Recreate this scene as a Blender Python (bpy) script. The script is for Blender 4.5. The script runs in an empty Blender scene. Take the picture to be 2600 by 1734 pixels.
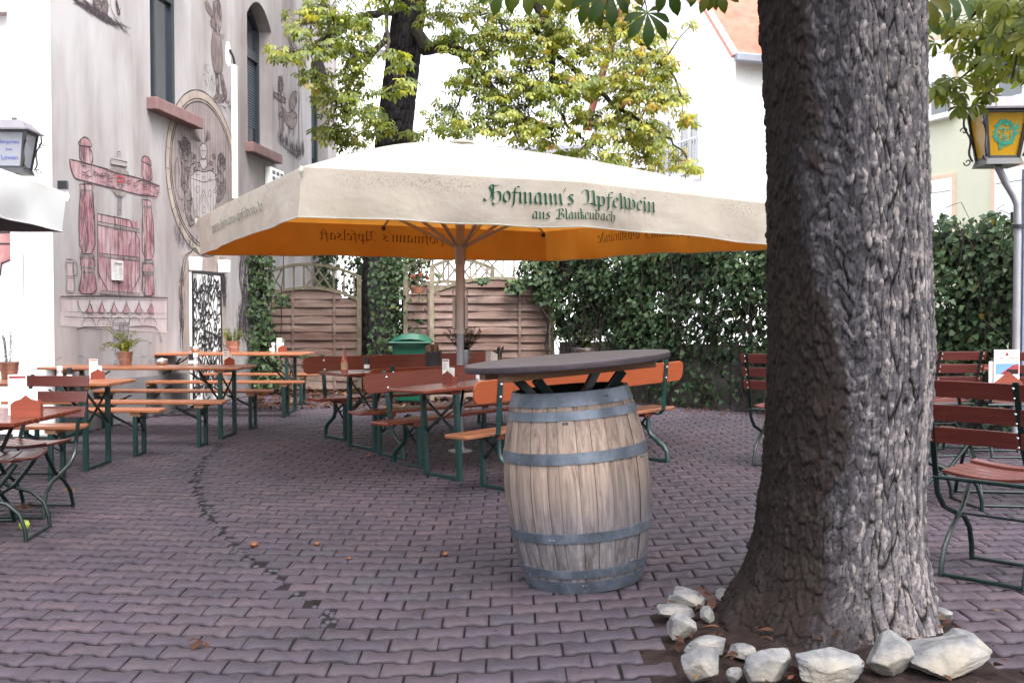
import bpy, math, random
import numpy as np
from mathutils import Vector, Matrix
random.seed(7); NR = np.random.RandomState(11)
SC = bpy.context.scene; COL = SC.collection
PI = math.pi
# ------------------------------------------------------------------ camera geometry
F, CX, CY, H = 2528.0, 1300.0, 867.0, 1.37
PIT = math.atan((867-796)/F)
cp, sp = math.cos(PIT), math.sin(PIT)
EYE = Vector((0, 0, H))
def ray(px, py):
    a, b = (px-CX)/F, (CY-py)/F
    return Vector((a, cp+b*sp, -sp+b*cp))
def at(px, py, Y):
    d = ray(px, py); return EYE + d*(Y/d.y)
def ph(px, py, z):
    d = ray(px, py); return EYE + d*((z-H)/d.z)
SL = 0.045
def gz(x, y=0): return SL*min(max(x+.5, 0), 2.0)
def gp(px, py):
    z = 0
    for _ in range(20):
        p = ph(px, py, z); z = .5*z+.5*gz(p.x)
    return ph(px, py, z)
def proj(p):
    d = Vector(p)-EYE
    f = d.y*cp-d.z*sp; u = d.y*sp+d.z*cp
    return (CX+F*d.x/f, CY-F*u/f)
# ------------------------------------------------------------------ materials
def mat(name):
    m = bpy.data.materials.new(name); m.use_nodes = True
    nt = m.node_tree; nt.nodes.clear()
    o = nt.nodes.new('ShaderNodeOutputMaterial')
    return m, nt, o
def nd(nt, t, **kw):
    n = nt.nodes.new(t)
    for k, v in kw.items():
        if k.startswith('i_'):
            n.inputs[k[2:].replace('_', ' ')].default_value = v
        else: setattr(n, k, v)
    return n
def ramp(nt, stops, inp, interp='LINEAR'):
    r = nt.nodes.new('ShaderNodeValToRGB'); r.color_ramp.interpolation = interp
    el = r.color_ramp.elements
    while len(el) < len(stops): el.new(.5)
    for e, (p, c) in zip(el, stops):
        e.position = p; e.color = (c[0], c[1], c[2], 1) if len(c) == 3 else c
    nt.links.new(inp, r.inputs[0]); return r
def noise(nt, scale, detail=4, rough=.55, stretch=None, coord='Object', dist=0):
    tc = nt.nodes.new('ShaderNodeTexCoord')
    v = tc.outputs[coord]
    if stretch:
        mp = nt.nodes.new('ShaderNodeMapping'); mp.inputs['Scale'].default_value = stretch
        nt.links.new(v, mp.inputs[0]); v = mp.outputs[0]
    n = nt.nodes.new('ShaderNodeTexNoise')
    n.inputs['Scale'].default_value = scale; n.inputs['Detail'].default_value = detail
    n.inputs['Roughness'].default_value = rough; n.inputs['Distortion'].default_value = dist
    nt.links.new(v, n.inputs['Vector']); return n
def mixc(nt, a, b, fac, mode='MIX'):
    m = nt.nodes.new('ShaderNodeMix'); m.data_type = 'RGBA'; m.blend_type = mode
    def s(sock, x):
        if hasattr(x, 'links'): nt.links.new(x, sock)
        else: sock.default_value = x if not isinstance(x, tuple) or len(x) == 4 else (*x, 1)
    s(m.inputs[0], fac); s(m.inputs[6], a); s(m.inputs[7], b)
    return m.outputs[2]
def bump(nt, h, strength=.3, dist=.01):
    b = nt.nodes.new('ShaderNodeBump'); b.inputs['Strength'].default_value = strength
    b.inputs['Distance'].default_value = dist
    nt.links.new(h, b.inputs['Height']); return b.outputs[0]
def bsdf(nt, o, col, rough=.6, normal=None, metal=0, coat=0, spec=.5):
    b = nt.nodes.new('ShaderNodeBsdfPrincipled')
    if hasattr(col, 'links'): nt.links.new(col, b.inputs['Base Color'])
    else: b.inputs['Base Color'].default_value = (*col, 1)
    if hasattr(rough, 'links'): nt.links.new(rough, b.inputs['Roughness'])
    else: b.inputs['Roughness'].default_value = rough
    b.inputs['Metallic'].default_value = metal
    b.inputs['Coat Weight'].default_value = coat
    b.inputs['Coat Roughness'].default_value = .15
    b.inputs['Specular IOR Level'].default_value = spec
    if normal is not None: nt.links.new(normal, b.inputs['Normal'])
    nt.links.new(b.outputs[0], o.inputs[0]); return b
def plain(name, col, rough=.6, metal=0, var=.25, scale=8, bmp=.1, coat=0, stretch=None, spec=.5):
    m, nt, o = mat(name)
    n = noise(nt, scale, 5, .6, stretch)
    lo = tuple(c*(1-var) for c in col); hi = tuple(min(1, c*(1+var)) for c in col)
    r = ramp(nt, [(.3, lo), (.7, hi)], n.outputs[0])
    n2 = noise(nt, scale*12, 3, .6, stretch)
    bsdf(nt, o, r.outputs[0], rough, bump(nt, n2.outputs[0], bmp, .003), metal, coat, spec)
    return m
def wood(name, dark, lite, rough=.4, coat=0, grain=(1.2, 22, 22), sc=3, bmp=.15, rnd=True, spec=.5):
    m, nt, o = mat(name)
    oi = nt.nodes.new('ShaderNodeObjectInfo')
    tc = nt.nodes.new('ShaderNodeTexCoord'); mp = nt.nodes.new('ShaderNodeMapping')
    mp.inputs['Scale'].default_value = grain; nt.links.new(tc.outputs['Object'], mp.inputs[0])
    cm = nt.nodes.new('ShaderNodeCombineXYZ'); ml = nd(nt, 'ShaderNodeMath', operation='MULTIPLY'); ml.inputs[1].default_value = 37
    nt.links.new(oi.outputs['Random'], ml.inputs[0])
    for i in range(3): nt.links.new(ml.outputs[0], cm.inputs[i])
    nt.links.new(cm.outputs[0], mp.inputs['Location'])
    n = nd(nt, 'ShaderNodeTexNoise'); n.inputs['Scale'].default_value = sc; n.inputs['Detail'].default_value = 6
    n.inputs['Distortion'].default_value = .6; nt.links.new(mp.outputs[0], n.inputs['Vector'])
    r = ramp(nt, [(.25, dark), (.5, tuple((a+b)/2 for a, b in zip(dark, lite))), (.75, lite)], n.outputs[0])
    hsv = nt.nodes.new('ShaderNodeHueSaturation'); nt.links.new(r.outputs[0], hsv.inputs['Color'])
    mr = nd(nt, 'ShaderNodeMapRange'); mr.inputs['To Min'].default_value = .8; mr.inputs['To Max'].default_value = 1.2
    nt.links.new(oi.outputs['Random'], mr.inputs[0]); nt.links.new(mr.outputs[0], hsv.inputs['Value'])
    bsdf(nt, o, hsv.outputs[0], rough, bump(nt, n.outputs[0], bmp, .003), 0, coat, spec)
    return m
def leafmat(name, stops, trans=.45, rough=.5, veins=True, spec=.4):
    m, nt, o = mat(name)
    a = nd(nt, 'ShaderNodeAttribute', attribute_name='rnd')
    r = ramp(nt, stops, a.outputs['Fac'])
    col = r.outputs[0]
    n = noise(nt, 14, 4, .6)
    br = ramp(nt, [(.55, (0, 0, 0)), (.72, (1, 1, 1))], n.outputs[0])
    col = mixc(nt, col, (.16, .07, .025), nd_mul(nt, br.outputs[0], .35))
    if veins:
        uv = nd(nt, 'ShaderNodeUVMap', uv_map='UVMap')
        sx = nt.nodes.new('ShaderNodeSeparateXYZ'); nt.links.new(uv.outputs[0], sx.inputs[0])
        ab = nd(nt, 'ShaderNodeMath', operation='ABSOLUTE'); nt.links.new(sx.outputs[1], ab.inputs[0])
        s1 = nd(nt, 'ShaderNodeMath', operation='MULTIPLY_ADD'); nt.links.new(ab.outputs[0], s1.inputs[0]); s1.inputs[1].default_value = -1.1; nt.links.new(sx.outputs[0], s1.inputs[2])
        s2 = nd(nt, 'ShaderNodeMath', operation='MULTIPLY'); nt.links.new(s1.outputs[0], s2.inputs[0]); s2.inputs[1].default_value = 14
        fr = nd(nt, 'ShaderNodeMath', operation='PINGPONG'); nt.links.new(s2.outputs[0], fr.inputs[0]); fr.inputs[1].default_value = .5
        vr = ramp(nt, [(0, (1, 1, 1)), (.14, (0, 0, 0))], fr.outputs[0])
        md = ramp(nt, [(0, (1, 1, 1)), (.02, (0, 0, 0))], ab.outputs[0])
        mx = nd(nt, 'ShaderNodeMath', operation='MAXIMUM'); nt.links.new(vr.outputs[0], mx.inputs[0]); nt.links.new(md.outputs[0], mx.inputs[1])
        dk = nt.nodes.new('ShaderNodeHueSaturation'); dk.inputs['Value'].default_value = .55; nt.links.new(col, dk.inputs['Color'])
        col = mixc(nt, col, dk.outputs[0], nd_mul(nt, mx.outputs[0], .8))
    b = nt.nodes.new('ShaderNodeBsdfPrincipled'); nt.links.new(col, b.inputs['Base Color']); b.inputs['Roughness'].default_value = rough
    b.inputs['Specular IOR Level'].default_value = spec
    t = nt.nodes.new('ShaderNodeBsdfTranslucent')
    tcl = mixc(nt, col, (1.0, .9, .35), 1.0, 'MULTIPLY'); hs = nt.nodes.new('ShaderNodeHueSaturation'); hs.inputs['Value'].default_value = 1.7
    nt.links.new(tcl, hs.inputs['Color']); nt.links.new(hs.outputs[0], t.inputs[0])
    ms = nt.nodes.new('ShaderNodeMixShader'); ms.inputs[0].default_value = trans
    nt.links.new(b.outputs[0], ms.inputs[1]); nt.links.new(t.outputs[0], ms.inputs[2]); nt.links.new(ms.outputs[0], o.inputs[0])
    return m
def nd_mul(nt, s, k):
    m = nd(nt, 'ShaderNodeMath', operation='MULTIPLY'); nt.links.new(s, m.inputs[0]); m.inputs[1].default_value = k
    return m.outputs[0]
M = {}
M['orange'] = wood('varnished_orange_wood', (.20, .066, .029), (.31, .118, .052), .33, .15, bmp=.05)
M['red'] = wood('varnished_red_wood', (.10, .020, .010), (.17, .036, .016), .24, .25, bmp=.05)
M['redm'] = wood('matt_red_board', (.115, .021, .009), (.17, .036, .015), .42, 0, bmp=.03, spec=.25)
M['bright'] = wood('bright_orange_board', (.25, .050, .016), (.33, .078, .024), .4, .1, bmp=.03)
M['chairred'] = wood('mahogany_slat', (.065, .014, .011), (.11, .025, .018), .35, .25, bmp=.05)
M['beam'] = wood('raw_pine', (.22, .10, .05), (.40, .20, .10), .6)
def fencewood():
    m, nt, o = mat('weathered_fence_wood')
    n = noise(nt, 3, 9, .72, (.7, 14, 30), dist=.8); n2 = noise(nt, 1.0, 2, .5, (.5, .5, 7.5)); n3 = noise(nt, 1.6, 4, .6)
    r = ramp(nt, [(.3, (.075, .052, .047)), (.5, (.155, .114, .10)), (.7, (.24, .19, .165))], n.outputs[0])
    k = ramp(nt, [(.3, (.58, .50, .50)), (.5, (.95, .90, .88)), (.7, (1.3, 1.3, 1.28))], n2.outputs[0]); c = mixc(nt, r.outputs[0], k.outputs[0], 1.0, 'MULTIPLY')
    k2 = ramp(nt, [(.3, (.75, .66, .62)), (.7, (1.1, 1.12, 1.12))], n3.outputs[0]); c = mixc(nt, c, k2.outputs[0], 1.0, 'MULTIPLY')
    bsdf(nt, o, c, .9, bump(nt, n.outputs[0], .5, .004), spec=.12); return m
M['fence'] = fencewood()
M['fencearch'] = wood('lichen_fence_wood', (.095, .08, .055), (.20, .175, .125), .9, 0, (3, 3, 3), 4, .4, spec=.2)
M['green'] = plain('green_steel', (.006, .030, .027), .38, 0, .3, 9, .05)
M['dgreen'] = plain('dark_green_steel', (.003, .012, .010), .35, 0, .3, 9, .05)
M['black'] = plain('black_iron', (.012, .012, .016), .4, 0, .3, 12, .1)
M['steel'] = plain('brushed_steel', (.6, .58, .58), .25, 1, .1, 20, .05)
M['zinc'] = plain('zinc', (.42, .43, .46), .4, .9, .2, 14, .1)
M['copper'] = plain('copper_pot', (.42, .25, .20), .35, .7, .2, 10, .05)
M['white'] = plain('white_paint', (.78, .78, .77), .5, 0, .04, 6, .03)
M['card'] = plain('white_card', (.82, .80, .76), .6, 0, .03, 9, 0)
M['print'] = plain('grey_print', (.35, .32, .33), .7, 0, .1, 9, 0)
M['crimson'] = plain('crimson_print', (.25, .02, .03), .6, 0, .1, 9, 0)
M['bluep'] = plain('blue_print', (.12, .25, .55), .6, 0, .1, 9, 0)
M['holder'] = wood('menu_holder_wood', (.15, .024, .010), (.23, .042, .016), .45, .1, bmp=.03)
M['soil'] = plain('dark_soil', (.018, .012, .011), 1, 0, .6, 18, 1.0, spec=.1)
M['dark'] = plain('dark_void', (.012, .012, .013), .9, 0, .2, 5, .1, spec=.1)
M['plastic'] = plain('green_plastic', (.003, .050, .028), .35, 0, .15, 3, .03)
M['pole'] = plain('pole_grey_brown', (.40, .335, .30), .45, .2, .12, 6, .05)
M['polem'] = plain('pole_aluminium', (.26, .26, .28), .5, .3, .1, 6, .05)
M['glass_dark'] = plain('dark_glassware', (.02, .018, .018), .15, 0, .2, 9, 0)
M['glass_l'] = plain('pale_glassware', (.55, .56, .58), .12, .3, .1, 9, 0)
M['red_sauce'] = plain('red_sauce', (.35, .07, .04), .2, 0, .2, 9, 0)
M['blue'] = plain('blue_tray', (.03, .05, .22), .3, 0, .2, 9, 0)
M['greentext'] = plain('green_lettering', (.004, .062, .030), .75, 0, .12, 5, 0, spec=.2)
M['greytext'] = plain('faded_green_lettering', (.09, .125, .11), .8, 0, .2, 5, 0, spec=.2)
M['browntext'] = plain('show_through_lettering', (.20, .075, .018), .9, 0, .1, 5, 0, spec=.1)
M['greentext2'] = plain('lion_emblem_green', (.01, .20, .13), .6, 0, .2, 9, 0)
M['bluetext'] = plain('blue_lettering', (.05, .08, .34), .6, 0, .15, 9, 0)
M['sill'] = plain('red_sandstone', (.145, .080, .078), .8, 0, .18, 5, .25)
M['frame'] = plain('dark_window_frame', (.02, .028, .034), .4, 0, .2, 6, .02)
M['wframe'] = plain('white_window_frame', (.75, .75, .74), .5, 0, .05, 6, .02)
M['tan'] = plain('sandy_window_trim', (.62, .44, .33), .8, 0, .08, 6, .1)
M['alu'] = plain('gutter_zinc', (.20, .21, .25), .5, .4, .12, 3, .05)
M['conc'] = plain('old_concrete', (.085, .078, .078), .95, 0, .35, 3, .5, spec=.2)
M['concd'] = plain('dark_concrete', (.07, .065, .062), .95, 0, .4, 3, .5, spec=.2)
M['terra'] = plain('terracotta', (.35, .15, .09), .8, 0, .2, 7, .2)
M['husk'] = plain('chestnut_husk', (.30, .36, .05), .8, 0, .3, 20, .5)
M['nut'] = plain('brown_conker', (.12, .035, .012), .5, 0, .4, 20, .2)
M['stem'] = plain('twig_bark', (.030, .024, .020), .9, 0, .35, 20, .4, spec=.2)
# glass panes of the left house: dark and reflecting
def glassmat(name, col, rough=.04):
    m, nt, o = mat(name); b = bsdf(nt, o, col, rough, spec=.9); b.inputs['IOR'].default_value = 1.8
    return m
M['pane'] = glassmat('dark_window_pane', (.018, .026, .034))
M['panel'] = glassmat('pale_window_pane', (.16, .17, .19))
# plaster of the pub wall
def plaster(name, base, stain, amt=.7, low=None, bsc=170):
    m, nt, o = mat(name)
    n = noise(nt, .55, 5, .6, (1, 1, .5)); n1 = noise(nt, 1.3, 4, .6, (1.2, 1.2, .22))
    ad = nd(nt, 'ShaderNodeMath', operation='ADD'); nt.links.new(n.outputs[0], ad.inputs[0]); nt.links.new(n1.outputs[0], ad.inputs[1])
    r = ramp(nt, [(.40, (0, 0, 0)), (.62, (1, 1, 1))], nd_mul(nt, ad.outputs[0], .5))
    c = mixc(nt, base, stain, nd_mul(nt, r.outputs[0], amt))
    n2 = noise(nt, bsc, 3, .7)
    sp_ = ramp(nt, [(.3, (.86, .86, .86)), (.7, (1, 1, 1))], n2.outputs[0])
    c = mixc(nt, c, sp_.outputs[0], 1.0, 'MULTIPLY')
    bsdf(nt, o, c, .95, bump(nt, n2.outputs[0], .55, .008), spec=.15)
    return m
M['wall'] = plaster('grey_rough_plaster', (.365, .35, .356), (.18, .15, .147), .9)
M['wallw'] = plaster('white_rough_plaster', (.80, .79, .79), (.66, .65, .66), .6)
M['plinth'] = plaster('grey_plinth', (.20, .19, .20), (.12, .11, .115), .8)
M['housew'] = plaster('white_house_wall', (.88, .88, .88), (.80, .80, .81), .5, bsc=40)
M['housey'] = plaster('pale_green_yellow_wall', (.60, .60, .47), (.55, .55, .44), .6, bsc=60)
M['niche'] = plaster('brown_lintel_plaster', (.45, .36, .34), (.35, .28, .27), .6)
# paints on the wall (murals)
def paint(name, a, b, c, st=(14, 14, 1.2)):
    m, nt, o = mat(name)
    n = noise(nt, 2.2, 6, .7, st); n2 = noise(nt, 2.0, 4, .6)
    r = ramp(nt, [(.36, a), (.5, b), (.66, c)], n.outputs[0])
    r2 = ramp(nt, [(.38, c), (.62, a)], n2.outputs[0])
    n3 = noise(nt, 170, 3, .7)
    bsdf(nt, o, mixc(nt, r.outputs[0], r2.outputs[0], .45), .95, bump(nt, n3.outputs[0], .5, .008), spec=.1)
    return m
M['pink'] = paint('mural_pink_wash', (.17, .055, .07), (.27, .155, .165), (.36, .29, .295))
M['pinkl'] = paint('mural_faint_pink', (.30, .22, .23), (.35, .31, .315), (.39, .365, .37))
M['plank'] = paint('mural_plank_wash', (.155, .125, .122), (.20, .165, .162), (.26, .225, .22))
M['sand'] = paint('mural_sandstone_wash', (.235, .19, .16), (.27, .225, .19), (.31, .27, .235), (5, 5, 5))
M['lion'] = paint('mural_lion_wash', (.085, .07, .07), (.15, .125, .122), (.25, .215, .21), (6, 6, 6))
M['shield'] = paint('mural_shield_wash', (.23, .205, .20), (.27, .245, .24), (.31, .285, .28), (3, 3, 3))
M['surround'] = paint('mural_door_surround', (.19, .155, .138), (.225, .188, .168), (.26, .22, .20), (3, 3, 2))
M['figure'] = paint('mural_figure_wash', (.085, .068, .066), (.155, .122, .118), (.25, .205, .195), (7, 7, 1.5))
M['brick'] = paint('mural_brick_wash', (.30, .12, .12), (.38, .19, .18), (.45, .28, .27), (3, 3, 3))
M['shade'] = paint('mural_charcoal_shade', (.20, .18, .19), (.28, .26, .27), (.38, .36, .37), (3, 3, 14))
M['ink'] = plain('mural_ink', (.055, .044, .05), .95, 0, .5, 40, .1, spec=.1)
# roof tiles
def tiles():
    m, nt, o = mat('red_roof_tiles')
    n = noise(nt, 3, 4); r = ramp(nt, [(.3, (.26, .088, .062)), (.7, (.35, .135, .10))], n.outputs[0])
    bsdf(nt, o, r.outputs[0], .85, spec=.2); return m
M['tile'] = tiles()
M['roofg'] = plain('grey_roof', (.42, .42, .44), .8, 0, .15, 2, .1)
# paving
def paver():
    m, nt, o = mat('purple_grey_paver')
    a = nd(nt, 'ShaderNodeAttribute', attribute_name='rnd')
    r = ramp(nt, [(0, (.038, .0292, .0408)), (.35, (.043, .0322, .0440)), (.7, (.048, .0350, .0458)), (.93, (.056, .0395, .0475)), (1, (.036, .032, .043))], a.outputs['Fac'])
    n = noise(nt, .55, 5, .6); k = ramp(nt, [(.3, (.60, .63, .70)), (.5, (.95, .92, .94)), (.7, (1.38, 1.26, 1.28))], n.outputs[0])
    c = mixc(nt, r.outputs[0], k.outputs[0], 1.0, 'MULTIPLY')
    n2 = noise(nt, 9, 6, .65); k2 = ramp(nt, [(.25, (.72, .72, .72)), (.75, (1.2, 1.2, 1.2))], n2.outputs[0])
    c = mixc(nt, c, k2.outputs[0], 1.0, 'MULTIPLY')
    n4 = noise(nt, 1.7, 5, .7); k4 = ramp(nt, [(.34, (.70, .70, .74)), (.46, (1, 1, 1))], n4.outputs[0]); c = mixc(nt, c, k4.outputs[0], 1.0, 'MULTIPLY')
    n3 = noise(nt, 330, 2, .8); k3 = ramp(nt, [(.3, (.72, .72, .72)), (.55, (1, 1, 1)), (.72, (1.0, 1.0, 1.0)), (.82, (2.1, 2.0, 2.1))], n3.outputs[0])
    c = mixc(nt, c, k3.outputs[0], 1.0, 'MULTIPLY')
    rr = ramp(nt, [(.3, (.55, .55, .55)), (.7, (.85, .85, .85))], n.outputs[0])
    bsdf(nt, o, c, rr.outputs[0], bump(nt, n3.outputs[0], .35, .004), spec=.4)
    return m
M['paver'] = paver()
M['joint'] = plain('joint_dirt', (.014, .012, .013), 1, 0, .6, 6, .6, spec=.1)
M['setts'] = plain('small_granite_setts', (.034, .030, .040), .75, 0, .35, 14, .4)
M['yard'] = plain('yard_ground', (.16, .13, .14), .9, 0, .25, 2, .3)
# parasol canvas
def canvas():
    m, nt, o = mat('cream_canvas')
    n = noise(nt, 1.4, 5, .65); r = ramp(nt, [(.3, (.48, .455, .385)), (.5, (.57, .55, .485)), (.75, (.60, .585, .535))], n.outputs[0])
    n2 = noise(nt, 5, 5, .7, (1, 1, 2.2)); k = ramp(nt, [(.22, (.55, .5, .42)), (.36, (1, 1, 1))], n2.outputs[0])
    c = mixc(nt, r.outputs[0], mixc(nt, r.outputs[0], k.outputs[0], 1.0, 'MULTIPLY'), .8)
    n3 = noise(nt, 400, 2); n4 = noise(nt, 3.5, 3, .5, (1, 1, 1.6))
    hh = nd(nt, 'ShaderNodeMath', operation='MULTIPLY_ADD'); nt.links.new(n3.outputs[0], hh.inputs[0]); hh.inputs[1].default_value = .06; nt.links.new(n4.outputs[0], hh.inputs[2])
    da = nd(nt, 'ShaderNodeAttribute', attribute_name='dirt'); dn = noise(nt, 70, 4, .75); dl = noise(nt, 2.6, 3, .6); dr_ = ramp(nt, [(.50, (0, 0, 0)), (.62, (1, 1, 1))], dn.outputs[0]); d3 = ramp(nt, [(.42, (0, 0, 0)), (.6, (1, 1, 1))], dl.outputs[0])
    dm = nd(nt, 'ShaderNodeMath', operation='MULTIPLY'); nt.links.new(dr_.outputs[0], dm.inputs[0]); nt.links.new(d3.outputs[0], dm.inputs[1]); dm2 = nd(nt, 'ShaderNodeMath', operation='MULTIPLY'); nt.links.new(dm.outputs[0], dm2.inputs[0]); nt.links.new(da.outputs['Fac'], dm2.inputs[1])
    c = mixc(nt, c, (.16, .14, .11), nd_mul(nt, dm2.outputs[0], .75))
    b = nt.nodes.new('ShaderNodeBsdfPrincipled'); nt.links.new(c, b.inputs['Base Color']); b.inputs['Roughness'].default_value = .85; b.inputs['Specular IOR Level'].default_value = .2
    nt.links.new(bump(nt, hh.outputs[0], .65, .03), b.inputs['Normal'])
    t = nt.nodes.new('ShaderNodeBsdfTranslucent'); nt.links.new(c, t.inputs[0])
    ms = nt.nodes.new('ShaderNodeMixShader'); ms.inputs[0].default_value = .42
    nt.links.new(b.outputs[0], ms.inputs[1]); nt.links.new(t.outputs[0], ms.inputs[2]); nt.links.new(ms.outputs[0], o.inputs[0])
    return m
M['canvas'] = canvas()
def lining(name, col):
    m, nt, o = mat(name)
    n = noise(nt, 1.3, 4, .6); r = ramp(nt, [(.3, tuple(c*.85 for c in col)), (.7, tuple(min(1, c*1.1) for c in col))], n.outputs[0])
    d = nt.nodes.new('ShaderNodeBsdfDiffuse'); nt.links.new(r.outputs[0], d.inputs[0])
    t = nt.nodes.new('ShaderNodeBsdfTranslucent'); nt.links.new(r.outputs[0], t.inputs[0])
    ms = nt.nodes.new('ShaderNodeMixShader'); ms.inputs[0].default_value = .5
    nt.links.new(d.outputs[0], ms.inputs[1]); nt.links.new(t.outputs[0], ms.inputs[2]); nt.links.new(ms.outputs[0], o.inputs[0])
    return m
M['lining'] = lining('orange_lining', (.95, .44, .075))  # orange colour paints the light that comes warm through the cream cloth
M['canvasw'] = plain('white_canvas', (.80, .80, .79), .85, 0, .03, 3, .1, spec=.1)
M['liningg'] = lining('grey_lining', (.5, .47, .48))
# barrel staves: rnd attribute per stave
def stave():
    m, nt, o = mat('oak_staves')
    a = nd(nt, 'ShaderNodeAttribute', attribute_name='rnd')
    tc = nt.nodes.new('ShaderNodeTexCoord'); cm = nt.nodes.new('ShaderNodeVectorMath'); cm.operation = 'ADD'
    sc_ = nd(nt, 'ShaderNodeMath', operation='MULTIPLY'); sc_.inputs[1].default_value = 9; nt.links.new(a.outputs['Fac'], sc_.inputs[0])
    nt.links.new(tc.outputs['Object'], cm.inputs[0]); nt.links.new(sc_.outputs[0], cm.inputs[1])
    mp = nt.nodes.new('ShaderNodeMapping'); mp.inputs['Scale'].default_value = (19, 19, 1.1); nt.links.new(cm.outputs[0], mp.inputs[0])
    n = nd(nt, 'ShaderNodeTexNoise'); n.inputs['Scale'].default_value = 2.2; n.inputs['Detail'].default_value = 8; n.inputs['Roughness'].default_value = .65; n.inputs['Distortion'].default_value = 1.2
    nt.links.new(mp.outputs[0], n.inputs['Vector'])
    g = ramp(nt, [(.3, (.095, .068, .055)), (.45, (.175, .128, .103)), (.6, (.235, .176, .143)), (.78, (.30, .238, .20))], n.outputs[0])
    # silvered patches lower down, darkened to paint shade near the ground; dark streaks
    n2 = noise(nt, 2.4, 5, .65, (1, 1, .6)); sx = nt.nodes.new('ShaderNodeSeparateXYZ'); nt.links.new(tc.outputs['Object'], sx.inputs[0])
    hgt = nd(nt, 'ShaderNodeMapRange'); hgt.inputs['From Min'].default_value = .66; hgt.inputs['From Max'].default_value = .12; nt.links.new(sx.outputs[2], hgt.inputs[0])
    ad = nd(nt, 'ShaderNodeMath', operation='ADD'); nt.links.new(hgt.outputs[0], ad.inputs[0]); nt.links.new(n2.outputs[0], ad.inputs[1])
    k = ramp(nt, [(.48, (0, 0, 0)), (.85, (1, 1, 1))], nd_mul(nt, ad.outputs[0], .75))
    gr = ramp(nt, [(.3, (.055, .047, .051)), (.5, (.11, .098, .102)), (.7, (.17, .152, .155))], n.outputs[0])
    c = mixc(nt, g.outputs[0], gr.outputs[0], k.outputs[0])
    n5 = noise(nt, 3.1, 5, .7, (2.2, 2.2, .7)); st = ramp(nt, [(.30, (.40, .29, .24)), (.46, (1, 1, 1))], n5.outputs[0])
    c = mixc(nt, c, st.outputs[0], 1.0, 'MULTIPLY')
    hs = nt.nodes.new('ShaderNodeHueSaturation'); nt.links.new(c, hs.inputs['Color'])
    mr = nd(nt, 'ShaderNodeMapRange'); mr.inputs['To Min'].default_value = .78; mr.inputs['To Max'].default_value = 1.2; nt.links.new(a.outputs['Fac'], mr.inputs[0]); nt.links.new(mr.outputs[0], hs.inputs['Value'])
    bsdf(nt, o, hs.outputs[0], .75, bump(nt, n.outputs[0], .35, .004), spec=.3)
    return m
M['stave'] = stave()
def hoop():
    m, nt, o = mat('galvanised_hoop')
    n = noise(nt, 7, 6, .7); n2 = noise(nt, 30, 5, .7)
    r = ramp(nt, [(.3, (.04, .05, .064)), (.5, (.08, .095, .12)), (.7, (.14, .155, .185))], n.outputs[0])
    s = ramp(nt, [(.62, (0, 0, 0)), (.72, (1, 1, 1))], n2.outputs[0])
    c = mixc(nt, r.outputs[0], (.28, .29, .31), nd_mul(nt, s.outputs[0], .4))
    bsdf(nt, o, c, .45, bump(nt, n2.outputs[0], .15, .002), .35); return m
M['hoop'] = hoop()
M['top'] = wood('dark_stained_tabletop', (.022, .016, .019), (.052, .040, .046), .5, 0, (1, 10, 10), 3, .15)
# bark
def bark():
    m, nt, o = mat('chestnut_bark')
    a = nd(nt, 'ShaderNodeAttribute', attribute_name='crack'); t = nd(nt, 'ShaderNodeAttribute', attribute_name='tone'); g = nd(nt, 'ShaderNodeAttribute', attribute_name='moss')
    n = noise(nt, 42, 8, .78, (1, 1, .45))
    r = ramp(nt, [(0, (.020, .018, .020)), (.4, (.042, .038, .043)), (.75, (.088, .080, .085)), (1, (.19, .166, .16))], t.outputs['Fac'])
    k = ramp(nt, [(.32, (.30, .29, .29)), (.5, (.95, .95, .95)), (.68, (1.75, 1.72, 1.72))], n.outputs[0]); c = mixc(nt, r.outputs[0], k.outputs[0], 1.0, 'MULTIPLY')
    cr = ramp(nt, [(.10, (.05, .045, .045)), (.5, (1, 1, 1))], a.outputs['Fac']); c = mixc(nt, c, cr.outputs[0], 1.0, 'MULTIPLY')
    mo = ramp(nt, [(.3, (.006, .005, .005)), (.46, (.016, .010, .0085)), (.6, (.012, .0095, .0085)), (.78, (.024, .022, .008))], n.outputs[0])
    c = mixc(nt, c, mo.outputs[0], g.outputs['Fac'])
    n2 = noise(nt, 3, 4, .6, (1, 1, .5)); og = ramp(nt, [(.60, (0, 0, 0)), (.75, (1, 1, 1))], n2.outputs[0])
    c = mixc(nt, c, (.05, .045, .018), nd_mul(nt, og.outputs[0], .3))
    bsdf(nt, o, c, .8, bump(nt, n.outputs[0], .8, .006), spec=.12); return m
M['bark'] = bark()
M['bark2'] = plain('dark_furrowed_bark', (.085, .068, .07), .9, 0, .7, 16, 1.0, stretch=(2.2, 2.2, .5), spec=.2)
M['chest'] = leafmat('chestnut_leaf', [(0, (.055, .085, .018)), (.25, (.115, .155, .030)), (.5, (.205, .235, .048)), (.74, (.32, .31, .068)), (.9, (.34, .21, .075)), (1, (.26, .09, .035))], .5)
M['chestn'] = leafmat('near_chestnut_leaf', [(0, (.022, .05, .008)), (.5, (.042, .078, .011)), (.85, (.085, .11, .017)), (1, (.14, .085, .025))], .36, .5, True, .25)
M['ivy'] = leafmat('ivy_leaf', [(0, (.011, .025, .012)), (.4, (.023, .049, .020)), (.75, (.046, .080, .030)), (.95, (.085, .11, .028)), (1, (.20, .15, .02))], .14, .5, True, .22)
M['herb'] = leafmat('herb_leaf', [(0, (.03, .055, .010)), (.6, (.09, .115, .02)), (1, (.18, .18, .03))], .35, .5, False)
M['dherb'] = leafmat('dark_herb_leaf', [(0, (.007, .012, .006)), (1, (.025, .034, .012))], .2, .5, False)
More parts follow.
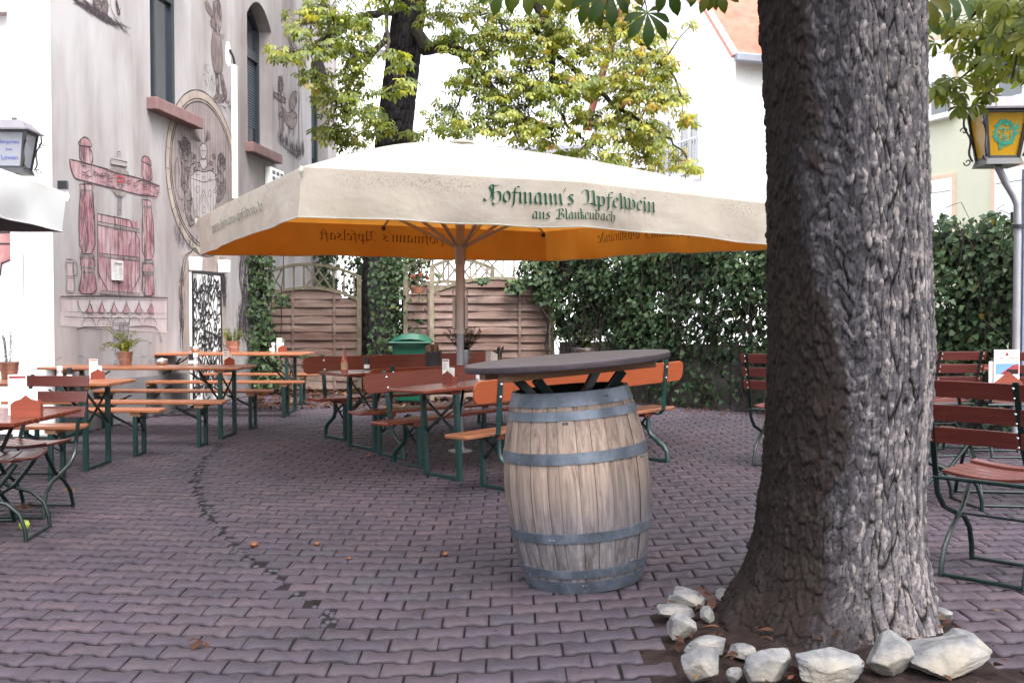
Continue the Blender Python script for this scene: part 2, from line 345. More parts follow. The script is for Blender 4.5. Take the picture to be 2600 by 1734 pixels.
M['litter'] = leafmat('dead_leaf', [(0, (.022, .010, .007)), (.5, (.052, .020, .011)), (.85, (.10, .045, .022)), (1, (.16, .10, .055))], .2, .7, True, .2)
M['petal'] = plain('orange_petal', (.40, .09, .035), .7, 0, .2, 9, 0)
def stone():
    m, nt, o = mat('pale_limestone')
    oi = nt.nodes.new('ShaderNodeObjectInfo')
    n = noise(nt, 7, 6, .65); n2 = noise(nt, 2.5, 3, .5)
    r = ramp(nt, [(.3, (.040, .041, .05)), (.5, (.125, .122, .124)), (.68, (.215, .208, .198))], n.outputs[0])
    w = ramp(nt, [(.5, (0, 0, 0)), (.75, (1, 1, 1))], n2.outputs[0]); c = mixc(nt, r.outputs[0], (.20, .155, .088), nd_mul(nt, w.outputs[0], .7))
    n3 = noise(nt, 16, 6, .75); d = ramp(nt, [(.24, (.35, .32, .30)), (.42, (1, 1, 1))], n3.outputs[0]); c = mixc(nt, c, d.outputs[0], 1.0, 'MULTIPLY')
    bsdf(nt, o, c, .8, bump(nt, n3.outputs[0], .5, .01), spec=.3); return m
M['stone'] = stone()
def glow(name, col, k):
    m, nt, o = mat(name); b = bsdf(nt, o, col, .25); return m
M['yglass'] = plain('amber_lantern_glass', (.34, .185, .006), .35, 0, .12, 3, 0, spec=.25)
M['wglass'] = plain('milky_lantern_glass', (.24, .25, .28), .4, 0, .05, 3, 0, spec=.25)
# ------------------------------------------------------------------ mesh building
class MB:
    def __init__(s): s.v = []; s.f = []
    def add(s, vs, fs):
        o = len(s.v); s.v += [tuple(v) for v in vs]; s.f += [tuple(i+o for i in f) for f in fs]; return s
    def box(s, x0, x1, y0, y1, z0, z1, M=None):
        vs = [Vector((x, y, z)) for z in (z0, z1) for y in (y0, y1) for x in (x0, x1)]
        if M is not None: vs = [M@v for v in vs]
        return s.add(vs, [(0, 2, 3, 1), (4, 5, 7, 6), (0, 1, 5, 4), (2, 6, 7, 3), (0, 4, 6, 2), (1, 3, 7, 5)])
    def beam(s, p, q, w, h, up=(0, 0, 1)):
        p, q = Vector(p), Vector(q); d = (q-p).normalized(); u = Vector(up); a = d.cross(u)
        if a.length < 1e-4: a = d.cross(Vector((0, 1, 0)))
        a.normalize(); b = a.cross(d); a *= w/2; b *= h/2
        vs = [e+i*a+j*b for e in (p, q) for j in (-1, 1) for i in (-1, 1)]
        return s.add(vs, [(0, 2, 3, 1), (4, 5, 7, 6), (0, 1, 5, 4), (2, 6, 7, 3), (0, 4, 6, 2), (1, 3, 7, 5)])
    def tube(s, pts, r, n=8, ry=None, side=None, cap=True):
        pts = [Vector(p) for p in pts]; k = len(pts)
        rs = r if isinstance(r, (list, tuple)) else [r]*k
        o = len(s.v); prev = None
        for i, p in enumerate(pts):
            d = (pts[min(i+1, k-1)]-pts[max(i-1, 0)]).normalized()
            if side is not None: a = Vector(side); a = (a-d*a.dot(d)).normalized()
            elif prev is None:
                a = d.cross(Vector((0, 0, 1)));
                if a.length < 1e-3: a = d.cross(Vector((1, 0, 0)))
                a.normalize()
            else: a = (prev-d*prev.dot(d)).normalized()
            prev = a; b = d.cross(a)
            for j in range(n):
                t = 2*PI*j/n; q = (ry/r if ry and not isinstance(r, (list, tuple)) else 1)
                s.v.append(tuple(p+a*(rs[i]*math.cos(t))+b*(rs[i]*q*math.sin(t))))
        for i in range(k-1):
            for j in range(n):
                s.f.append((o+i*n+j, o+i*n+(j+1) % n, o+(i+1)*n+(j+1) % n, o+(i+1)*n+j))
        if cap:
            s.f.append(tuple(o+j for j in range(n))[::-1]); s.f.append(tuple(o+(k-1)*n+j for j in range(n)))
        return s
    def lathe(s, prof, n=24, c=(0, 0, 0)):
        o = len(s.v); k = len(prof)
        for r, z in prof:
            for j in range(n):
                t = 2*PI*j/n; s.v.append((c[0]+r*math.cos(t), c[1]+r*math.sin(t), c[2]+z))
        for i in range(k-1):
            for j in range(n):
                s.f.append((o+i*n+j, o+i*n+(j+1) % n, o+(i+1)*n+(j+1) % n, o+(i+1)*n+j))
        return s
    def slab(s, pts, fn, t0, t1):
        """prism over a 2-D outline; fn(x,y,t) -> 3-D"""
        n = len(pts); o = len(s.v)
        for t in (t0, t1): s.v += [tuple(fn(x, y, t)) for x, y in pts]
        s.f += [tuple(o+i for i in range(n))[::-1], tuple(o+n+i for i in range(n))]
        s.f += [(o+i, o+(i+1) % n, o+n+(i+1) % n, o+n+i) for i in range(n)]
        return s
    def build(s, name, m, parent=None, smooth=False, bevel=0, tag=None):
        me = bpy.data.meshes.new(name); me.from_pydata(s.v, [], s.f); me.validate(); me.update()
        return link(name, me, m, parent, smooth, bevel)
def link(name, me, m, parent=None, smooth=False, bevel=0):
    o = bpy.data.objects.new(name, me); COL.objects.link(o)
    if m is not None: me.materials.append(M[m] if isinstance(m, str) else m)
    if parent is not None: o.parent = parent
    if smooth:
        me.polygons.foreach_set('use_smooth', [True]*len(me.polygons))
        if smooth != 'all': me.set_sharp_from_angle(angle=math.radians(40))
    if bevel:
        b = o.modifiers.new('bevel', 'BEVEL'); b.width = bevel; b.segments = 2; b.limit_method = 'ANGLE'; b.angle_limit = .6
    return o
def tag(o, label=None, cat=None, group=None, kind=None):
    if label: o['label'] = label
    if cat: o['category'] = cat
    if group: o['group'] = group
    if kind: o['kind'] = kind
    return o
def E(name, label, cat, loc=(0, 0, 0), rz=0, group=None):
    o = bpy.data.objects.new(name, None); COL.objects.link(o); o.empty_display_size = .1
    o.location = loc; o.rotation_euler = (0, 0, rz); return tag(o, label, cat, group)
def dup(root, label=None):
    r = root.copy(); COL.objects.link(r)
    if label: r['label'] = label
    for ch in list(root.children):
        c = ch.copy(); COL.objects.link(c); c.parent = r
        for g in list(ch.children):
            d = g.copy(); COL.objects.link(d); d.parent = c
    return r
TILT = Matrix(((1, 0, -SL), (0, 1, 0), (SL, 0, 1))).to_quaternion().to_matrix()
def onground(o, x, y, rz=0, s=1, dz=0, lean=None):
    t = TILT if -.5 < x < 1.5 else Matrix.Identity(3)
    m = t @ Matrix.Rotation(rz, 3, 'Z')
    if lean is not None: m = lean @ m
    o.rotation_euler = m.to_euler(); o.location = (x, y, gz(x)+dz); o.scale = (s, s, s); return o
def npmesh(name, V, Fc, m, parent=None, rnd=None, uv=None, smooth=False, attrs=None):
    V = np.asarray(V, np.float32); Fc = np.asarray(Fc, np.int32); k = Fc.shape[1]
    me = bpy.data.meshes.new(name); me.vertices.add(len(V)); me.vertices.foreach_set('co', V.ravel())
    me.loops.add(Fc.size); me.loops.foreach_set('vertex_index', Fc.ravel())
    me.polygons.add(len(Fc)); me.polygons.foreach_set('loop_start', np.arange(0, Fc.size, k, dtype=np.int32))
    if uv is not None:
        l = me.uv_layers.new(name='UVMap'); l.data.foreach_set('uv', np.asarray(uv, np.float32)[Fc.ravel()].ravel())
    A = dict(attrs or {})
    if rnd is not None: A['rnd'] = rnd
    me.update(calc_edges=True); me.validate()
    for kx, a in A.items():
        at_ = me.attributes.new(kx, 'FLOAT', 'POINT'); at_.data.foreach_set('value', np.asarray(a, np.float32))
    return link(name, me, m, parent, 'all' if smooth else False)
# instances of a leaf template, merged into one crown mesh
def unit(a): return a/np.maximum(np.linalg.norm(a, axis=1, keepdims=True), 1e-6)
def foliage(name, tpl, pos, tip, nrm, size, m, parent=None, rnd=None):
    TV, TF, TU = tpl; n = len(pos)
    t = unit(np.asarray(tip, float)); b = unit(np.cross(np.asarray(nrm, float), t)); nn = np.cross(t, b)
    R = np.stack([t, b, nn], axis=2)
    V = np.einsum('nij,kj->nki', R, TV)*np.asarray(size)[:, None, None]+np.asarray(pos)[:, None, :]
    Fc = (TF[None]+(np.arange(n)*len(TV))[:, None, None]).reshape(-1, TF.shape[1])
    if rnd is None: rnd = NR.rand(n)
    return npmesh(name, V.reshape(-1, 3), Fc, m, parent, np.repeat(rnd, len(TV)), np.tile(TU, (n, 1)))
def leaflet(hi=True):
    if hi:
        x = [0, .3, .55, .75, .9, 1]; w = [0, .075, .15, .19, .13, 0]; dz = [0, .02, .02, -.01, -.06, -.12]
    else:
        x = [0, .68, 1]; w = [0, .19, 0]; dz = [0, .01, -.1]
    V = []; Fc = []; U = []; k = len(x)
    for i in range(k): V.append((x[i], 0, dz[i])); U.append((x[i], 0))
    L = {}; R_ = {}
    for i in range(1, k-1):
        L[i] = len(V); V.append((x[i]-.02, w[i], dz[i]+w[i]*.22)); U.append((x[i], w[i]/.38))
        R_[i] = len(V); V.append((x[i]-.02, -w[i], dz[i]+w[i]*.22)); U.append((x[i], -w[i]/.38))
    for S, fl in ((L, 0), (R_, 1)):
        for i in range(k-1):
            a, b = i, i+1
            if a in S and b in S: q = [(a, b, S[b]), (a, S[b], S[a])]
            elif b in S: q = [(a, b, S[b])]
            else: q = [(a, b, S[a])]
            for f in q: Fc.append(f[::-1] if fl else f)
    return np.array(V, float), np.array(Fc), np.array(U, float)
def palmate(hi=True, angs=(0, 38, -38, 76, -76, 122, -122), lens=(1, .95, .92, .75, .72, .45, .42), droop=.35):
    LV, LF, LU = leaflet(hi); V = []; Fc = []; U = []
    for a, l in zip(angs, lens):
        a = math.radians(a); ca, sa = math.cos(a), math.sin(a)
        r = LV*l
        z = r[:, 2]-droop*r[:, 0]**2*.6
        o = sum(len(q) for q in V)
        V.append(np.stack([ca*r[:, 0]-sa*r[:, 1], sa*r[:, 0]+ca*r[:, 1], z], 1)); Fc.append(LF+o); U.append(LU)
    return np.concatenate(V), np.concatenate(Fc), np.concatenate(U)
def ivytpl():
    h = [(0, 0, 0), (-.05, .30, .03), (.16, .48, .0), (.32, .27, .05), (.60, .33, -.02), (.72, .16, .03), (1.0, 0, -.1)]
    V = [(.35, 0, 0)]+h+[(x, -y, z) for x, y, z in h[-2:0:-1]]
    n = len(V)-1
    Fc = [(0, 1+(i+1) % n, 1+i) for i in range(n)]
    V = np.array(V); return V, np.array(Fc), np.stack([V[:, 0], V[:, 1]*1.4], 1)
IVY = ivytpl(); PALM = palmate(True); PALML = palmate(False); PALM5 = palmate(True, (0, 45, -45, 95, -95), (1, .9, .85, .6, .55), .5)
LEAF1 = leaflet(True)
NEEDLE = (np.array([(0, -.05, 0), (0, .05, 0), (1, .02, 0), (1, -.02, 0)]), np.array([(0, 1, 2), (0, 2, 3)]), np.array([(0, 0), (0, 0), (1, 0), (1, 0)], float))
# ------------------------------------------------------------------ lettering drawn with a broad nib
def minim(x, top=.86, bot=.12): return [(x-.07, top+.13), (x+.02, top), (x+.02, bot), (x+.11, bot-.12)]
GL = {
 'i': ([minim(.13), [(.10, 1.36), (.20, 1.26)]], .38), 'n': ([minim(.13), [(.18, .8), (.45, .97)], minim(.52)], .76),
 'm': ([minim(.13), [(.18, .8), (.42, .97)], minim(.5), [(.55, .8), (.80, .97)], minim(.88)], 1.12),
 'u': ([minim(.13), minim(.52), [(.2, .03), (.5, .22)]], .76),
 'a': ([[(.5, .98), (.3, .92), (.12, .7), (.12, .2), (.27, 0), (.5, .2)], minim(.5), [(.1, .9), (.3, 1.0), (.5, .9)]], .76),
 'o': ([[(.33, 1.0), (.1, .8), (.1, .2), (.33, 0)], [(.33, 1.0), (.56, .82), (.56, .22), (.33, 0)]], .70),
 'e': ([[(.33, 1.0), (.1, .8), (.1, .2), (.31, 0), (.53, .17)], [(.33, 1.0), (.5, .82), (.36, .62), (.12, .50)]], .60),
 'f': ([[(.55, 1.42), (.38, 1.5), (.2, 1.3), (.2, -.12), (.08, -.38)], [(.0, .93), (.5, .93)]], .50),
 's': ([[(.5, .88), (.3, 1.0), (.1, .8), (.48, .38), (.44, .1), (.2, 0), (.03, .12)]], .60),
 'p': ([[(.0, .98), (.15, .84), (.15, -.42)], [(.15, .8), (.38, 1.0), (.56, .8), (.56, .2), (.36, 0), (.15, .14)]], .72),
 'l': ([[(.03, 1.5), (.15, 1.36), (.15, .12), (.25, 0)]], .36),
 'w': ([[(.02, 1.18), (.13, 1.02), (.13, .18), (.28, 0), (.5, .2)], [(.38, 1.1), (.5, .98), (.5, .18), (.66, 0), (.92, .2), (.92, .78), (.76, 1.0)]], 1.08),
 't': ([[(.15, 1.32), (.15, .12), (.30, 0)], [(.0, .93), (.36, .93)]], .42),
 'c': ([[(.5, .86), (.33, 1.0), (.1, .8), (.1, .2), (.31, 0), (.5, .16)]], .55),
 'h': ([[(.03, 1.5), (.15, 1.36), (.15, .1), (.24, 0)], [(.15, .8), (.38, 1.0), (.55, .8), (.55, .05), (.38, -.38)]], .72),
 'k': ([[(.03, 1.5), (.15, 1.36), (.15, .1), (.24, 0)], [(.15, 1.30), (.45, 1.42)], [(.05, .93), (.46, .93)], [(.18, .62), (.38, .62), (.42, .12), (.55, 0)]], .60),
 'b': ([[(.03, 1.5), (.15, 1.36), (.15, .14)], [(.15, .8), (.38, 1.0), (.56, .8), (.56, .2), (.36, 0), (.15, .14)]], .72),
 'd': ([[(.12, 1.5), (.5, 1.0), (.56, .72), (.56, .2), (.34, 0), (.1, .2), (.1, .72), (.36, .96)]], .70),
 'r': ([minim(.13), [(.18, .8), (.33, .98), (.46, .86)]], .52), '-': ([[(.06, .45), (.42, .5)]], .5), '.': ([[(.08, .12), (.18, .0)]], .3),
 "'": ([[(.2, 1.55), (.06, 1.2)]], .28), ' ': ([], .62), '\u00e4': ([[(.5, .98), (.3, .92), (.12, .7), (.12, .2), (.27, 0), (.5, .2)], minim(.5), [(.14, 1.36), (.22, 1.28)], [(.42, 1.36), (.5, 1.28)]], .76),
 '\u00fc': ([minim(.13), minim(.52), [(.2, .03), (.5, .22)], [(.12, 1.36), (.2, 1.28)], [(.46, 1.36), (.54, 1.28)]], .76),
 'H': ([[(.92, 1.5), (.55, 1.42), (.34, 1.55), (.2, 1.3), (.38, 1.0), (.38, .45), (.2, .12), (-.12, .0), (-.2, .22)], [(.5, 1.4), (.5, .12), (.3, -.05)], [(.5, .72), (.82, .98), (1.06, .78), (1.06, .12), (.82, -.2), (.56, -.3), (.46, -.12)]], 1.2),
 'A': ([[(-.02, 1.1), (.12, 1.45), (.38, 1.5), (.5, 1.25), (.5, .5), (.35, .1), (.05, .05)], [(.5, 1.25), (.8, 1.5), (.95, 1.35), (.95, .15), (1.1, 0)], [(.3, .08), (.6, .22), (.92, .12)]], 1.2),
 'B': ([[(.0, 1.1), (.1, 1.4), (.38, 1.5), (.38, .15), (.1, .0), (-.02, .2)], [(.38, 1.42), (.72, 1.5), (.88, 1.2), (.5, .85), (.92, .62), (.9, .18), (.6, 0), (.3, .1)]], 1.08),
 'O': ([[(.6, 1.5), (.2, 1.3), (.12, .4), (.5, 0), (.95, .3), (.95, 1.15), (.6, 1.5)], [(.48, 1.3), (.48, .25)]], 1.12),
}
def chaikin(p):
    if len(p) < 4: return p
    q = [p[0]]
    for a, b in zip(p[:-1], p[1:]):
        q += [(a[0]*.75+b[0]*.25, a[1]*.75+b[1]*.25), (a[0]*.25+b[0]*.75, a[1]*.25+b[1]*.75)]
    return q+[p[-1]]
def textquads(txt, nib=.2):
    """-> list of strokes (each a list of quads in em units) and the total width"""
    x0 = 0; out = []; nx, ny = math.cos(.7)*nib/2, math.sin(.7)*nib/2
    for ch in txt:
        st, adv = GL[ch]
        for s in st:
            s = chaikin(s); qs = []
            for (ax, ay), (bx, by) in zip(s[:-1], s[1:]):
                dx, dy = bx-ax, by-ay; l = math.hypot(dx, dy) or 1
                px, py = -dy/l*.022, dx/l*.022
                cr = dx*ny-dy*nx; ex, ey = (nx, ny) if cr < 0 else (-nx, -ny)
                ex += px; ey += py
                qs.append([(x0+ax-ex, ay-ey), (x0+bx-ex, by-ey), (x0+bx+ex, by+ey), (x0+ax+ex, ay+ey)])
            out.append(qs)
        x0 += adv
    return out, x0
def lettering(name, txt, fn, m, parent, nib=.2, base=.004, step=.00004):
    q, w = textquads(txt, nib); mb = MB(); k = 0
    for st in q:
        for quad in st:
            k += 1
            xs = [p[0] for p in quad]
            mb.add([fn(x, y, base+k*step) for x, y in quad], [(0, 1, 2, 3)])
    return mb.build(name, m, parent)
def ribbon(mb, pts, fn, w, off):
    """pts in plane coords; fn(s,z,off)->3-D"""
    n = len(pts); L = []; R_ = []
    ws = w if isinstance(w, (list, tuple)) else [w]*n
    for i, (x, y) in enumerate(pts):
        ax, ay = pts[max(i-1, 0)]; bx, by = pts[min(i+1, n-1)]
        dx, dy = bx-ax, by-ay; l = math.hypot(dx, dy) or 1
        px, py = -dy/l*ws[i]/2, dx/l*ws[i]/2
        L.append(fn(x+px, y+py, off)); R_.append(fn(x-px, y-py, off))
    mb.add(L+R_, [(i, n+i, n+i+1, i+1) for i in range(n-1)])
# ------------------------------------------------------------------ the ground
def ground_sheet():
    xs = [-80, -.5, 1.5, 80]; ys = [-30, 14, 30, 300]
    mb = MB(); V = [(x, y, gz(x)-.011) for y in ys for x in xs]
    mb.add(V, [(j*4+i, j*4+i+1, (j+1)*4+i+1, (j+1)*4+i) for j in range(3) for i in range(3)])
    tag(mb.build('ground', 'joint'), kind='structure')
ground_sheet()
PIT_C = (.62, 1.76, 2.6, 4.42)
SEAM = [gp(*p) for p in [(560, 1130), (505, 1190), (500, 1240), (535, 1310), (580, 1370), (635, 1412), (690, 1450), (745, 1497), (800, 1535), (858, 1568), (980, 1576), (1080, 1570), (1170, 1562), (1240, 1552)]]
def seamdist(x, y):
    best = 9
    for a, b in zip(SEAM[:9], SEAM[1:10]):
        dx, dy = b.x-a.x, b.y-a.y; t = max(0, min(1, ((x-a.x)*dx+(y-a.y)*dy)/(dx*dx+dy*dy)))
        best = min(best, math.hypot(x-a.x-t*dx, y-a.y-t*dy))
    return best
def bend(u):
    # rows slope towards the lens on the left and away from it on the right
    a = -.12; t = np.clip((u+2)/3.0, 0, 1)
    return a*u+.19*3.0*(t**3-.5*t**4)*np.where(u < 1, 1, 1)+np.where(u > 1, .19*(u-1), 0)
GAPS = []
def pavers():
    L, W, d, g, hgt = .203, .142, .02, .0044, .014
    h = W/2
    def outline(ins):
        e = L/2-g-ins; a, b = L/4-.012, L/4+.012; gv = .0072
        top = [(-e, h-gv-ins), (-b, h-gv-ins), (-a, h-d-gv-ins), (a, h-d-gv-ins), (b, h-gv-ins), (e, h-gv-ins)]
        return top+[(-x, -y) for x, y in top]
    o0, o1 = np.array(outline(0)), np.array(outline(.0025)); n = len(o0)
    cen = []
    for r in range(int(2.9/W), int(17.5/W)):
        v0 = r*W
        for c in range(-40, 45):
            u0 = c*L+(.5*L if r % 2 else 0); y = v0+float(bend(np.array(u0)))
            if abs(u0) > .56*y+.7 or y < 2.9 or y > 17 or u0 > 6.4: continue
            if PIT_C[0]-.06+.11*(y-3.4) < u0 < PIT_C[1]+.06 and PIT_C[2] < y < PIT_C[3]: continue
            sd = seamdist(u0, y)
            if sd < .085 and y < 10.5: GAPS.append((u0, y)); continue
            if u0 < -5.6 or u0 < -6.2+.11*y: continue
            cen.append((u0, v0))
    C = np.array(cen); k = len(C)
    j = NR.normal(0, .0018, (k, 2)); rot = NR.normal(0, .006, k); til = NR.normal(0, .004, (k, 2)); zz = NR.normal(0, .0009, k)
    ca, sa = np.cos(rot)[:, None], np.sin(rot)[:, None]
    rings = []
    for o, z in ((o0, -hgt), (o0, -.004), (o1, 0.0)):
        x = ca*o[None, :, 0]-sa*o[None, :, 1]; y = sa*o[None, :, 0]+ca*o[None, :, 1]
        u = x+C[:, :1]+j[:, :1]; v = y+C[:, 1:]+j[:, 1:]
        Y = v+bend(u)
        Z = z+zz[:, None]+til[:, :1]*x+til[:, 1:]*y+SL*np.clip(u+.5, 0, 2)
        rings.append(np.stack([u, Y, Z], 2))
    V = np.concatenate(rings, 1).reshape(-1, 3); m = 3*n
    sides = [(a*n+i, a*n+(i+1) % n, (a+1)*n+(i+1) % n, (a+1)*n+i) for a in range(2) for i in range(n)]
    # outline runs clockwise: flip
    sides = [s[::-1] for s in sides]
    T = 2*n
    caps = [(T+0, T+1, T+10, T+11), (T+1, T+2, T+9, T+10), (T+2, T+3, T+8, T+9), (T+3, T+4, T+7, T+8), (T+4, T+5, T+6, T+7)]
    caps = [c[::-1] for c in caps]
    Fc = np.array(sides+caps); Fc = (Fc[None]+(np.arange(k)*m)[:, None, None]).reshape(-1, 4)
    o = npmesh('paving', V, Fc, 'paver', rnd=np.repeat(NR.rand(k), m)); tag(o, kind='structure')
pavers()
def rock_hull(pts, name, m, parent=None):
    import bmesh
    bm = bmesh.new()
    for p in pts: bm.verts.new(p)
    r = bmesh.ops.convex_hull(bm, input=bm.verts)
    for g in list(bm.verts):
        if not g.link_faces: bm.verts.remove(g)
    me = bpy.data.meshes.new(name); bm.to_mesh(me); bm.free(); return link(name, me, m, parent)
def seam_x(y, x):
    best = None
    for a, b in zip(SEAM[:9], SEAM[1:10]):
        lo, hi = min(a.y, b.y), max(a.y, b.y)
        if lo-.05 <= y <= hi+.05:
            q = a.x+(b.x-a.x)*(min(max(y, lo), hi)-a.y)/((b.y-a.y) or 1e-6)
            if best is None or abs(q-x) < abs(best-x): best = q
    return best
def setts():
    mb = MB(); cut = MB(); rr = random.Random(12)
    for gx, gy in GAPS:
        sx = seam_x(gy, gx); sx = gx if sx is None else sx; by = float(bend(np.array(gx)))
        ww = rr.uniform(.026, .048)
        for x0, x1 in ((gx-.098, min(sx-ww, gx+.098)), (max(sx+ww, gx-.098), gx+.098)):
            if x1-x0 < .03: continue
            yy = lambda x: gy+float(bend(np.array(x)))-by
            e = rr.uniform(-.012, .012)
            cut.slab([(x0, yy(x0)-.062), (x1+(e if x1 < gx+.09 else 0), yy(x1)-.060), (x1-(e if x1 < gx+.09 else 0), yy(x1)+.060), (x0, yy(x0)+.062)], lambda x, y, t: (x, y, gz(x)+t), -.014, rr.uniform(-.0015, .0008))
        for j in range(2):
            for i in (-.5, .5):
                if rr.random() < .35: continue
                x = sx+i*ww*1.0+rr.uniform(-.008, .008); y = gy+(j-.5)*.064+rr.uniform(-.012, .012)+float(bend(np.array(x)))-by; k = 7; p0 = rr.random()*6; rx, ry = rr.uniform(.012, .022), rr.uniform(.016, .027); t0 = rr.uniform(-.5, .5)
                o = []
                for q in range(k):
                    a = p0+2*PI*q/k; c, s_ = math.cos(a), math.sin(a); m = max(abs(c), abs(s_))**.6; ex, ey = rx*c/m*(1+rr.uniform(-.15, .15)), ry*s_/m*(1+rr.uniform(-.15, .15))
                    o.append((x+ex*math.cos(t0)-ey*math.sin(t0), y+ex*math.sin(t0)+ey*math.cos(t0)))
                mb.slab(o, lambda x, y, t: (x, y, gz(x)+t), -.018, rr.uniform(-.009, -.001))
    tag(cut.build('cut_paving', 'paver', bevel=.003), kind='structure')
    tag(mb.build('setts', 'setts', bevel=.004), kind='stuff', label='small broken granite setts filling the crooked seam in the paving', cat='paving setts')
setts()
def soil():
    n = 26; xs = np.linspace(PIT_C[0]-.16, PIT_C[1]+.2, n); ys = np.linspace(PIT_C[2], PIT_C[3]+.14, n)
    mb = MB(); V = []
    for y in ys:
        for x in xs:
            e = min(x-xs[0], xs[-1]-x, ys[-1]-y)
            k = max(0, min(1, (e-.13)/.22)); V.append((x, y, gz(x)-.0095+.018*k+random.uniform(-.008, .012)*min(1, .1+k*3)))
    mb.add(V, [(j*n+i, j*n+i+1, (j+1)*n+i+1, (j+1)*n+i) for j in range(n-1) for i in range(n-1)])
    tag(mb.build('soil', 'soil', smooth='all'), kind='structure')
soil()
# ------------------------------------------------------------------ the painted public house
C0 = Vector((-5.08, 11.05, 0)); WD = Vector((.11, 1, 0)).normalized(); WN = Vector((WD.y, -WD.x, 0))
def wp(px, py):
    d = ray(px, py); t = (C0-EYE).dot(WN)/d.dot(WN); p = EYE+d*t
    return ((p-C0).dot(WD), p.z)
def WF(s, z, off=0): return C0+WD*s+WN*off+Vector((0, 0, z))
pub = E('public_house', 'grey plastered public house with cider press and coat of arms murals on its wall', 'building', C0)
PW = Matrix.Translation(-C0)
def P_(mb, name, m, label=None, smooth=False, bevel=0, parent=None):
    mb.v = [tuple(Vector(v)-C0) for v in mb.v]
    o = mb.build(name, m, parent or pub, smooth, bevel)
    if label: o['label'] = label
    return o
SE = wp(856, 500)[0]; ZT = 9.6
sill_z = wp(387, 252)[1]
WIN = [(wp(382, 200)[0], wp(482, 200)[0]), (wp(628, 200)[0], wp(690, 200)[0]), (wp(790, 200)[0], wp(832, 200)[0])]
ztop = wp(660, 10)[1]; RISE = .34
def pub_wall():
    mb = MB()
    def q(s0, s1, z0, z1, off=0): mb.add([WF(s0, z0, off), WF(s1, z0, off), WF(s1, z1, off), WF(s0, z1, off)], [(0, 1, 2, 3)])
    cuts = [0]+[x for w in WIN for x in w]+[SE]
    for i in range(0, len(cuts), 2): q(cuts[i], cuts[i+1], 0, ZT)
    D = -.3
    for a, b in WIN:
        q(a, b, 0, sill_z); n = 10; c = (a+b)/2; hw = (b-a)/2
        arc = [(a+(b-a)*i/n, ztop-RISE*(((a+(b-a)*i/n)-c)/hw)**2) for i in range(n+1)]
        for (s0, z0), (s1, z1) in zip(arc[:-1], arc[1:]):
            mb.add([WF(s0, z0), WF(s1, z1), WF(s1, ZT), WF(s0, ZT)], [(0, 1, 2, 3)])
            mb.add([WF(s0, z0), WF(s0, z0, D), WF(s1, z1, D), WF(s1, z1)], [(0, 1, 2, 3)])
        for s in (a, b): mb.add([WF(s, sill_z), WF(s, ztop-RISE), WF(s, ztop-RISE, D), WF(s, sill_z, D)], [(0, 1, 2, 3)])
        mb.add([WF(a, sill_z), WF(b, sill_z), WF(b, sill_z, D), WF(a, sill_z, D)], [(0, 1, 2, 3)])
    # far end, back
    mb.add([WF(SE, 0), WF(SE, ZT), WF(SE, ZT, -6), WF(SE, 0, -6)], [(0, 1, 2, 3)])
    P_(mb, 'wall', 'wall')
    pl = MB(); s0, s1 = .02, wp(470, 1000)[0]
    pl.slab([(s0, 0), (s1, 0), (s1, .52), (s0, .58)], lambda x, y, t: WF(x, y, t), .002, .035)
    s0, s1 = wp(575, 1000)[0], SE
    pl.slab([(s0, 0), (s1, 0), (s1, .5), (s0, .5)], lambda x, y, t: WF(x, y, t), .002, .035)
    P_(pl, 'plinth', 'plinth')
    # white facet facing the yard
    f = MB(); X1, X0 = C0.x, -5.555; Y = C0.y
    f.box(X0, X1-.003, Y, Y+.25, 0, ZT); P_(f, 'pilaster', 'wallw')
    f = MB(); f.box(-10, X0, Y+.24, Y+.5, 0, ZT); P_(f, 'recessed_wall', 'wallw')
    f = MB(); zb = at(10, 38, Y+.2)[2]; f.box(-6.6, X0-.004, Y+.1, Y+.239, zb, zb+.5); P_(f, 'lintel', 'niche')
    f = MB(); f.box(-10, C0.x+.3, Y+.1, Y+14, ZT, ZT+.2); P_(f, 'roof', 'roofg')
    f = MB(); x = at(56, 800, Y).x; f.tube([(x, Y-.03, .05), (x, Y-.03, 2.05)], .028, 8); P_(f, 'downpipe', 'white')
    # bright door-like white panel and brick patch low on the facet
    a, b = at(62, 632, Y), at(139, 1096, Y)
    f = MB(); f.box(a.x, b.x-.01, Y-.012, Y-.001, .02, a.z); P_(f, 'painted_panel', 'white')
pub_wall()
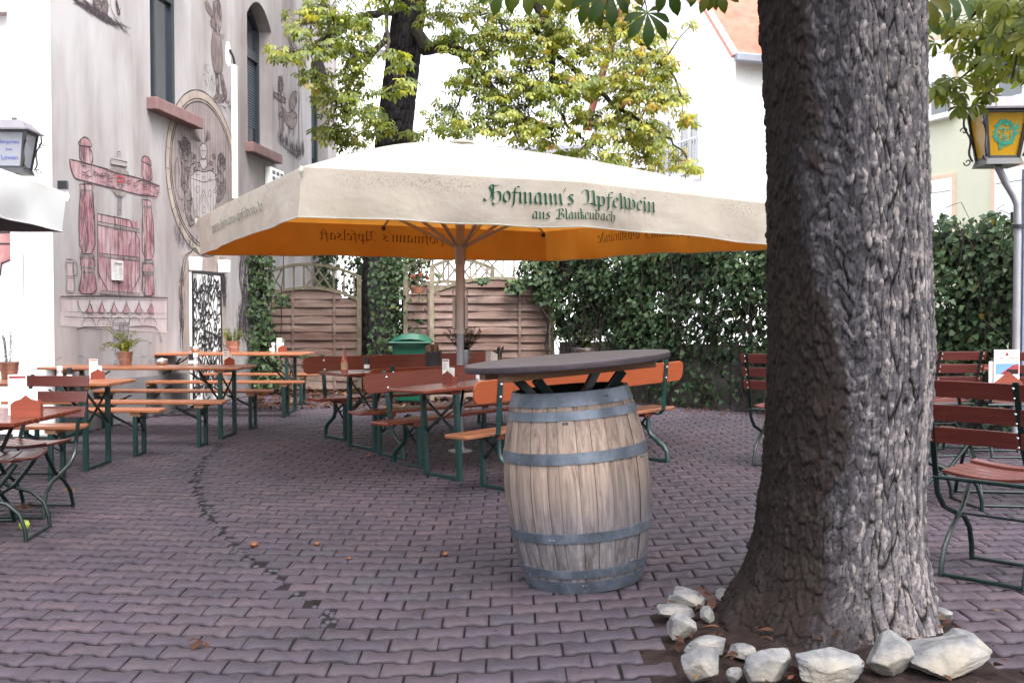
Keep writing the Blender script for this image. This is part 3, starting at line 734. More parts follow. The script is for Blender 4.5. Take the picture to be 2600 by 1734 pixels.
def pub_windows():
    for i, (a, b) in enumerate(WIN):
        D = -.26
        fr = MB(); w = .085; n = 10; c = (a+b)/2; hw = (b-a)/2
        def top(s): return ztop-RISE*((s-c)/hw)**2
        fr.slab([(a, sill_z), (a+w, sill_z), (a+w, top(a+w)), (a, top(a))], WF, D-.05, D+.03)
        fr.slab([(b-w, sill_z), (b, sill_z), (b, top(b)), (b-w, top(b-w))], WF, D-.05, D+.03)
        fr.slab([(a+w, sill_z), (b-w, sill_z), (b-w, sill_z+w), (a+w, sill_z+w)], WF, D-.05, D+.027)
        ss = [a+w+(b-a-2*w)*k/n for k in range(n+1)]
        fr.slab([(s, top(s)-w) for s in ss]+[(s, top(s)) for s in ss[::-1]], WF, D-.05, D+.027)
        zt = wp(640, 117)[1]
        fr.slab([(a+w, zt-.08), (b-w, zt-.08), (b-w, zt+.08), (a+w, zt+.08)], WF, D-.05, D+.035)
        if i == 0: fr.slab([(c-.03, sill_z+w), (c+.03, sill_z+w), (c+.03, zt-.08), (c-.03, zt-.08)], WF, D-.05, D+.02)
        win = P_(fr, 'window', 'frame')
        p = MB(); p.slab([(a+.02, sill_z+.02), (b-.02, sill_z+.02), (b-.02, ztop-RISE), (c, ztop-.03), (a+.02, ztop-RISE)], WF, D-.03, D-.02); P_(p, 'pane', 'pane', parent=win)
        bl = MB(); k = 26
        for q in range(k):
            z = zt-.12-(zt-sill_z-.5)*q/k if i else zt+.1+q*.04
            bl.slab([(a+w+.01, z), (b-w-.01, z), (b-w-.01, z+.03), (a+w+.01, z+.03)], WF, D-.012-.006, D-.012)
        if i: P_(bl, 'blind', plain('blind_slats', (.045, .065, .085), .4, 0, .1, 4, 0), parent=win)
        sl = MB(); e = .12
        sl.slab([(a-e, sill_z-.17), (b+e, sill_z-.17), (b+e, sill_z-.005), (a-e, sill_z-.005)], WF, -.02, .15)
        P_(sl, 'sill', 'sill', bevel=.012, parent=win)
pub_windows()
class Mural:
    def __init__(s): s.p = []; s.k = 0
    def quad(s, vs, m): s.p.append((vs, m))
    def fill(s, pts, m, conv=wp):
        s.k += 1; s.p.append(([WF(*conv(*p), .0025+s.k*.00003) for p in pts], m))
    def line(s, pts, w=.016, m='ink', conv=wp, rough=.35, sm=True):
        if conv: pts = [conv(*p) for p in pts]
        if sm: pts = chaikin(pts)
        s.k += 1; n = len(pts); w *= .8
        ws = [w*(1+random.uniform(-rough, rough)) for _ in pts]; ws[0] *= .6; ws[-1] *= .6
        mb = MB(); ribbon(mb, pts, WF, ws, .0035+s.k*.00003)
        for f in mb.f: s.p.append(([mb.v[i] for i in f], m))
    def done(s, name, label):
        mats = []; V = []; Fc = []; mi = []
        for vs, m in s.p:
            if m not in mats: mats.append(m)
            Fc.append(tuple(range(len(V), len(V)+len(vs)))); V += [tuple(Vector(v)-C0) for v in vs]; mi.append(mats.index(m))
        me = bpy.data.meshes.new(name); me.from_pydata(V, [], Fc)
        for m in mats: me.materials.append(M[m])
        me.polygons.foreach_set('material_index', mi); me.update()
        o = link(name, me, None, pub); o['label'] = label; return o
def hatch(mu, poly, n, ln, w, ang=None, conv=wp, m='ink', curl=.4):
    """n short pencil strokes inside a polygon given in photo coordinates"""
    P = [conv(*p) for p in poly]; xs = [p[0] for p in P]; ys = [p[1] for p in P]
    def inside(x, y):
        c = False
        for (x1, y1), (x2, y2) in zip(P, P[1:]+P[:1]):
            if (y1 > y) != (y2 > y) and x < (x2-x1)*(y-y1)/(y2-y1)+x1: c = not c
        return c
    k = 0; t = 0
    while k < n and t < n*20:
        t += 1; x, y = random.uniform(min(xs), max(xs)), random.uniform(min(ys), max(ys))
        if not inside(x, y): continue
        k += 1; a = (random.uniform(0, 6.28) if ang is None else ang+random.gauss(0, .15)); l = ln*random.uniform(.3, .8); x -= math.cos(a)*l*.5; y -= math.sin(a)*l*.5; p = [(x, y)]
        for _ in range(4):
            a += random.gauss(0, curl); x += math.cos(a)*l/4; y += math.sin(a)*l/4; p.append((x, y))
        mu.line(p, w*random.uniform(.6, 1.2), m, None, sm=False)
def Z2(x, y): return wp(x/3.336, y/3.336+300)
def Z1(x, y): return wp(x/3.336, y/3.336)
def Z3(x, y): return wp(x/3.336, y/3.336+750)
def ZW(x, y): return wp(x/3.484+400, y/3.484)
def ZD(x, y): return wp(x/3.484+400, y/3.484+600)
def press():
    mu = Mural()
    polys = {
     'lp': [(672, 560), (785, 560), (780, 620), (800, 860), (805, 1150), (672, 1150), (665, 850), (680, 600)], 'lt': [(670, 235), (770, 245), (790, 410), (672, 372)],
     'lc': [(660, 215), (690, 172), (718, 160), (750, 180), (775, 230), (770, 248), (668, 235)], 'lb': [(680, 1180), (800, 1185), (805, 1250), (790, 1310), (805, 1340), (822, 1490), (656, 1490), (690, 1340), (690, 1290), (680, 1230)],
     'rp': [(1200, 690), (1288, 700), (1275, 760), (1300, 900), (1305, 1200), (1205, 1200), (1200, 900), (1210, 760)], 'rt': [(1200, 370), (1280, 400), (1290, 545), (1198, 520)],
     'rc': [(1195, 365), (1205, 330), (1235, 320), (1265, 345), (1280, 395), (1278, 408)], 'rb': [(1205, 1230), (1300, 1230), (1305, 1290), (1290, 1330), (1312, 1505), (1198, 1505), (1205, 1330), (1200, 1280)],
     'tub': [(822, 810), (1177, 880), (1182, 1500), (830, 1480)], 'beam': [(585, 350), (700, 375), (1350, 565), (1345, 620), (1325, 687), (650, 522), (625, 500), (600, 440)]}
    for k in ('lp', 'lt', 'lc', 'lb', 'rp', 'rt', 'rc', 'rb', 'tub', 'beam'): mu.fill(polys[k], 'pink', Z2)
    mu.fill([(550, 1195), (615, 1200), (608, 1260), (618, 1340), (627, 1480), (553, 1480), (560, 1340), (555, 1250)], 'pinkl', Z2)
    mu.fill([(505, 1490), (1412, 1522), (1412, 1820), (505, 1760)], 'pinkl', Z2)
    for k, p in polys.items():
        mu.line(p+[p[0]], .02, conv=Z2)
    for k in range(1, 10):
        x = 822+355*k/10; mu.line([(x, 815+70*k/10), (x+3, 1150), (x+6, 1484)], .011, conv=Z2)
    for a, b, w in (((826, 890), (1178, 955), .10), ((840, 1158), (1178, 1195), .045), ((845, 1472), (1182, 1498), .07)):
        mu.line([a, ((a[0]+b[0])/2, (a[1]+b[1])/2+6), b], w, 'lion', Z2, .15); mu.line([(a[0], a[1]-14), (b[0], b[1]-14)], .014, conv=Z2); mu.line([(a[0], a[1]+16), (b[0], b[1]+18)], .016, conv=Z2)
    for x0, x1, y in ((672, 790, 605), (672, 805, 1168), (678, 804, 1260), (688, 792, 1300), (1203, 1287, 745), (1203, 1303, 1215), (1203, 1303, 1320)):
        mu.line([(x0, y), ((x0+x1)/2, y+10), (x1, y+6)], .045, 'lion', Z2)
    mu.fill([(1205, 1300), (1300, 1295), (1292, 1335), (1208, 1335)], 'lion', Z2)
    for key, n, a in (('lp', 60, 1.57), ('rp', 45, 1.57), ('lt', 14, 1.57), ('rt', 12, 1.57), ('lb', 25, 1.5), ('rb', 25, 1.5), ('tub', 70, 1.57), ('beam', 45, .1)):
        hatch(mu, polys[key], n, .28, .009, a, Z2, curl=.08)
    # carved beam
    for x, y in ((800, 470), (860, 480), (920, 500), (1000, 520), (1080, 545), (1140, 560), (1230, 590)):
        p = [(x+26*math.cos(t)*(1-t/9), y+20*math.sin(t)*(1-t/9)) for t in [i*.7 for i in range(9)]]; mu.line(p, .012, conv=Z2)
    mu.line([(990, 490), (1030, 500), (1060, 530), (1020, 545), (980, 530), (990, 490)], .03, 'crimson', Z2)
    mu.line([(1205, 545), (1310, 572), (1300, 660), (1205, 640), (1205, 545)], .012, conv=Z2, sm=False); mu.line([(680, 400), (770, 425), (765, 500), (690, 480)], .012, conv=Z2, sm=False)
    # screw
    for x in (990, 1020): mu.line([(x, 670), (x-2, 835)], .012, conv=Z2)
    for k in range(14): mu.line([(990, 682+k*11), (1019, 674+k*11)], .011, conv=Z2)
    mu.fill([(930, 345), (960, 350), (982, 332), (1012, 338), (1030, 360), (1070, 375), (1065, 416), (930, 390)], 'shield', Z2); mu.line([(930, 345), (1070, 375), (1065, 416), (930, 390), (930, 345)], .014, conv=Z2, sm=False)
    for k in range(8): mu.line([(942+k*16, 352+k*3), (942+k*16, 378+k*3)], .014, conv=Z2)
    mu.line([(985, 335), (985, 285), (1008, 285), (1008, 340)], .016, conv=Z2, sm=False)
    mu.fill([(905, 432), (985, 412), (1020, 425), (1078, 456), (1086, 486), (1000, 468), (908, 440)], 'lion', Z2); mu.fill([(928, 600), (1072, 632), (1050, 645), (1025, 668), (975, 655), (960, 625)], 'lion', Z2)
    # jug
    mu.line([(550, 1195), (615, 1200), (608, 1260), (618, 1340), (627, 1480), (553, 1480), (560, 1340), (555, 1250), (550, 1195)], .013, conv=Z2); mu.line([(618, 1205), (640, 1230), (652, 1290), (640, 1330), (618, 1338)], .014, conv=Z2)
    for y in (1225, 1335, 1350, 1462): mu.line([(556, y), (618, y+4)], .012, conv=Z2)
    # pedestal with ogee arches
    mu.line([(505, 10), (900, 6), (1412, 22)], .03, conv=Z3); mu.line([(530, 26), (1400, 40)], .012, conv=Z3); mu.line([(505, 10), (508, 140)], .012, conv=Z3); mu.line([(1410, 22), (1412, 300)], .012, conv=Z3)
    for x in (700, 800, 905, 1010, 1115, 1220):
        mu.line([(x-55, 40), (x-40, 100), (x-20, 135), (x, 160), (x+20, 135), (x+40, 100), (x+55, 40)], .013, conv=Z3)
        mu.fill([(x+52-22, 150), (x+52-18, 100), (x+52, 70), (x+52+18, 100), (x+52+22, 150)], 'pink', Z3); mu.line([(x+30, 150), (x+34, 100), (x+52, 68), (x+70, 100), (x+74, 150)], .012, conv=Z3)
    for y in (145, 190): mu.line([(540, y-10), (720, y), (1400, y+8)], .01, conv=Z3)
    mu.line([(640, 290), (700, 268), (940, 270)], .018, conv=Z3); mu.line([(1085, 266), (1290, 260), (1340, 300), (1360, 400)], .016, conv=Z3)
    for k in range(5): mu.line([(680+k*130, 262), (700+k*130, 200), (745+k*130, 180), (790+k*130, 215), (800+k*130, 262)], .01, conv=Z3)
    # bucket below
    mu.line([(930, 170), (945, 235), (970, 500), (1055, 492), (1085, 235), (1092, 160)], .013, conv=Z3, sm=False)
    for y in (235, 250, 345, 356): mu.line([(944+(y-235)*.1, y), (1084-(y-235)*.1, y-3)], .014, conv=Z3)
    hatch(mu, [(945, 240), (1083, 240), (1057, 490), (970, 498)], 40, .25, .008, 1.57, Z3, curl=.05); hatch(mu, [(480, 520), (1400, 520), (1400, 560), (480, 560)], 10, .3, .008, 0, Z3)
    mu.done('press_mural', 'rose tinted mural of a wooden cider press with two turned posts')
press()
def vent():
    f = MB(); s0, z0 = Z2(943, 1372); s1, z1 = Z2(1026, 1212); w = .03
    for a in ([(s0, z0), (s1, z0), (s1, z0+w), (s0, z0+w)], [(s0, z1-w), (s1, z1-w), (s1, z1), (s0, z1)], [(s0, z0+w), (s0+w, z0+w), (s0+w, z1-w), (s0, z1-w)], [(s1-w, z0+w), (s1, z0+w), (s1, z1-w), (s1-w, z1-w)]): f.slab(a, WF, .004, .03)
    n = 11
    for i in range(n):
        z = z0+w+(z1-z0-2*w)*(i+.3)/n; f.slab([(s0+w, z), (s1-w, z), (s1-w, z+.014), (s0+w, z+.014)], WF, .008, .02)
    f.slab([((s0+s1)/2-.006, z0+w), ((s0+s1)/2+.006, z0+w), ((s0+s1)/2+.006, z1-w), ((s0+s1)/2-.006, z1-w)], WF, .0205, .024)
    o = P_(f, 'vent_grille', plain('grille_paint', (.42, .40, .40), .6))
    b = MB(); b.slab([(s0+w*.8, z0+w*.8), (s1-w*.8, z0+w*.8), (s1-w*.8, z1-w*.8), (s0+w*.8, z1-w*.8)], WF, .006, .0075); P_(b, 'vent_shaft', 'dark', parent=o)
vent()
def crest():
    mu = Mural(); zc = [wp(511, 231)[1], wp(511, 650)[1]]; sa, sb = wp(420, 430)[0], wp(603, 430)[0]
    c, z = (sa+sb)/2, (zc[0]+zc[1])/2; ra, rb = (sb-sa)/2, (zc[0]-zc[1])/2
    I = lambda x, y: (x, y)
    el = lambda k, n=56: [(c+ra*k*math.cos(2*PI*i/n), z+rb*k*math.sin(2*PI*i/n)) for i in range(n)]
    mu.fill(el(1), 'sand', I); mu.fill(el(.88), 'plank', I)
    for k in (1, .9, .865): mu.line(el(k)+[el(k)[0]], .022 if k > .95 else .03, conv=None, sm=False)
    for i in range(26):
        t = 2*PI*(i+.3)/26; mu.line([(c+ra*k*math.cos(t), z+rb*k*math.sin(t)) for k in (.9, 1)], .014, conv=None, sm=False)
    for i in range(1, 26):
        x = -1+2*i/26
        if abs(x) > .84: continue
        y = math.sqrt(.86**2-x*x); mu.line([(c+ra*x, z+rb*y*f) for f in (-1, -.4, .2, .7, 1)], .009, conv=None, sm=False)
    hatch_poly = [(1440, 900), (1500, 1060), (1640, 1120), (1690, 1000), (1560, 980), (1500, 800)]
    lionL = [(1515, 250), (1540, 175), (1565, 160), (1600, 200), (1615, 290), (1650, 320), (1660, 380), (1605, 400), (1600, 500), (1585, 560), (1625, 690), (1605, 800), (1650, 900), (1600, 920), (1555, 760), (1570, 650), (1525, 560), (1545, 440), (1520, 340)]
    lionR = [(1835, 390), (1850, 310), (1875, 290), (1905, 350), (1915, 420), (1880, 470), (1915, 560), (1900, 650), (1850, 720), (1820, 700), (1850, 620), (1800, 640), (1840, 560), (1810, 500), (1845, 470)]
    tail = [(1500, 330), (1475, 420), (1480, 560), (1510, 680), (1550, 700), (1560, 640), (1530, 560), (1515, 440)]
    mu.fill(tail, 'plank', Z2); mu.line(tail+[tail[0]], .014, conv=Z2)
    mu.fill(lionL, 'lion', Z2); mu.fill(lionR, 'lion', Z2)
    for l in (lionL, lionR): mu.line(l+[l[0]], .016, conv=Z2)
    sh = [(1610, 500), (1660, 440), (1722, 462), (1790, 440), (1832, 500), (1842, 640), (1815, 780), (1740, 880), (1650, 820), (1618, 660)]
    mu.fill(sh, 'shield', Z2); mu.line(sh+[sh[0]], .016, conv=Z2)
    mu.line([(1612, 510), (1720, 545), (1835, 520)], .014, conv=Z2); mu.line([(1650, 800), (1722, 610), (1790, 800)], .016, conv=Z2, sm=False); mu.line([(1668, 800), (1722, 650), (1772, 800)], .01, conv=Z2, sm=False)
    for x, y in ((1668, 480), (1724, 500), (1776, 520)): mu.line([(x, y-24), (x, y+24)], .012, conv=Z2, sm=False); mu.line([(x-18, y), (x+18, y)], .012, conv=Z2, sm=False)
    for x, y in ((1672, 605), (1776, 640), (1722, 780)): mu.line([(x+15*math.cos(t), y+30*math.sin(t)) for t in [i*.8 for i in range(9)]], .01, conv=Z2)
    he = [(1690, 250), (1700, 222), (1725, 212), (1745, 230), (1752, 270), (1745, 330), (1722, 356), (1695, 330)]
    mu.fill(he, 'shield', Z2); mu.line(he+[he[0]], .018, conv=Z2); mu.line([(1695, 275), (1748, 280)], .012, conv=Z2); mu.line([(1715, 270), (1718, 320)], .012, conv=Z2); mu.line([(1732, 270), (1734, 320)], .012, conv=Z2)
    mu.line([(1690, 350), (1690, 390), (1722, 450), (1755, 400), (1748, 350)], .014, conv=Z2); mu.fill([(1692, 360), (1748, 360), (1750, 400), (1722, 440), (1694, 400)], 'shield', Z2)
    for k in range(9):
        a = 1.9+k*.12; mu.line([(1700, 205), (1700+95*math.cos(a), 205-110*math.sin(a)*.9)], .012, conv=Z2, sm=False); a = 1.2-k*.12
        mu.line([(1735, 205), (1735+60*math.cos(a)*.8, 205-120*math.sin(a))], .016, conv=Z2, sm=False)
    for cx_, cy_ in ((1640, 330), (1680, 400), (1780, 390), (1810, 330), (1650, 430), (1800, 440)):
        for _ in range(2):
            r = random.uniform(14, 26); p0 = random.random()*6; mu.line([(cx_+r*(1-i/11)*math.cos(p0+i*.75)+random.uniform(-12, 12)*(i == 0), cy_+1.3*r*(1-i/11)*math.sin(p0+i*.75)) for i in range(10)], .012, conv=Z2)
    hatch(mu, lionL, 85, .18, .012, None, Z2); hatch(mu, lionR, 60, .16, .012, None, Z2)
    hatch(mu, [(1515, 190), (1565, 150), (1610, 210), (1610, 300), (1520, 300)], 45, .22, .016, None, Z2); hatch(mu, [(1840, 320), (1875, 285), (1910, 350), (1905, 420), (1850, 420)], 30, .2, .015, None, Z2)
    hatch(mu, hatch_poly, 60, .3, .009, 1.5, Z2, curl=.1)
    mu.done('crest_mural', 'oval mural of a barrel head with two lions holding a shield under a helmet')
crest()
def figures():
    mu = Mural()
    up = [(490, 20), (540, 0), (560, 60), (565, 200), (548, 290), (500, 260), (470, 235), (462, 190), (490, 150)]
    dn = [(490, 275), (545, 285), (565, 370), (580, 560), (570, 650), (505, 655), (480, 540), (470, 400)]
    lg = [(508, 655), (535, 655), (548, 800), (535, 880), (490, 880), (520, 830)]; lg2 = [(545, 655), (575, 660), (605, 800), (610, 880), (560, 900), (575, 830)]
    mu.fill([(290, 120), (470, 20), (480, 500), (470, 800), (330, 800), (280, 500)], 'pinkl', ZW) if False else None
    for p in (up, dn, lg, lg2): mu.fill(p, 'figure', ZW); mu.line(p+[p[0]], .016, conv=ZW)
    for k in range(7): mu.line([(492+k*9, 285), (480+k*13, 420), (500+k*11, 645)], .012, conv=ZW)
    for k in range(5): mu.line([(495+k*12, 30), (488+k*14, 150), (500+k*10, 255)], .013, conv=ZW)
    mu.fill([(415, 20), (440, 0), (490, 110), (480, 160), (430, 95)], 'figure', ZW); mu.line([(415, 20), (490, 130), (480, 160), (430, 95), (415, 20)], .014, conv=ZW)
    mu.line([(520, 270), (570, 320), (590, 300), (580, 345), (560, 330)], .03, 'lion', ZW)
    mu.fill([(488, 870), (540, 830), (612, 850), (612, 890), (560, 905), (540, 920), (500, 905)], 'lion', ZW)
    mu.fill([(520, 930), (640, 900), (700, 945), (600, 950)], 'shade', ZW); hatch(mu, [(520, 920), (620, 890), (700, 950), (600, 955)], 35, .3, .01, .1, ZW)
    hatch(mu, up, 40, .25, .012, 1.6, ZW, curl=.15); hatch(mu, lg, 22, .2, .012, 1.6, ZW); hatch(mu, lg2, 22, .2, .012, 1.6, ZW)
    hatch(mu, [(390, 580), (450, 560), (460, 640), (500, 700), (490, 800), (450, 800), (400, 690)], 26, .16, .009, None, ZW)
    mu.done('figure_mural', 'tall charcoal mural of a man in striped breeches standing above the crest')
    mu = Mural()
    for p in ([(785, 0), (850, 0), (858, 70), (840, 95), (790, 55)], [(860, 0), (905, 0), (915, 60), (905, 140), (948, 168), (940, 180), (890, 160), (862, 125)], [(985, 0), (1000, 60), (1012, 110), (1002, 140), (985, 60), (980, 20)]):
        mu.fill(p, 'figure', Z1); mu.line(p+[p[0]], .016, conv=Z1); hatch(mu, p, 25, .12, .01, None, Z1)
    st = [(600, -10), (760, 40), (930, 160), (1100, 250), (960, 225), (800, 130), (680, 60)]
    mu.fill([(640, 5), (760, 45), (900, 140), (1000, 190), (900, 178), (790, 110)], 'shade', Z1); hatch(mu, st, 110, .45, .01, -.12, Z1, curl=.05)
    mu.line([(930, 0), (935, 90), (1000, 185), (960, 165)], .012, conv=Z1)
    mu.done('boots_mural', 'charcoal mural showing the boots and ground of a walking man at the top of the wall')
    mu = Mural()
    post = [(1068, 900), (1095, 900), (1120, 1020), (1110, 1200), (1080, 1210), (1070, 1050)]
    bird = [(1090, 940), (1120, 960), (1150, 1010), (1190, 980), (1235, 1010), (1225, 1110), (1190, 1155), (1150, 1120), (1120, 1060)]
    cross = [(1022, 815), (1132, 870), (1132, 925), (1022, 862)]; blade = [(1068, 680), (1105, 690), (1112, 770), (1095, 850), (1070, 800)]
    head = [(1160, 890), (1195, 810), (1225, 815), (1230, 900), (1200, 980), (1165, 980)]
    for p in (post, bird, cross, blade, head): mu.fill(p, 'figure', ZW); mu.line(p+[p[0]], .022, conv=ZW); hatch(mu, p, 22, .3, .018, None, ZW)
    mu.line([(1245, 560), (1250, 800), (1245, 1200), (1255, 1380)], .07, 'lion', ZW); mu.line([(1270, 1000), (1280, 1200), (1300, 1350)], .02, conv=ZW)
    mu.fill([(1140, 320), (1200, 380), (1290, 470), (1310, 520), (1270, 550), (1200, 480)], 'plank', ZW); hatch(mu, [(1140, 320), (1200, 380), (1310, 500), (1270, 550), (1200, 480)], 26, .5, .02, -.8, ZW)
    mu.fill([(1180, 190), (1200, 180), (1240, 290), (1230, 350), (1190, 340)], 'figure', ZW)
    gr = [(1050, 1180), (1120, 1220), (1210, 1280), (1300, 1290), (1290, 1370), (1230, 1390), (1120, 1310), (1060, 1240)]
    mu.fill([(1070, 1215), (1120, 1240), (1210, 1300), (1290, 1310), (1280, 1360), (1230, 1380), (1120, 1300)], 'shade', ZW); hatch(mu, gr, 150, .35, .014, 1.7, ZW, curl=.15)
    for x in (1155, 1195): mu.line([(x, 1110), (x+8, 1160), (x-2, 1210)], .03, conv=ZW)
    mu.done('rooster_mural', 'charcoal mural of a bird by a wooden post with a long spade')
figures()
def door():
    mu = Mural()
    su = [(215, 170), (250, 150), (300, 110), (330, 95), (360, 150), (400, 165), (520, 165), (560, 200), (580, 260), (600, 330), (590, 480), (600, 560), (605, 1440), (205, 1440), (215, 900), (195, 700), (200, 480), (225, 300)]
    mu.fill(su, 'surround', ZD)
    for x0 in (205, 225): mu.line([(x0, 1000), (x0-10, 860), (x0+6, 780), (x0-14, 690), (x0, 560), (x0-20, 440), (x0+5, 330), (x0+20, 210), (x0+50, 160), (300, 115+x0*.1), (325, 95), (370, 160)], .022, conv=ZD)
    for k in range(3): mu.line([(540+k*14, 170), (560+k*12, 220), (530+k*14, 280), (590-k*6, 340), (600-k*8, 430), (580+k*4, 560), (600-k*5, 620)], .02, conv=ZD)
    mu.line([(180, 440), (215, 395), (200, 450), (235, 400)], .03, 'sand', ZD); mu.fill([(520, 170), (600, 160), (620, 175), (580, 225), (545, 205)], 'sand', ZD)
    hatch(mu, [(590, 300), (605, 300), (600, 620), (575, 620), (560, 330)], 40, .4, .016, 1.6, ZD, curl=.1); hatch(mu, [(200, 300), (235, 300), (225, 900), (200, 900)], 45, .35, .012, 1.6, ZD, curl=.15)
    # weathered charcoal tree by the ivy
    st = [(740, 170), (840, 160), (830, 400), (800, 640), (800, 860), (720, 860), (700, 700), (760, 620), (740, 500), (720, 320)]
    mu.fill([(740, 165), (835, 165), (825, 420), (800, 640), (800, 800), (770, 700), (745, 520), (725, 320)], 'shade', ZD); hatch(mu, st, 130, .7, .02, 1.6, ZD, curl=.15)
    mu.line([(735, 165), (718, 350), (745, 520), (790, 690)], .03, conv=ZD); mu.fill([(570, 840), (620, 835), (632, 900), (620, 960), (575, 960)], 'sand', ZD)
    mu.done('doorway_mural', 'brown painted scrollwork framing the ornamental door')
    a, b = ZD(286, 1480), ZD(540, 1480); zt = ZD(290, 312)[1]
    d = MB(); d.slab([(a[0], .03), (b[0], .03), (b[0], zt), (a[0], zt)], WF, .006, .05); dr = P_(d, 'door', 'white', 'white door covered with black wrought iron scrolls')
    s0, s1 = a[0], b[0]; sc = MB(); k = 0
    fr = [(s0, .03), (s1, .03), (s1, zt), (s0, zt)]
    for (x0, y0), (x1, y1) in zip(fr, fr[1:]+fr[:1]): k += 1; ribbon(sc, [(x0, y0), (x1, y1)], WF, .05, .056+k*.0002)
    rnd = random.Random(5); pts = []
    for _ in range(420):
        x, y = rnd.uniform(s0+.06, s1-.06), rnd.uniform(.12, zt-.08)
        if all(math.hypot(x-a_, (y-b_)*1.0) > .115 for a_, b_ in pts): pts.append((x, y))
    for x, y in pts:
        k += 1; r = rnd.uniform(.06, .1); p0 = rnd.random()*6.28; sg = rnd.choice((-1, 1))
        p = [(x+r*(1-i/15)*math.cos(p0+sg*i*.62), y+r*1.35*(1-i/15)*math.sin(p0+sg*i*.62)) for i in range(13)]
        p = [(x+r*1.9*math.cos(p0-sg*.7), y+r*2.2*math.sin(p0-sg*.7))]+p
        p = [(min(max(q[0], s0+.02), s1-.02), min(max(q[1], .06), zt-.03)) for q in p]
        ribbon(sc, p, WF, [.022+.02*math.sin(i*.5)**2 for i in range(len(p))], .056+k*.0002)
    for _ in range(36):
        k += 1; x, y = rnd.uniform(s0+.12, s1-.12), rnd.uniform(.2, zt-.15); a_ = rnd.uniform(0, 6.28); l = rnd.uniform(.1, .18)
        sc.add([WF(x, y, .057+k*.0002), WF(x+l*.5*math.cos(a_)-.03*math.sin(a_), y+l*.5*math.sin(a_)+.03*math.cos(a_), .057+k*.0002), WF(x+l*math.cos(a_), y+l*math.sin(a_), .057+k*.0002), WF(x+l*.5*math.cos(a_)+.03*math.sin(a_), y+l*.5*math.sin(a_)-.03*math.cos(a_), .057+k*.0002)], [(0, 1, 2, 3)])
    P_(sc, 'door_scrollwork', 'black', parent=dr)
    for px, py in ((482, 671), (555.5, 677)):
        s, z = wp(px, py); m = MB(); m.slab([(s-.07, z-.1), (s+.07, z-.1), (s+.09, z+.1), (s-.09, z+.1)], WF, .01, .16); P_(m, 'wall_sconce', 'white', bevel=.02)
    # white cable duct and its little plate, electricity box under the second window
    s, z0 = wp(589, 505); s, z1 = wp(589, 166); m = MB(); m.slab([(s-.05, z0), (s+.05, z0), (s+.05, z1), (s-.05, z1)], WF, .002, .07); P_(m, 'cable_duct', 'white', bevel=.01)
    m = MB(); m.tube([WF(s-.02, z1, .05), WF(s-.06, z1+.1, .05), WF(s-.12, z1+.22, .01)], .02, 6); P_(m, 'cable', 'black')
    m = MB(); x, y = wp(578, 137); m.slab([(x-.1+.24*u, y-.2+.4*v) for u, v in ((.1, .1), (.5, 0), (.95, .15), (1, .7), (.7, 1), (.2, .95), (0, .5))], WF, .0006, .002); P_(m, 'filler_patch', 'wallw')
    s0, z0 = wp(672, 492); s1, z1 = wp(706, 437); m = MB(); m.slab([(s0, z0), (s1, z0), (s1, z1), (s0, z1)], WF, .002, .12); bx = P_(m, 'vent_box', 'white', bevel=.02)
    m = MB()
    for i in range(3):
        for j in range(4):
            x = s0+(s1-s0)*(.1+.3*i); y = z1-(z1-z0)*(.12+.22*j); ww = (s1-s0)*.2; hh = (z1-z0)*.13
            m.slab([(x, y-hh), (x+ww, y-hh), (x+ww, y), (x, y)], WF, .121, .124)
    P_(m, 'vent_slot', 'black', parent=bx)
    # brick painted patch at the left
    Y = C0.y-.005; mm = MB()
    for r in range(6):
        pass
    pts = [(-40, 585), (38, 590), (40, 655), (30, 660), (4, 672), (0, 700), (-20, 720), (-40, 720)]
    v = [at(px, py, C0.y+.235) for px, py in pts]
    mm.add(v, [tuple(range(len(v)))]); 
    P_(mm, 'brick_mural', 'brick', 'painted patch of red stone blocks low on the left wall')
    mm = MB()
    for ln in ([(-40, 618), (38, 620)], [(38, 590), (40, 655), (5, 668), (0, 700)], [(-40, 592), (38, 590)]):
        pts = [(at(px, py, C0.y+.235).x, at(px, py, C0.y+.235).z) for px, py in ln]
        ribbon(mm, pts, lambda x, z, o: Vector((x, C0.y+.235-o, z)), .02, .003)
    P_(mm, 'brick_mural_outline', 'ink')
door()
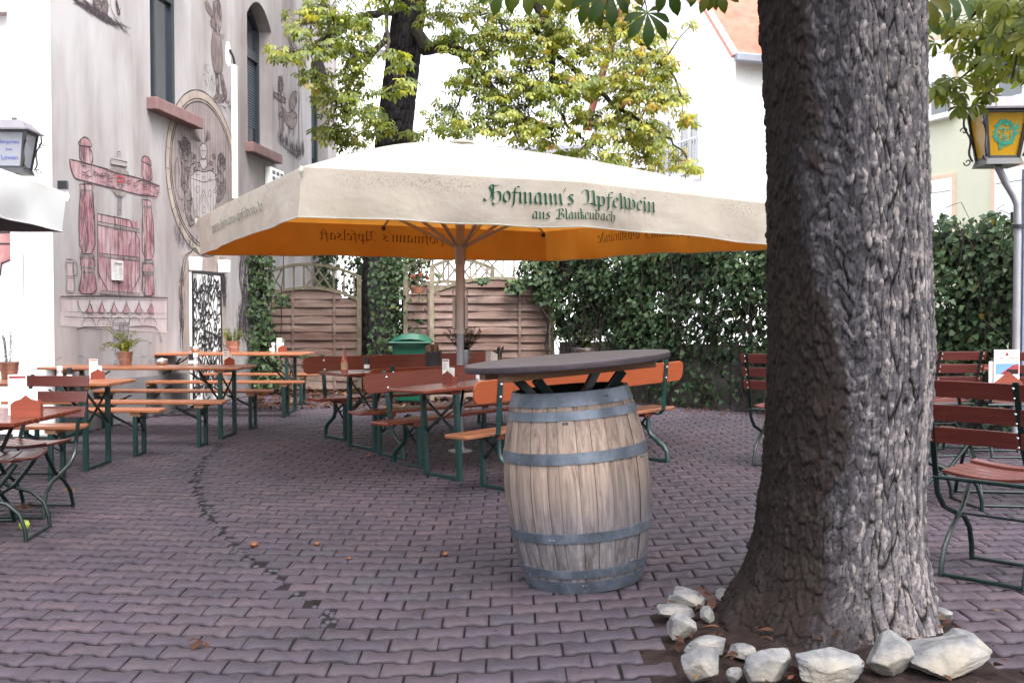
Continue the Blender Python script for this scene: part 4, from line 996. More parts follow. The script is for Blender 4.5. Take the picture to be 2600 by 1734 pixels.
# ------------------------------------------------------------------ parasols
def parasol(label, Cb, Ct, apex, base, zs, line_m, seed, bowz=.075, cm='canvas'):
    """Cb/Ct: bottom and top valance corners (4, going round); apex; base: pole foot"""
    rr = random.Random(seed)
    base = Vector(base); root = E('parasol', label, 'parasol', base)
    Cb = [Vector(p) for p in Cb]; Ct = [Vector(p) for p in Ct]; apex = Vector(apex); cen = sum(Ct, Vector())/4
    def edge(i, s): return Ct[i].lerp(Ct[(i+1) % 4], s)
    out = []
    for i in range(4):
        e = Ct[(i+1) % 4]-Ct[i]; n = Vector((e.y, -e.x, 0)).normalized(); m = (Ct[i]+Ct[(i+1) % 4])/2
        if n.dot(m-cen) < 0: n = -n
        out.append(n)
    phs = [rr.random()*6 for _ in range(8)]
    def val(i, s, t, off=0):
        a = edge(i, s); b = Cb[i].lerp(Cb[(i+1) % 4], s); p = a.lerp(b, t); env = math.sin(PI*s)
        w = (.4 if i == 3 else 1)*(.018*math.sin(s*23+phs[i]+t*2)+.012*math.sin(s*41+phs[i+4]-t*3))*t*min(1, env*3)+.03*env*math.sin(PI*t)*.5
        dz = (.4 if i == 3 else 1)*(.012*math.sin(s*9+phs[i])+.006*math.sin(s*31+phs[i+4]))*t*env
        dz += (.058 if i == 0 else .01)*(1-abs(2*s-1))
        return p+out[i]*(w+off)+Vector((0, 0, dz))
    def top(i, s, t, off=0):
        p = apex.lerp(val(i, s, 0), t); z = bowz*math.sin(PI*t**.9)-.05*t*(1-t)*4*abs(math.sin(2*PI*s))*.6
        return p+Vector((0, 0, z+off))
    def grid(mb, fn, na, nb):
        o = len(mb.v); mb.v += [tuple(fn(a/na, b/nb)-base) for b in range(nb+1) for a in range(na+1)]
        mb.f += [(o+b*(na+1)+a, o+b*(na+1)+a+1, o+(b+1)*(na+1)+a+1, o+(b+1)*(na+1)+a) for b in range(nb) for a in range(na)]
    for nm, mt, off in (('canopy', cm, 0), ('lining', line_m, -.006)):
        mb = MB(); 
        for i in range(4): grid(mb, lambda s, t: top(i, s, .02+.98*t, off), 24, 14)
        for i in range(4): grid(mb, lambda s, t: val(i, s, t, off*1.5), 48, 6)
        cn = mb.build(nm, mt, root, 'all')
        if nm == 'canopy':
            can = cn; nT = 4*25*15; dv = [0.]*nT+[(.35, 1, .45, .1, .0, .05, .3)[b] for _ in range(4) for b in range(7) for a in range(49)]; da = cn.data.attributes.new('dirt', 'FLOAT', 'POINT'); da.data.foreach_set('value', dv)
    # knots of bunched cloth at the corners
    kb = MB()
    for c, b in zip(Ct, Cb):
        d = (c-cen); d.z = 0; d.normalize(); p = c-base+d*.004
        kb.tube([p+Vector((0, 0, .005)), p+d*.004-Vector((0, 0, .03)), p-d*.004-Vector((0, 0, .07))], [.010, .020, .008], 7)
    kb.build('corner_pocket', cm, root, True)
    # seam along the lower hem
    sm = MB()
    for i in range(4):
        sm.tube([val(i, s/40, 1, .001)-base for s in range(41)], .006, 5)
    sm.build('hem', cm, root, True)
    # pole, sleeve, hub, ribs, struts
    zs0 = zs-base.z; zt = apex.z-base.z-.06
    p = MB(); p.tube([(0, 0, .02), (0, 0, 1.22)], .036, 14); p.build('lower_pole', 'polem', root, True)
    p = MB(); p.tube([(0, 0, 1.18), (0, 0, zt)], .047, 16); p.lathe([(.047, 1.17), (.053, 1.17), (.053, 1.21), (.047, 1.21)], 16); p.build('pole', 'pole', root, True)
    p = MB(); p.lathe([(.0, .0), (.12, .0), (.12, .014), (.05, .02), (.04, .06)], 20); p.build('base_plate', 'polem', root, True)
    p = MB(); p.lathe([(.05, zs0-.16), (.054, zs0-.15), (.054, zs0-.03), (.066, zs0), (.066, zs0+.05), (.05, zs0+.06)], 16); p.build('slider', 'pole', root, True)
    for sx in (-1, 1):
        p = MB(); p.box(sx*.06-.014, sx*.06+.014, -.03, .03, 1.22, 1.52); p.tube([(sx*.06, 0, 1.52), (sx*.075, 0, 1.58), (sx*.05, 0, 1.64)], .006, 6); p.build('crank_strap', 'pole', root, bevel=.004)
    cap = MB(); a = apex-base; cap.lathe([(.0, .035), (.10, .03), (.13, .02), (.13, .0), (.0, .01)], 20, (a.x, a.y, a.z)); cap.build('top_cap', 'canvas', root, True)
    for i in range(4):
        for s in (0, .5):
            r = MB(); f = lambda t: top(i, s, t)-base-Vector((0, 0, .045))
            r.tube([f(.04+.955*k/8) for k in range(9)], .014, 6); rb = r.build('rib', 'pole', root, True)
            st = MB(); d = f(.5); d2 = Vector((d.x, d.y, 0)).normalized()
            st.beam(Vector((0, 0, zs0+.02))+d2*.066, d, .022, .03); st.build('strut', 'pole', rb)
            c = MB(); e = f(.97); c.tube([e, e-Vector((0, 0, .05))], .022, 8); c.build('rib_end', 'black', rb, True)
    return root, can, val
pole = gp(1169, 1146)
FLb, FLt = at(757, 551, 6.98), at(766, 424, 6.98)
BLb, BLt = at(511, 646, 11.28), at(500, 556, 11.25)
BRb = at(1388, 663, 12.75); BRt = BRb+Vector((-.02, -.02, .37))
FRb, FRt = at(2030, 628, 8.9), at(2024, 526, 8.9)
par, parcan, VAL = parasol('large cream parasol with green blackletter lettering in the middle of the yard', [FLb, FRb, BRb, BLb], [FLt, FRt, BRt, BLt], at(1172, 366, pole.y), pole, at(1169, 630, pole.y).z, 'lining', 3)
def s_of(i, px, t=.5):
    a, b = 0., 1.; pa = proj(VAL(i, 0, t))[0] < proj(VAL(i, 1, t))[0]
    for _ in range(40):
        m = (a+b)/2
        if (proj(VAL(i, m, t))[0] < px) == pa: a = m
        else: b = m
    return (a+b)/2
def onval(name, txt, i, px0, px1, tbase, xh, m, inner=False, nib=.2):
    _, w = textquads(txt, nib); s0, s1 = s_of(i, px0, tbase), s_of(i, px1, tbase); tx = xh
    pb = Vector(par.location)
    def fn(x, y, off): return VAL(i, s0+(s1-s0)*x/w, tbase-y*tx, -(off+.010) if inner else off+.002)-pb
    o = lettering(name, txt, fn, m, parcan, nib); return o
onval('lettering', "Hofmann's Apfelwein", 0, 1234, 1663, .52, .235, 'greentext', nib=.24)
onval('lettering', "aus Blankenbach", 0, 1349, 1560, .83, .15, 'greentext', nib=.24)
onval('lettering', "www.hofmann-apfelwein.de", 3, 541, 672, .60, .17, 'greytext')
onval('lettering', "Hofmann's Obstbr\u00e4nde", 1, 1760, 1522, .52, .21, 'browntext', True)
onval('lettering', "Hofmann's Apfelsaft", 2, 1135, 810, .52, .21, 'browntext', True)
# the second, white parasol at the left edge
c = at(158, 588, 8.19); S = 4.4
ct = at(172, 489, 8.19)
q = [Vector((c.x+.1, c.y-S, c.z)), Vector((c.x, c.y, c.z)), Vector((c.x-S, c.y, c.z)), Vector((c.x-S, c.y-S, c.z))]
qt = [v+Vector((.03, .02, ct.z-c.z)) for v in q]
cc = sum(q, Vector())/4
parasol('white parasol with grey underside cut off by the left edge of the view', q, qt, (cc.x, cc.y, c.z+1.05), (cc.x, cc.y, 0), c.z+.05, 'liningg', 9, .06, 'canvasw')
# ------------------------------------------------------------------ beer garden furniture
def rrect(x0, x1, y0, y1, r, n=4):
    o = []
    for cx, cy, a0 in ((x1-r, y1-r, 0), (x0+r, y1-r, 90), (x0+r, y0+r, 180), (x1-r, y0+r, 270)):
        for k in range(n+1):
            a = math.radians(a0+90*k/n); o.append((cx+r*math.cos(a), cy+r*math.sin(a)))
    return o
ID = lambda x, y, z: Vector((x, y, z))
def make_table(label, group, wm, L=2.2, W=.6, h=.77, smooth=False, lx=.86, ly=.24):
    t = E('beer_table', label, 'table', group=group); a, b = L/2, W/2
    tp = MB()
    if smooth: tp.slab(rrect(-a, a, -b, b, .05), ID, h-.028, h)
    else:
        for k in range(3): tp.box(-a+(0 if k != 2 else .03), a-(0 if k != 0 else .02), -b+W*k/3+(.003 if k else 0), -b+W*(k+1)/3-.003, h-.028, h)
    tp.build('tabletop', wm, t, bevel=.006)
    bt = MB()
    for s in (-1, 1): bt.box(s*lx-.05, s*lx+.05, -b+.05, b-.05, h-.06, h-.029)
    bt.build('batten', 'red' if smooth else 'beam', t)
    for s in (-1, 1):
        for y in (-ly, ly):
            l = MB(); l.box(s*lx-.02, s*lx+.02, y-.022, y+.022, 0, h-.061); l.build('leg', 'green', t, bevel=.003)
        f = MB(); f.box(s*lx-.014, s*lx+.014, -ly+.0225, ly-.0225, .004, .03); f.build('foot_bar', 'green', t)
        br = MB(); i = s*(lx-.36)
        br.beam((s*(lx-.012), -ly+.023, h*.52), (i, ly*.6, h-.065), .02, .012); br.beam((s*(lx-.012), ly-.023, h*.52), (i, -ly*.6, h-.067), .02, .012)
        br.beam((s*lx, -ly+.023, h*.5), (s*lx, ly-.023, h*.86), .012, .02); br.beam((s*lx+.014, ly-.023, h*.5), (s*lx+.014, -ly+.023, h*.86), .012, .02)
        br.build('brace', 'dgreen', t)
    return t
def make_bench(label, group, wm, back=None, L=2.2, W=.27, h=.45, smooth=False, lx=.86, backm=None):
    t = E('beer_bench', label, 'bench', group=group); a, b = L/2, W/2
    st = MB()
    if smooth: st.slab(rrect(-a, a, -b, b, .03), ID, h-.028, h)
    else:
        for k in range(3): st.box(-a+(0 if k != 1 else .02), a-(0 if k != 2 else .03), -b+W*k/3+(.003 if k else 0), -b+W*(k+1)/3-.003, h-.028, h)
    st.build('seat', wm, t, bevel=.006)
    bt = MB()
    for s in (-1, 1): bt.box(s*lx-.045, s*lx+.045, -b+.02, b-.02, h-.062, h-.029)
    bt.build('batten', 'red' if smooth else 'beam', t)
    ly = .105
    for s in (-1, 1):
        l = MB(); l.box(s*lx-.018, s*lx+.018, ly-.02, ly+.02, 0, h-.063); l.build('leg', 'green', t, bevel=.003)
        l = MB()
        if back:
            pts = [(0, -ly, h-.063), (0, -ly, h*.62), (0, -ly-.02, h*.52), (0, -ly-.10, h*.40), (0, -ly-.17, h*.30), (0, -ly-.20, h*.20), (0, -ly-.205, 0)]
            l.tube([(s*lx+p[0], p[1], p[2]) for p in pts], .02, 8); yb = -ly-.205
        else: l.box(s*lx-.018, s*lx+.018, -ly-.02, -ly+.02, 0, h-.063); yb = -ly
        l.build('leg', 'green', t, True, 0 if back else .003)
        f = MB(); f.box(s*lx-.012, s*lx+.012, yb+.021, ly-.021, .004, .026); f.build('foot_bar', 'green', t)
        br = MB(); i = s*(lx-.28)
        br.beam((s*(lx-.012), ly-.022, h*.5), (i, -.03, h-.065), .018, .011); br.beam((s*(lx-.012), -ly+.022, h*.62), (i, .03, h-.067), .018, .011)
        br.beam((s*lx, -ly+.02, h*.64), (s*lx, ly-.021, h*.88), .011, .018); br.beam((s*lx+.013, ly-.021, h*.5), (s*lx+.013, -ly+.02, h*.86), .011, .018)
        br.build('brace', 'dgreen', t)
        if back:
            p = MB(); x = s*(a-.26)
            pts = [(x, -.06, h-.045), (x, -b-.03, h-.045), (x, -b-.075, h+.0), (x, -b-.085, h+.08), (x, -b-.10, h+.20), (x, -b-.135, h+.43)]
            for u, v in zip(pts[:-1], pts[1:]): p.beam(u, v, .045, .012, up=(0, 1, .2) if u[2] > h-.02 else (0, 0, 1))
            p.build('post', 'green', t, bevel=.003)
    if back:
        bd = MB(); z0, z1 = h+.235, h+.41; y0 = -b-.098; k = -.17
        def fn(x, z, tt): return Vector((x, y0+(z-z0)*k+tt, z))
        bd.slab(rrect(-a+.02, a-.02, z0, z1, .055), fn, .0, .022); bo = bd.build('backrest', backm or wm, t, bevel=.005)
        bb = MB()
        for s in (-1, 1):
            for z in (z0+.04, z1-.04):
                q = fn(s*(a-.26), z, 0); bb.lathe([(0, -.0), (.013, 0), (.011, .006), (0, .008)], 10); n = 40
                for j in range(n): v = bb.v[-n+j]; bb.v[-n+j] = (q.x+v[0], q.y+.022+v[2]-.0005, q.z+v[1])
                bb.lathe([(0, 0), (.013, 0), (.011, .006), (0, .008)], 10)
                for j in range(n): v = bb.v[-n+j]; bb.v[-n+j] = (q.x+v[0], q.y-.016-v[2]+.0005, q.z+v[1])
        bb.build('bolt', 'steel', bo, True)
    return t
GB = 'beer benches in the yard'; GT = 'beer tables in the yard'
# left group: plain slatted tables and benches, right end given in photo pixels by the front leg
tb0 = make_table('slatted orange beer table nearest the left edge, with a rosemary pot on it', GT, 'orange')
tb1 = dup(tb0, 'slatted orange beer table before the cider press mural, carrying a fern pot and bowl')
tb2 = dup(tb0, 'slatted orange beer table farthest back against the painted door')
def set_end(o, px, py, px2, py2, lx=.86, s=1, rz=None):
    """put the right-hand leg pair of a piece on two photo points (near foot, far foot)"""
    a, b = gp(px, py), gp(px2, py2); m = (a+b)/2
    if rz is None: rz = math.atan2(-(b.x-a.x), (b.y-a.y))
    c = m-Vector((math.cos(rz), math.sin(rz), 0))*lx*s
    onground(o, c.x, c.y, rz, s)
set_end(tb0, 217, 1196, 277, 1176, rz=0.0); set_end(tb1, 560, 1116, 596, 1101, rz=-.03, s=1.02); set_end(tb2, 727, 1056, 751, 1040, rz=.0, s=1.08)
bn0 = make_bench('plain slatted bench at the near side of the leftmost beer table', GB, 'orange')
bl = ['plain slatted bench on the far side of the leftmost beer table', 'long plain slatted bench on the near side of the table with the fern pot', 'plain slatted bench on the far side of the table with the fern pot', 'plain slatted bench on the near side of the farthest left table', 'plain slatted bench behind the farthest left table, by the ivy column']
for o, a, s in zip([bn0]+[dup(bn0, l) for l in bl], [(127, 1225, 163, 1207), (343, 1161, 367, 1149), (504, 1135, 525, 1128), (635, 1090, 650, 1084), (718, 1061, 733, 1055), (762, 1031, 775, 1026)], (1, 1, 1.04, 1.02, 1.06, 1.06)):
    set_end(o, *a, rz=-.02, s=s)
# centre group: smooth lacquered tables, benches with backrests
TH = math.radians(39.5); U = Vector((math.cos(TH), math.sin(TH), 0)); NV = Vector((-math.sin(TH), math.cos(TH), 0))
def place_leg(o, px, py, ly, th=TH, lx=.86, s=1, dz=0, flip=False):
    """left-end leg at local (-lx, ly) on the photo point"""
    p = gp(px, py); u = Vector((math.cos(th), math.sin(th), 0)); n = Vector((-math.sin(th), math.cos(th), 0))
    if flip: c = p+u*lx*s+n*ly*s; rz = th+PI
    else: c = p+u*lx*s-n*ly*s; rz = th
    onground(o, c.x, c.y, rz, s, dz)
t2 = make_table('lacquered red beer table holding a menu stand, just left of the barrel', GT, 'red', L=2.4, W=.58, smooth=True)
t1 = dup(t2, 'lacquered red beer table behind it, with cutlery crock and zinc herb bucket')
t1b = make_table('lacquered red beer table farther back, its edge showing behind the barrel top', GT, 'red', L=1.5, W=.58, smooth=True, lx=.5)
place_leg(t2, 1168, 1221, -.24); place_leg(t1, 952, 1146, -.24, s=1.02)
q1 = Vector(t1.location)+U*2.0+NV*.05; onground(t1b, q1.x, q1.y, TH, 1.04)
b4 = make_bench('bright orange bench with backrest seen from behind, partly hidden by the barrel', GB, 'orange', True, L=2.42, smooth=True, backm='bright')
place_leg(b4, 1228, 1236, .105, th=math.radians(41), lx=.86, s=1.0)
b3 = make_bench('dark red bench with backrest facing the camera at the table left of the barrel', GB, 'red', True, L=2.42, smooth=True, backm='redm')
place_leg(b3, 1066, 1187, .105, flip=True)
b2 = dup(b3, 'dark red bench back to back with the camera-facing one, turned away')
place_leg(b2, 965, 1155, .105)
b1 = make_bench('long dark red bench with backrest farthest left in the centre group, below the green bin', GB, 'red', True, L=2.7, smooth=True, lx=1.03, backm='redm')
place_leg(b1, 877, 1119, .105, lx=1.03, flip=True, s=1.04)
# ------------------------------------------------------------------ folding iron chairs with wooden slats
def make_chair(label, group):
    t = E('folding_chair', label, 'chair', group=group); w = .2
    se = MB()
    for k in range(5):
        y0 = -.17+k*.078; x1 = .2-.006*abs(k-2)
        n = 8; o = len(se.v)
        for y, zz in ((y0, 0), (y0+.068, 0)):
            for i in range(n+1):
                x = -x1+2*x1*i/n; z = .455-.018*math.cos(PI*x/(2*x1))*1+(.012 if k == 4 else 0)
                se.v += [(x, y, z), (x, y, z+.016)]
        m = 2*(n+1)
        for i in range(n):
            a = o+2*i; se.f += [(a, a+2, a+2+m, a+m), (a+1, a+1+m, a+3+m, a+3), (a, a+1, a+3, a+2), (a+m, a+m+2, a+m+3, a+m+1)]
        se.f += [(o, o+m, o+m+1, o+1), (o+2*n, o+2*n+1, o+2*n+m+1, o+2*n+m)]
    se.build('seat', 'chairred', t, bevel=.003)
    bk = MB()
    for z in (.60, .70, .805):
        n = 8; o = len(bk.v); hh = .072
        yb = -.235-(z-.5)*.28
        for zz, yy in ((z, 0), (z+hh, -hh*.28)):
            for i in range(n+1):
                x = -.225+.45*i/n; y = yb+yy+.02*math.cos(PI*x/.45)-.03*.6
                bk.v += [(x, y, zz), (x, y+.014, zz)]
        m = 2*(n+1)
        for i in range(n):
            a = o+2*i; bk.f += [(a, a+2, a+2+m, a+m), (a+1, a+1+m, a+3+m, a+3), (a, a+1, a+3, a+2), (a+m, a+m+2, a+m+3, a+m+1)]
        bk.f += [(o, o+m, o+m+1, o+1), (o+2*n, o+2*n+1, o+2*n+m+1, o+2*n+m)]
    bo = bk.build('backrest', 'chairred', t, bevel=.003)
    dots = MB()
    for s in (-1, 1):
        for z in (.615, .655, .715, .755, .82, .86):
            y = -.27-(z-.5)*.28-.012; dots.lathe([(0, 0), (.006, 0), (.004, .004), (0, .005)], 8); n = 32
            for j in range(n): v = dots.v[-n+j]; dots.v[-n+j] = (s*w*.9+v[0], y-v[2]+.0015, z+v[1])
    dots.build('rivet', 'steel', bo, True)
    for s in (-1, 1):
        x = s*w; p = MB()
        for a, b in (((x*.9, -.352, .885), (x*.93, -.27, .60)), ((x*.93, -.27, .60), (x, -.205, .44))): p.beam(a, b, .024, .009, up=(0, 1, 0))
        p.build('back_post', 'dgreen', t)
        l = MB(); l.tube([(x, -.205, .44), (x, -.19, .37), (x, -.12, .30), (x, -.0, .255), (x, .11, .22), (x, .175, .16), (x, .205, .07), (x, .21, .0)], .0125, 8); l.build('leg', 'dgreen', t, True)
        x2 = s*(w-.026); l = MB(); l.tube([(x2, .15, .44), (x2, .10, .37), (x2, .02, .27), (x2, -.09, .20), (x2, -.17, .12), (x2, -.20, .04), (x2, -.205, 0)], .0125, 8); l.build('leg', 'dgreen', t, True)
    for y, z, r, ww in ((-.205, .44, .010, w+.012), (.21, .012, .009, w), (-.205, .012, .009, w-.026), (.0, .255, .006, w)):
        b = MB(); b.tube([(-ww, y, z), (ww, y, z)], r, 8); b.build('cross_bar', 'dgreen', t, True)
    return t
GC = 'folding garden chairs with iron frames'
ch = make_chair('folding chair with red slats nearest on the right, seen from behind beside the big trunk', GC)
a, b = gp(2400, 1459), gp(2589, 1506)
wd = math.atan2((b-a).y, (b-a).x)
def place_chair(o, x, y, rz, s=1.0): onground(o, x, y, rz, s)
m = (a+b)/2; rz1 = math.radians(-46); f1 = Vector((-math.sin(rz1), math.cos(rz1), 0)); s1 = 1.1
place_chair(ch, m.x+f1.x*.205*s1, m.y+f1.y*.205*s1, rz1, s1)
def chair_at(label, px, py, ztop, Y, rz, s=1.08):
    """backrest top centre at a photo point"""
    o = dup(ch, label); p = at(px, py, Y); f = Vector((-math.sin(rz), math.cos(rz), 0)); c = Vector((p.x, p.y, 0))+f*.35*s
    onground(o, c.x, c.y, rz, s); return o
chair_at('folding chair with red slats at the back right table, left of two', 2440, 906, .9, 8.7, math.radians(8), 1.08)
chair_at('folding chair with red slats at the right edge, behind the photo menu', 2598, 903, .9, 8.6, math.radians(-4), 1.08)
c4 = dup(ch, 'folding chair half hidden behind the right side of the big trunk, facing its table'); p = gp(2382, 1283); onground(c4, p.x-.02, p.y+.02, math.radians(-88), 1.05)
c5 = dup(ch, 'folding chair with pale lit slats showing just left of the big trunk'); p = gp(1915, 1195); onground(c5, p.x+.34, p.y+.35, math.radians(-35), 1.08)
c6 = dup(ch, 'folding chair tucked under the far side of the small left table, facing the camera'); p = gp(190, 1285); q = gp(110, 1318); onground(c6, p.x-.2, (p.y+q.y)/2, math.radians(176), 1.05)
c7 = dup(ch, 'folding chair cut off by the left edge in front of the small table'); p = gp(48, 1382); onground(c7, p.x-.23, p.y+.24, math.radians(-83), 1.05)
def make_ftable(label, group, L, W, h=.74, ins=.09):
    t = E('folding_table', label, 'table', group=group); a, b = L/2, W/2; tp = MB(); n = int(W/.075)
    for k in range(n): tp.box(-a, a, -b+W*k/n+.003, -b+W*(k+1)/n-.003, h-.024, h)
    tp.build('tabletop', 'red', t, bevel=.004)
    fr = MB()
    for s in (-1, 1): fr.box(s*(a-.12)-.02, s*(a-.12)+.02, -b+.03, b-.03, h-.05, h-.025)
    fr.build('batten', 'red', t)
    for s in (-1, 1):
        for d in (-1, 1):
            l = MB(); x = s*(a-ins)+d*.006; l.tube([(x, d*(b-.08), h-.05), (x, d*.08, h*.55), (x, -d*.08, h*.42), (x, -d*(b-.14), .1), (x, -d*(b-.1), 0)], .013, 8); l.build('leg', 'dgreen', t, True)
    for d in (-1, 1):
        f = MB(); f.tube([(-a+ins, d*(b-.1), .012), (a-ins, d*(b-.1), .012)], .01, 8); f.build('foot_bar', 'dgreen', t, True)
    return t
ft = make_ftable('small slatted folding table at the left edge with a large menu stand', 'slatted folding tables', .95, .9, .74, .40)
p = ph(31, 1075, .74); onground(ft, p.x-.475, p.y+.47, 0)
rt = make_ftable('slatted red folding table at the right edge carrying the photo menu', 'slatted folding tables', 1.3, .75, .77)
p = at(2600, 1030, 6.75); onground(rt, p.x+.22, p.y, math.radians(-8), 1.0)
rt2 = make_ftable('slatted red folding table farther back on the right, before the hedge', 'slatted folding tables', 1.5, .75, .77)
p = at(2470, 940, 9.7); onground(rt2, p.x, p.y, math.radians(-3), 1.0)
# ------------------------------------------------------------------ the oak barrel with its round top
def barrel():
    lean = Matrix.Rotation(math.radians(-1.9), 3, 'Y')
    bp = gp(1494, 1503); R0, R1, hh = .285, .366, .962
    t = E('barrel_table', 'weathered oak barrel with grey hoops carrying a dark round tabletop', 'barrel', (0, 0, 0))
    prof = lambda z: R0+(R1-R0)*max(0, 1-abs((z/hh-.5)/.5)**2.0)
    V = []; Fc = []; rn = []; ns = 26; aw = np.random.RandomState(3).uniform(.65, 1.35, ns); aw = np.cumsum(aw)/aw.sum()*2*PI; prev = 0; nz = 26
    for k in range(ns):
        a0, a1 = prev+.003, aw[k]-.003; prev = aw[k]; m = 5; o = len(V); rr = random.random(); dr = random.uniform(-.0022, .0022)
        for j in range(nz+1):
            z = hh*j/nz
            for i in range(m+1):
                a = a0+(a1-a0)*i/m; e = -.005 if i in (0, m) else 0; r = prof(z)+dr+e; V.append((r*math.cos(a), r*math.sin(a), z)); rn.append(rr)
        w = m+1
        for j in range(nz):
            for i in range(m): Fc.append((o+j*w+i, o+j*w+i+1, o+(j+1)*w+i+1, o+(j+1)*w+i))
        for (i0) in (0, m):
            for j in range(nz):
                a = aw[k]
                pass
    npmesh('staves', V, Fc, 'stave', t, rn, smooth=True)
    inn = MB(); inn.lathe([(prof(z)-.012, z) for z in [hh*j/20 for j in range(21)]], 48); inn.lathe([(R0-.006, hh-.0005), (R0-.028, hh-.001), (R0-.03, hh-.05), (0, hh-.05)], 48); inn.build('head', 'dark', t, True)
    for z0, z1 in ((.0, .060), (.078, .120), (.255, .302), (.630, .682), (.832, .874), (.896, .962)):
        h = MB(); n = 8; h.lathe([(prof(z0)+.001, z0)]+[(prof(z0+(z1-z0)*k/n)+.006, z0+(z1-z0)*k/n) for k in range(n+1)]+[(prof(z1)+.001, z1), (prof(z1)-.014, z1+.0005)], 64); h.build('hoop', 'hoop', t, True)
    # rivets on the hoops
    rv = MB()
    for z, a in ((.04, -2.0), (.13, -1.2), (.27, -2.4), (.62, -.9), (.82, -2.1), (.93, -1.4)):
        for k in range(2):
            r = prof(z)+.006; aa = a+k*.05; rv.lathe([(0, 0), (.007, 0), (.005, .003), (0, .004)], 8); n = 32
            for j in range(n):
                v = rv.v[-n+j]; d = Vector((math.cos(aa), math.sin(aa), 0)); tt = Vector((-d.y, d.x, 0)); q = d*(r-.0005+v[2])+tt*v[0]+Vector((0, 0, z+v[1])); rv.v[-n+j] = tuple(q)
    rv.build('hoop_rivet', 'hoop', t, True)
    zt = 1.078; dx = -.005; R = .515
    for nm, prf in (('tabletop', [(0, zt), (R-.006, zt), (R-.002, zt+.004), (R, zt+.008), (R, zt+.030), (R-.004, zt+.034), (0, zt+.035)]),):
        b = MB(); b.lathe(prf, 96, (dx, 0, 0)); b.build(nm, 'top', t, True)
    b = MB()
    for y in (-.14, .16): b.box(dx-.40, dx+.40, y-.05, y+.05, zt-.045, zt-.0005)
    b.build('beam', 'beam', t, bevel=.004)
    for x, y in ((-.16, -.14), (.16, -.14), (-.16, .16), (.16, .16)):
        s = MB(); s.beam((x*.85, y*.8, hh-.051), (x*1.45, y*1.0, zt-.046), .045, .03, up=(0, 1, 0)); s.build('strut', 'dgreen', t, bevel=.003)
    onground(t, bp.x, bp.y+.27, math.radians(20), 1.0, 0, lean)
barrel()
# ------------------------------------------------------------------ small things on the tables
def ontable(tb, px, py, h=.77, mx=1.02, my=.25):
    R = tb.rotation_euler.to_matrix(); s = tb.scale[0]; n = R@Vector((0, 0, 1)); o = Vector(tb.location)+n*h*s
    d = ray(px, py); t = (o-EYE).dot(n)/d.dot(n); p = EYE+d*t
    l = R.inverted()@(p-o)/s; l.x = max(-mx, min(mx, l.x)); l.y = max(-my, min(my, l.y)); l.z = 0
    return o+R@(l*s)
def put(o, p, rz=0, s=1): o.location = p; o.rotation_euler = (0, 0, rz); o.scale = (s, s, s); return o
def menu_holder(label):
    t = E('menu_holder', label, 'menu stand', group='wooden menu stands on the tables')
    pent = [(-.06, 0), (.06, 0), (.06, .055), (.045, .07), (.02, .078), (0, .095), (-.02, .078), (-.045, .07), (-.06, .055)]
    b = MB()
    for y in (-.03, .022): b.slab(pent, lambda x, z, tt: Vector((x, y+tt, z)), 0, .008)
    for x in (-.06, .052): b.box(x, x+.008, -.0215, .0215, 0, .05)
    b.box(-.0515, .0515, -.0215, .0215, .0, .006); b.build('holder', 'holder', t)
    c = MB()
    for k, (x, y, w, hh) in enumerate(((-.035, -.012, .055, .185), (-.005, .004, .06, .12), (.0, .012, .06, .115))):
        c.slab([(x-w/2-.01, .007), (x+w/2+.01, .007), (x+w/2+.01, hh), (x-w/2-.01, hh)], lambda a, z, tt: Vector((a, y+tt, z)), 0, .003)
    cd = c.build('menu_card', 'card', t)
    p = MB(); p.box(-.068, -.002, -.0128, -.0121, .168, .178); p.build('card_heading', 'crimson', cd)
    p = MB()
    for k in range(9): p.box(-.064, -.012-.01*(k % 3), -.0128, -.0121, .10+.007*k, .1025+.007*k)
    p.build('card_print', 'print', cd); return t
def shaker(label, dark):
    t = E('pepper_mill' if dark else 'salt_shaker', label, 'shaker', group='salt and pepper shakers on the tables')
    b = MB(); b.lathe([(0, 0), (.024, 0), (.025, .03), (.021, .06), (.021, .075)], 14); b.build('body', 'glass_dark' if dark else 'glass_l', t, True)
    b = MB(); b.lathe([(.0245, .075), (.0245, .105), (.018, .112), (0, .112)], 14); b.build('cap', 'black' if dark else 'white', t, True)
    b = MB(); b.lathe([(.0256, .012), (.0257, .045)], 14); b.build('paper_label', 'card', t, True); return t
def bowl(label):
    b = MB(); b.lathe([(0, 0), (.035, 0), (.055, .012), (.066, .035), (.06, .058), (.05, .066), (.046, .066), (.056, .056), (.06, .035), (.05, .015), (0, .008)], 24)
    return tag(b.build('ashtray_bowl', 'steel', None, True), label, 'bowl', 'steel bowls on the tables')
